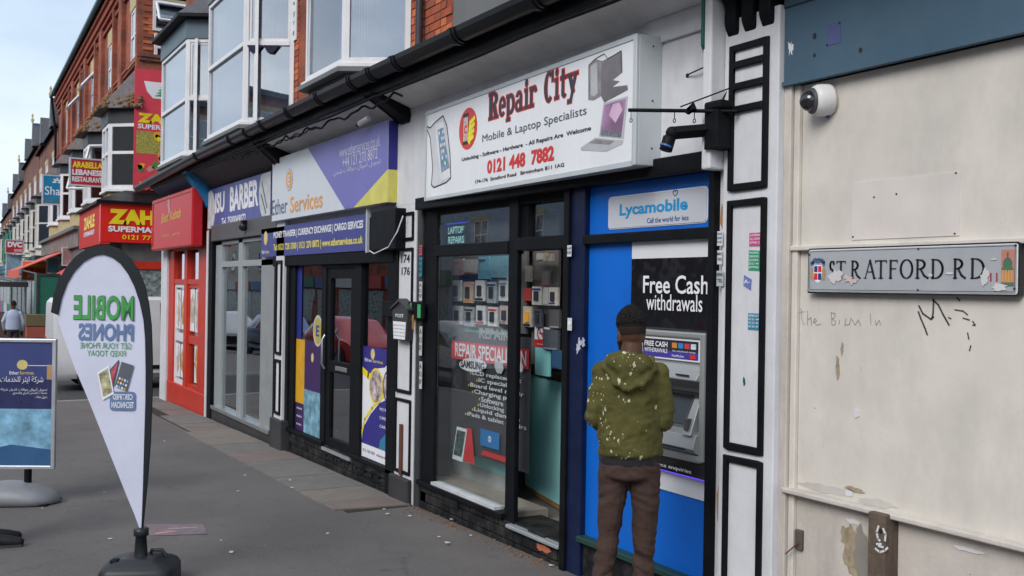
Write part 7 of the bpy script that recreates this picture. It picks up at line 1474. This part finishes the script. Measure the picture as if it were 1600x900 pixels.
# ================================================================ PEOPLE
def blob(mb, name, mt, parent, vox=.009, it=3, disp=None, fac=.5):
    o = mb.build(name, mt, parent, local=True)
    r = o.modifiers.new('r', 'REMESH'); r.mode = 'VOXEL'; r.voxel_size = vox; r.use_smooth_shade = True
    if it: s = o.modifiers.new('s', 'SMOOTH'); s.iterations = it; s.factor = fac
    dg = bpy.context.evaluated_depsgraph_get(); me = bpy.data.meshes.new_from_object(o.evaluated_get(dg)); o.modifiers.clear(); old = o.data; o.data = me; bpy.data.meshes.remove(old); me.name = name
    if disp:
        ns = [v.normal.copy() for v in me.vertices]
        for v, n_ in zip(me.vertices, ns): v.co = v.co+n_*disp(v.co)
    for p in me.polygons: p.use_smooth = True
    return o
from mathutils import noise as NZ
def fold(c, fx, fy, fz_, sd=0): return 1-2*abs(NZ.noise(V((c.x*fx+sd, c.y*fy, c.z*fz_))))
def cap(mb, pts, rs, n=12):
    mb.tube(pts, rs, n); 
    for p, r in zip(pts, rs): mb.ball(p, r, n, 8)
    return mb
def rings(mb, R_, n=20):
    vs = []
    for z, cx, cy, rx, ry in R_: vs += [V((cx+rx*math.cos(2*math.pi*k/n), cy+ry*math.sin(2*math.pi*k/n), z)) for k in range(n)]
    k_ = len(R_); mb.add(vs, [(i*n+k, i*n+(k+1) % n, (i+1)*n+(k+1) % n, (i+1)*n+k) for i in range(k_-1) for k in range(n)]+[tuple(range(n-1, -1, -1)), tuple(range((k_-1)*n, k_*n))]); return mb
def hand(mb, w, d, side, up=V((0, 0, 1))):   # w wrist, d direction of the fingers, side towards the thumb
    d = V(d).normalized(); sx = V(side).normalized(); u = d.cross(sx).normalized(); u = u if u.z > 0 else -u
    w = V(w); cap(mb, [w, w+d*.045+sx*.012, w+d*.085+sx*.014], [.022, .025, .022]); cap(mb, [w+d*.04-sx*.016, w+d*.085-sx*.018], [.020, .018])
    for i, (o, l) in enumerate(((.030, .068), (.010, .078), (-.010, .072), (-.029, .056))):
        b = w+d*.088+sx*o; cap(mb, [b, b+d*l*.45-u*.004, b+d*l*.75-u*.018, b+d*l*.9-u*.034], [.0095, .009, .0085, .0075], 8)
    b = w+d*.025+sx*.026; cap(mb, [b, b+d*.03+sx*.026-u*.005, b+d*.058+sx*.032-u*.014], [.0125, .0105, .009], 8)
def person(label, x, y, rz, H, skinc, hairc, top, bottom, shoe, head_turn=0, head_tilt=0, wrists=None, elbows=None, feet=((-.09, -.03), (.09, -.03)), hood=False, stride=0, slim=1.0, det=1.0, drop=0.0, sr=1.0, beard=False, hair='curly', elx=.215, topdisp=None, hem=.99):
    k = H/1.74; r = thing('person', label, 'person', (x, y, gz(x)), rz); r.scale = (k, k, k)
    sk = mat('skin_%.2f' % skinc[0], skinc, .5, var=.08, scale=20); hr = mat('hair_%s' % hair, hairc, .85, var=.4, scale=60)
    wr = wrists or ((-.15, .27, 1.08), (.15, .27, 1.08)); el = elbows or ((-elx, -.02, 1.17), (elx, -.02, 1.17))
    sh = ((-.145*slim, -.01, 1.385), (.145*slim, -.01, 1.385))
    Rh = Matrix.Rotation(math.radians(head_turn), 3, 'Z')@Matrix.Rotation(math.radians(-head_tilt), 3, 'X')@Matrix.Diagonal((.90, .94, 1.0)); hc = V((0, .0, 1.57)); dv = V((0, 0, -drop))
    def hp(p): return hc+Rh@(V(p)-hc)+dv
    b = MB()
    # head
    def hb(c, rr, n=14, mm=10):
        i0 = len(b.v); b.ball((0, 0, 0), rr, n, mm)
        for q in range(i0, len(b.v)): b.v[q] = hc+Rh@(b.v[q]+V(c)-hc)+dv
    hb((0, -.008, 1.655), (.073, .090, .083)); hb((0, .018, 1.625), (.066, .072, .075)); hb((0, .032, 1.575), (.052, .055, .050)); hb((0, .048, 1.555), (.030, .034, .024))
    hb((0, .088, 1.615), (.013, .018, .018), 8, 6); hb((0, .082, 1.635), (.008, .016, .026), 8, 6); hb((0, .076, 1.582), (.024, .014, .010), 8, 6); hb((0, .074, 1.652), (.045, .018, .010), 10, 6)
    for s in (-1, 1): hb((s*.071, -.004, 1.622), (.010, .019, .031), 8, 8); hb((s*.076, -.010, 1.630), (.007, .012, .020), 8, 6)
    cap(b, [V((0, -.012, 1.44)), hp((0, -.012, 1.58))], [.056, .052]); rings(b, [(.95, 0, 0, .13, .09), (1.15, 0, 0, .12, .085), (1.35, 0, 0, .14, .09), (1.44, 0, 0, .10, .07), (1.47, 0, 0, .05, .05)])
    for s, e_, w_ in zip(sh, el, wr): cap(b, [V(s), V(e_), V(w_)], [.045, .036, .024])
    for (fx, fy), s in zip(feet, (-1, 1)): cap(b, [V((s*.075, 0, .92)), V((s*.08+(fx-s*.09)*.5, .015+fy*.3, .5)), V((fx, fy, .09)), V((fx*1.05, fy+.12, .05))], [.055, .034, .026, .026])
    for w_, e_, s in zip(wr, el, (1, -1)): d = (V(w_)-V(e_)).normalized(); hand(b, V(w_), d, V((s, .0, .25)))
    blob(b, 'body', sk, r, .0065/det, 2)
    for s in (-1, 1):
        m = MB(); m.ball(hp((s*.03, .076, 1.628)), .0125, 10, 8); m.build('eye', mat('eye_white', (.6, .58, .55), .3), r, local=True)
    # hair
    R = random.Random(5); m = MB()
    i0 = 0
    def hs(c, rr): 
        i0 = len(m.v); m.ball((0, 0, 0), rr, 16, 12)
        for q in range(i0, len(m.v)): m.v[q] = hc+Rh@(m.v[q]+V(c)-hc)+dv
    vs = []; rx, ry, rz_ = .0755, .0935, .0860; cc = V((0, -.009, 1.656)); n = 28
    for i in range(13):
        t = math.pi*.60*i/12
        vs += [hp(cc+V((rx*math.sin(t)*math.cos(2*math.pi*q/n), ry*math.sin(t)*math.sin(2*math.pi*q/n), rz_*math.cos(t)))) if not (math.sin(2*math.pi*q/n) > .2 and t > 1.25) else hp(cc+V((rx*.9*math.sin(t)*math.cos(2*math.pi*q/n), ry*.9*math.sin(t)*math.sin(2*math.pi*q/n), rz_*math.cos(t)))) for q in range(n)]
    m.add(vs, [(i*n+q, i*n+(q+1) % n, (i+1)*n+(q+1) % n, (i+1)*n+q) for i in range(12) for q in range(n)], True); m.nofix = True
    m.build('hair_fade', mat('hair_short_%s' % hair, tuple(c*.6+.13*k_ for c, k_ in zip(hairc, skinc)), .9, var=.3, scale=200), r, local=True)
    if hair == 'curly':
        m = MB()
        for q in range(2600):
            t = R.random()**.6*1.42; p = R.random()*6.283; k_ = max(0, 1-t/1.25); g_ = 1.0+.26*k_**.6+R.uniform(-.02, .045)*(1 if k_ else .3)
            if math.sin(p) > .3 and t > 1.0: continue
            c = cc+V((rx*g_*math.sin(t)*math.cos(p), ry*g_*math.sin(t)*math.sin(p), rz_*(g_+.10*k_)*math.cos(t))); m.ball(hp(c), R.uniform(.0035, .007) if k_ else R.uniform(.002, .0035), 5, 4)
        m.build('hair', hr, r, local=True)
    if beard:
        m = MB(); q0 = []
        for q in range(17):
            a = math.pi*(-.12)+math.pi*1.24*q/16; q0.append((a, 0))
        vs = []
        for z, rr in ((1.605, (.0665, .066)), (1.58, (.060, .068)), (1.555, (.052, .064)), (1.535, (.036, .050)), (1.528, (.02, .03))):
            vs += [hp((rr[0]*math.cos(a), .020+rr[1]*math.sin(a), z)) for a, _ in q0]
        m.add(vs, [(i*17+q, i*17+q+1, (i+1)*17+q+1, (i+1)*17+q) for i in range(4) for q in range(16)], True); m.nofix = True; m.build('beard', hr, r, local=True)
    # top
    t = MB(); sl = slim
    rings(t, [(hem, 0, 0, .163*sl, .118), (hem+.015, 0, -.004, .172*sl, .125), (1.10, 0, -.008, .170*sl, .124), (1.22, 0, -.01, .168*sl, .120), (1.32, 0, -.012, .172*sl, .118), (1.38, 0, -.012, .158*sl, .106), (1.43, 0, -.012, .12*sl, .090), (1.47, 0, -.012, .09, .075), (1.49, 0, -.01, .068, .064)], 26)
    for s, e_, w_ in zip(sh, el, wr): s = V(s); e_ = V(e_); w_ = V(w_); cap(t, [s, s.lerp(e_, .5)+V((0, -.006, 0)), e_, e_.lerp(w_, .5), w_.lerp(e_, .08)], [.060*sr, .054*sr, .052*sr, .047*sr, .036])
    if hood:
        for c, rr in (((0, -.105, 1.425), (.095, .050, .075)), ((0, -.118, 1.375), (.066, .036, .060)), ((.05, -.10, 1.44), (.060, .045, .055)), ((-.05, -.10, 1.44), (.060, .045, .055)), ((0, -.122, 1.335), (.038, .024, .035))): t.ball(c, rr, 14, 10)
        t.tube([(.075*math.sin(a)*1.05, -.018-.085*math.cos(a)*.9, 1.470+.012*math.cos(a*2)-.02*abs(math.sin(a/2))) for a in [math.pi*(-.85)+1.7*math.pi*q/16 for q in range(17)]], [.020+.008*math.sin(q*1.7) for q in range(17)], 10)
        t.tube([(-.10, -.02, 1.47), (-.115, -.085, 1.42), (-.07, -.145, 1.355), (0, -.152, 1.318), (.07, -.145, 1.355), (.115, -.085, 1.42), (.10, -.02, 1.47)], [.016, .018, .017, .016, .017, .018, .016], 8)
    blob(t, 'hooded_top' if hood else 'shirt', top, r, .0075/det, 2, topdisp)
    if hood:
        m = MB(); rings(m, [(hem-.045, 0, 0, .150*sl, .108), (hem-.04, 0, 0, .160*sl, .114), (hem+.01, 0, 0, .162*sl, .116)], 26); blob(m, 'shirt_hem', mat('shirt_black', (.015, .015, .018), .8), r, .007, 1)
    l = MB(); rings(l, [(.875, 0, 0, .12, .10), (.90, 0, 0, .148, .118), (.94, 0, 0, .150, .118), (1.0, 0, 0, .148, .105)], 24)
    for (fx, fy), s in zip(feet, (-1, 1)):
        kx = s*.08+(fx-s*.09)*.5; cap(l, [V((s*.074, -.004, .91)), V((s*.080, 0, .78)), V((kx, .018+fy*.3, .5)), V(((kx+fx)/2, (.018+fy)*.6-.012, .33)), V((fx, fy, .16)), V((fx, fy, .10))], [.080, .072, .049, .044, .041, .041])
    def ld(c):
        z = c.z; a = max(0, min(1, (.72-z)/.35)); cx_ = abs(c.x); return -.003+(.005+.018*a)*(fold(V((cx_+.25*c.y, c.y, z+.35*cx_)), 7, 7, 24+8*a, 3.1 if c.x > 0 else 9.7)-.45)+.004*a*fold(c, 12, 12, 50, 5)
    blob(l, 'trousers', bottom, r, .0078/det, 2, ld)
    for (fx, fy), s in zip(feet, (-1, 1)):
        m = MB(); cap(m, [V((fx, fy-.04, .045)), V((fx, fy+.03, .055)), V((fx*1.04, fy+.12, .042)), V((fx*1.06, fy+.18, .034))], [.042, .045, .042, .034]); m.ball((fx, fy, .085), (.045, .05, .04), 10, 8); so_ = blob(m, 'shoe', shoe, r, .008, 2)
        m = MB(); m.prism([(x_, y_, .0) for x_, y_ in [(fx+s_*q[0], fy+q[1]) for q in ((.040, -.08), (.045, 0), (.047, .12), (.035, .20)) for s_ in (1,)]+[(fx-q[0], fy+q[1]) for q in ((.035, .20), (.047, .12), (.045, 0), (.040, -.08))]], (0, 0, .022)); m.build('sole', mat('sole_rubber', (.05, .05, .05), .7), r, local=True)
    return r
# olive hoodie with bleach splashes
def bleach():
    m = mat('olive_bleached', (.072, .068, .018), .9, var=.2, scale=6, bump=.9, bscale=16); n, l = m.node_tree.nodes, m.node_tree.links; b = n["Principled BSDF"]
    src = b.inputs["Base Color"].links[0].from_socket; t = n.new("ShaderNodeTexCoord"); last = src
    for sc, lo, hi, p in ((25, .16, .23, .465), (58, .17, .25, .475), (14, .11, .145, .475)):
        mp_ = n.new("ShaderNodeMapping"); mp_.inputs[3].default_value = (1, 1, .62); l.new(t.outputs["Object"], mp_.inputs[0])
        w = n.new("ShaderNodeTexNoise"); w.inputs["Scale"].default_value = 30; l.new(mp_.outputs[0], w.inputs["Vector"])
        ad = n.new("ShaderNodeVectorMath"); ad.operation = 'MULTIPLY_ADD'; ad.inputs[1].default_value = (.025, .025, .025); l.new(w.outputs[1], ad.inputs[0]); l.new(mp_.outputs[0], ad.inputs[2])
        v = n.new("ShaderNodeTexVoronoi"); v.inputs["Scale"].default_value = sc; l.new(ad.outputs[0], v.inputs["Vector"])
        r = n.new("ShaderNodeValToRGB"); r.color_ramp.elements[0].position = lo; r.color_ramp.elements[0].color = (1, 1, 1, 1); r.color_ramp.elements[1].position = hi; r.color_ramp.elements[1].color = (0, 0, 0, 1); l.new(v.outputs["Distance"], r.inputs[0])
        z = n.new("ShaderNodeTexNoise"); z.inputs["Scale"].default_value = 7; z.inputs["Detail"].default_value = 3; l.new(t.outputs["Object"], z.inputs["Vector"])
        r2 = n.new("ShaderNodeValToRGB"); r2.color_ramp.elements[0].position = p; r2.color_ramp.elements[1].position = p+.03; l.new(z.outputs[0], r2.inputs[0])
        mu = n.new("ShaderNodeMath"); mu.operation = 'MULTIPLY'; l.new(r.outputs[0], mu.inputs[0]); l.new(r2.outputs[0], mu.inputs[1])
        x = n.new("ShaderNodeMix"); x.data_type = 'RGBA'; l.new(mu.outputs[0], x.inputs[0]); l.new(last, x.inputs[6]); x.inputs[7].default_value = (.50, .48, .33, 1); last = x.outputs[2]
    l.new(last, b.inputs["Base Color"]); return m
def hd(c):
    o_ = .017 if abs(c.x) > .15 else .013
    return o_*(fold(V((c.x, c.y, c.z+.5*abs(c.x))), 7, 7, 12, 2.2)-.55)+.0035*(fold(c, 22, 22, 30, 7)-.5)
mpos = V((-3.885, -.66, 0))
person('man in an olive hoodie with bleach splashes and brown trousers using the cash machine', mpos.x, mpos.y, math.radians(50), 1.745, (.085, .040, .026), (.006, .005, .005), bleach(), mat('brown_trousers', (.050, .029, .024), .9, var=.2, scale=10, bump=.9, bscale=20), mat('shoe_dark', (.03, .03, .035), .6), head_turn=27, head_tilt=8, drop=.062, sr=.92, hood=True, beard=True, slim=.90, feet=((-.145, -.06), (.075, .0)), topdisp=hd, wrists=((-.10, .24, 1.07), (.13, .30, 1.10)), elx=.168)
pp_ = CP+ray(21, 500)*(27.0/F)
person('distant pedestrian in a pale blue shirt walking away beside the stalls', pp_.x, pp_.y, math.radians(84), 1.72, (.075, .036, .024), (.008, .007, .007), mat('shirt_paleblue', (.36, .42, .56), .8, var=.06), mat('dark_trousers', (.03, .032, .04), .8), mat('shoe_dark', (.03, .03, .035), .6), det=.55, hair='cropped', slim=1.12, wrists=((-.22, .10, .92), (.22, .06, .90)), elx=.25, feet=((-.09, -.12), (.09, .14)), hem=.93)
le = CP+ray(-10, 800)*(7.05/F)
person('person in red clothes and black trainers cut off by the left edge of the view', le.x, le.y-.14, math.radians(-12), 1.74, (.30, .17, .12), (.02, .015, .01), mat('red_jacket', (.40, .02, .03), .7), mat('red_trousers', (.42, .02, .035), .7), mat('trainer_black', (.012, .012, .014), .6), det=.6, hair='dark', wrists=((-.17, -.10, .98), (.17, -.10, .98)), elx=.19, feet=((-.09, .10), (.09, .14)))

# ================================================================ VEHICLES
tyre = mat('tyre', (.018, .018, .019), .8); rim = mat('wheel_rim', (.30, .31, .32), .35, metal=.7); cgl = glass('car_glass', (.25, .28, .30), .12, 1.2)
def vehicle(name, label, cat, x, y, rz, st, body, wins, wheels, wr_=.31, trim=None, group=None, lights=True):
    r = thing(name, label, cat, (x, y, gz(x)-.12 if y < -5.4 else gz(x)-.05), rz, group=group); n = 12
    def sec(s):
        X, zl, zb, zr, wl, wb, wr = s
        h = [(wl*.90, zl), (wl, zl+.10), (wl*1.01, (zl+zb)*.52), (wb, zb), (wr, zr-.05), (wr*.86, zr)]; return [V((X, a, b)) for a, b in h]+[V((X, -a, b)) for a, b in h[::-1]]
    m = MB(); vs = []
    for s in st: vs += sec(s)
    m.add(vs, [(i*n+k, i*n+(k+1) % n, (i+1)*n+(k+1) % n, (i+1)*n+k) for i in range(len(st)-1) for k in range(n)]+[tuple(range(n)), tuple(range((len(st)-1)*n, len(st)*n))], True)
    bo = m.build('body', body, r, local=True); md = bo.modifiers.new('e', 'EDGE_SPLIT'); md.split_angle = math.radians(38)
    def at_(X):
        for a, b in zip(st, st[1:]):
            if a[0] <= X <= b[0]: t = (X-a[0])/(b[0]-a[0]+1e-9); return [p+(q-p)*t for p, q in zip(a, b)]
    for X0, X1 in wins:
        for s in (1, -1):
            q = []
            for X, f0 in ((X0, 0), (X1, 0)): c = at_(X); q.append((c[5], c[2], c[6], c[3]-.05))
            (wb0, zb0, wr0, zr0), (wb1, zb1, wr1, zr1) = q
            def P(X, wb, zb, wr, zr, t): return V((X, s*((wb+(wr-wb)*t)+.008), zb+(zr-zb)*t))
            m = MB(); p = [P(X0, wb0, zb0, wr0, zr0, .08), P(X1, wb1, zb1, wr1, zr1, .08), P(X1, wb1, zb1, wr1, zr1, .92), P(X0, wb0, zb0, wr0, zr0, .92)]
            m.prism(p, (0, -s*.006, 0)); w_ = m.build('window', cgl, r, local=True); m = MB(); m.prism([a-V((0, s*.0065, 0)) for a in p], (0, -s*.001, 0)); m.build('cabin_shade', roomd, r, local=True)
    for X, z in wheels:
        for s in (1, -1):
            w0 = at_(X)[4]; m = MB(); m.lathe((X, s*(w0+.012), wr_+.02), [(wr_*1.16, 0), (0, -.001)], 20, (0, s, 0)); m.build('wheel_arch', blk, r, local=True)
            m = MB(); m.lathe((X, s*(w0-.16), wr_), [(0, 0), (wr_*.9, 0), (wr_, .03), (wr_, .17), (wr_*.92, .195), (wr_*.62, .2)], 22, (0, s, 0)); wo = m.build('wheel', tyre, r, local=True)
            m = MB(); m.lathe((X, s*(w0+.045), wr_), [(wr_*.64, 0), (wr_*.55, -.03), (wr_*.2, -.01), (.0, .0)], 14, (0, s, 0)); m.build('rim', rim, wo, local=True)
    X0, X1 = st[0][0], st[-1][0]
    if lights:
        zt_ = st[0][2]
        for s in (1, -1):
            m = MB(); m.box(X0-.015, X0+.10, s*st[0][4]*.86-.06, s*st[0][4]*.86+.06+.03*s, zt_-.30, zt_-.02); m.build('tail_light', mat('lens_red', (.40, .02, .02), .2), r, bevel=.01, local=True)
            m = MB(); m.box(X1-.10, X1+.01, s*st[-1][4]*.8-.1, s*st[-1][4]*.8+.1, st[-1][2]-.18, st[-1][2]-.04); m.build('headlight', mat('lens_clear', (.5, .52, .55), .15), r, bevel=.01, local=True)
    tm = trim or blackm
    for X, d in ((X0, -.04), (X1, .04)): m = MB(); s = st[0] if X == X0 else st[-1]; m.box(min(X, X+d)-.01, max(X, X+d)+.01, -s[4]*.95, s[4]*.95, s[1]+.02, s[1]+.26); m.build('bumper', tm, r, bevel=.02, local=True)
    for s in (1, -1): m = MB(); m.box(X0+.9, X1-1.0, s*(st[3][4]*1.01)-.008, s*(st[3][4]*1.01)+.012, .42, .50); m.build('side_moulding', tm, r, local=True)
    return r
vanst = [(-2.12, .30, 1.05, 1.74, .78, .80, .72), (-2.05, .26, 1.06, 1.82, .82, .83, .74), (-1.0, .24, 1.06, 1.86, .84, .84, .75), (.2, .24, 1.05, 1.86, .84, .84, .74), (.75, .24, 1.03, 1.76, .84, .83, .70), (1.35, .24, 1.0, 1.10, .84, .82, .74), (1.95, .26, .86, .92, .82, .78, .70), (2.12, .30, .72, .78, .76, .72, .66)]
vw = mat('van_white', (.62, .63, .66), .3, var=.03, rvar=.05)
fx_ = flank(-21.05); yr = fx_.un(84, 540)[0]
vehicle('parked_van', 'small white panel van parked across the side street behind the feather flag', 'van', -21.9, yr+2.12, math.radians(90), vanst, vw, [(-.15, .62)], [(-1.35, 0), (1.35, 0)], .30)
carst = [(-2.05, .32, .78, .84, .74, .72, .66), (-1.95, .26, .92, .98, .82, .80, .70), (-1.5, .22, .95, 1.16, .85, .83, .66), (-1.0, .20, .94, 1.42, .86, .84, .60), (0, .20, .93, 1.46, .86, .84, .60), (.55, .20, .92, 1.36, .86, .84, .60), (1.1, .20, .90, .98, .86, .82, .72), (1.8, .24, .78, .84, .82, .78, .68), (2.05, .32, .62, .68, .74, .70, .62)]
for lab, x, c_ in (('white hatchback parked at the kerb opposite the repair shop window', -19.5, (.62, .62, .62)), ('red hatchback parked at the kerb behind the white one', -26.5, (.42, .02, .02)), ('blue hatchback parked at the kerb further down the street', -33, (.04, .10, .25)), ('silver hatchback parked furthest down the kerb', -40, (.35, .36, .37)), ('dark grey hatchback parked at the kerb nearest the cream boards', -12.5, (.05, .05, .055))):
    vehicle('parked_car', lab, 'car', x, -6.6, 0, carst, mat('car_paint_%d' % int(-x), c_, .25, var=.02, coat=.6, rvar=.04), [(-1.35, -.35), (-.25, .75)], [(-1.3, 0), (1.3, 0)], .31, group='cars parked along the kerb')
# ================================================================ OPPOSITE SIDE OF THE STREET (seen in the glass)
for i, (x0, x1, H, c_, lab) in enumerate(((-6, 12, 8.5, 0, 'brick terrace across the road at the near end'), (-20, -6.1, 9.6, 1, 'cream rendered building across the road'), (-33, -20.1, 8.2, 0, 'brick terrace with white shopfronts across the road'), (-47, -33.1, 9.2, 2, 'pale blue rendered building across the road'), (-66, -47.1, 8.4, 0, 'long brick terrace across the road'), (-92, -66.1, 9.0, 1, 'furthest cream building across the road'))):
    t = thing('street_building', lab, 'building', (x1, -18, gz(x1))); P_ = Pl((x1, -18, gz(x1)-.3), (-1, 0, 0)); Ln = x1-x0; o = gz(x1)-.3
    m = MB(); m.pbox(P_, 0, 0, Ln, H, -7, 0); m.build('wall', (BR, mat('render_cream', (.42, .40, .34), .8, var=.1), mat('render_blue', (.30, .36, .42), .8, var=.1))[c_], t)
    m = MB(); m.pbox(P_, -.1, H, Ln+.1, H+.2, -7.2, .25); m.build('roof', slate, t); n_ = int(Ln/3.6)
    for k in range(n_):
        a = Ln*(k+.5)/n_
        for z in (4.3, 6.6): sashwin(P_, a, z, z+1.4, 1.5, t, .2)
        s_ = (sfc+[whitev, navy])[(k*3+i) % 7]; m = MB(); m.pbox(P_, a-1.7, 2.7, a+1.7, 3.4, 0, .2); m.build('shop_fascia', s_, t); m = MB(); m.pbox(P_, a-1.5, .5, a+1.5, 2.6, 0, .03); m.build('shop_window', MATS['window_display'], t)
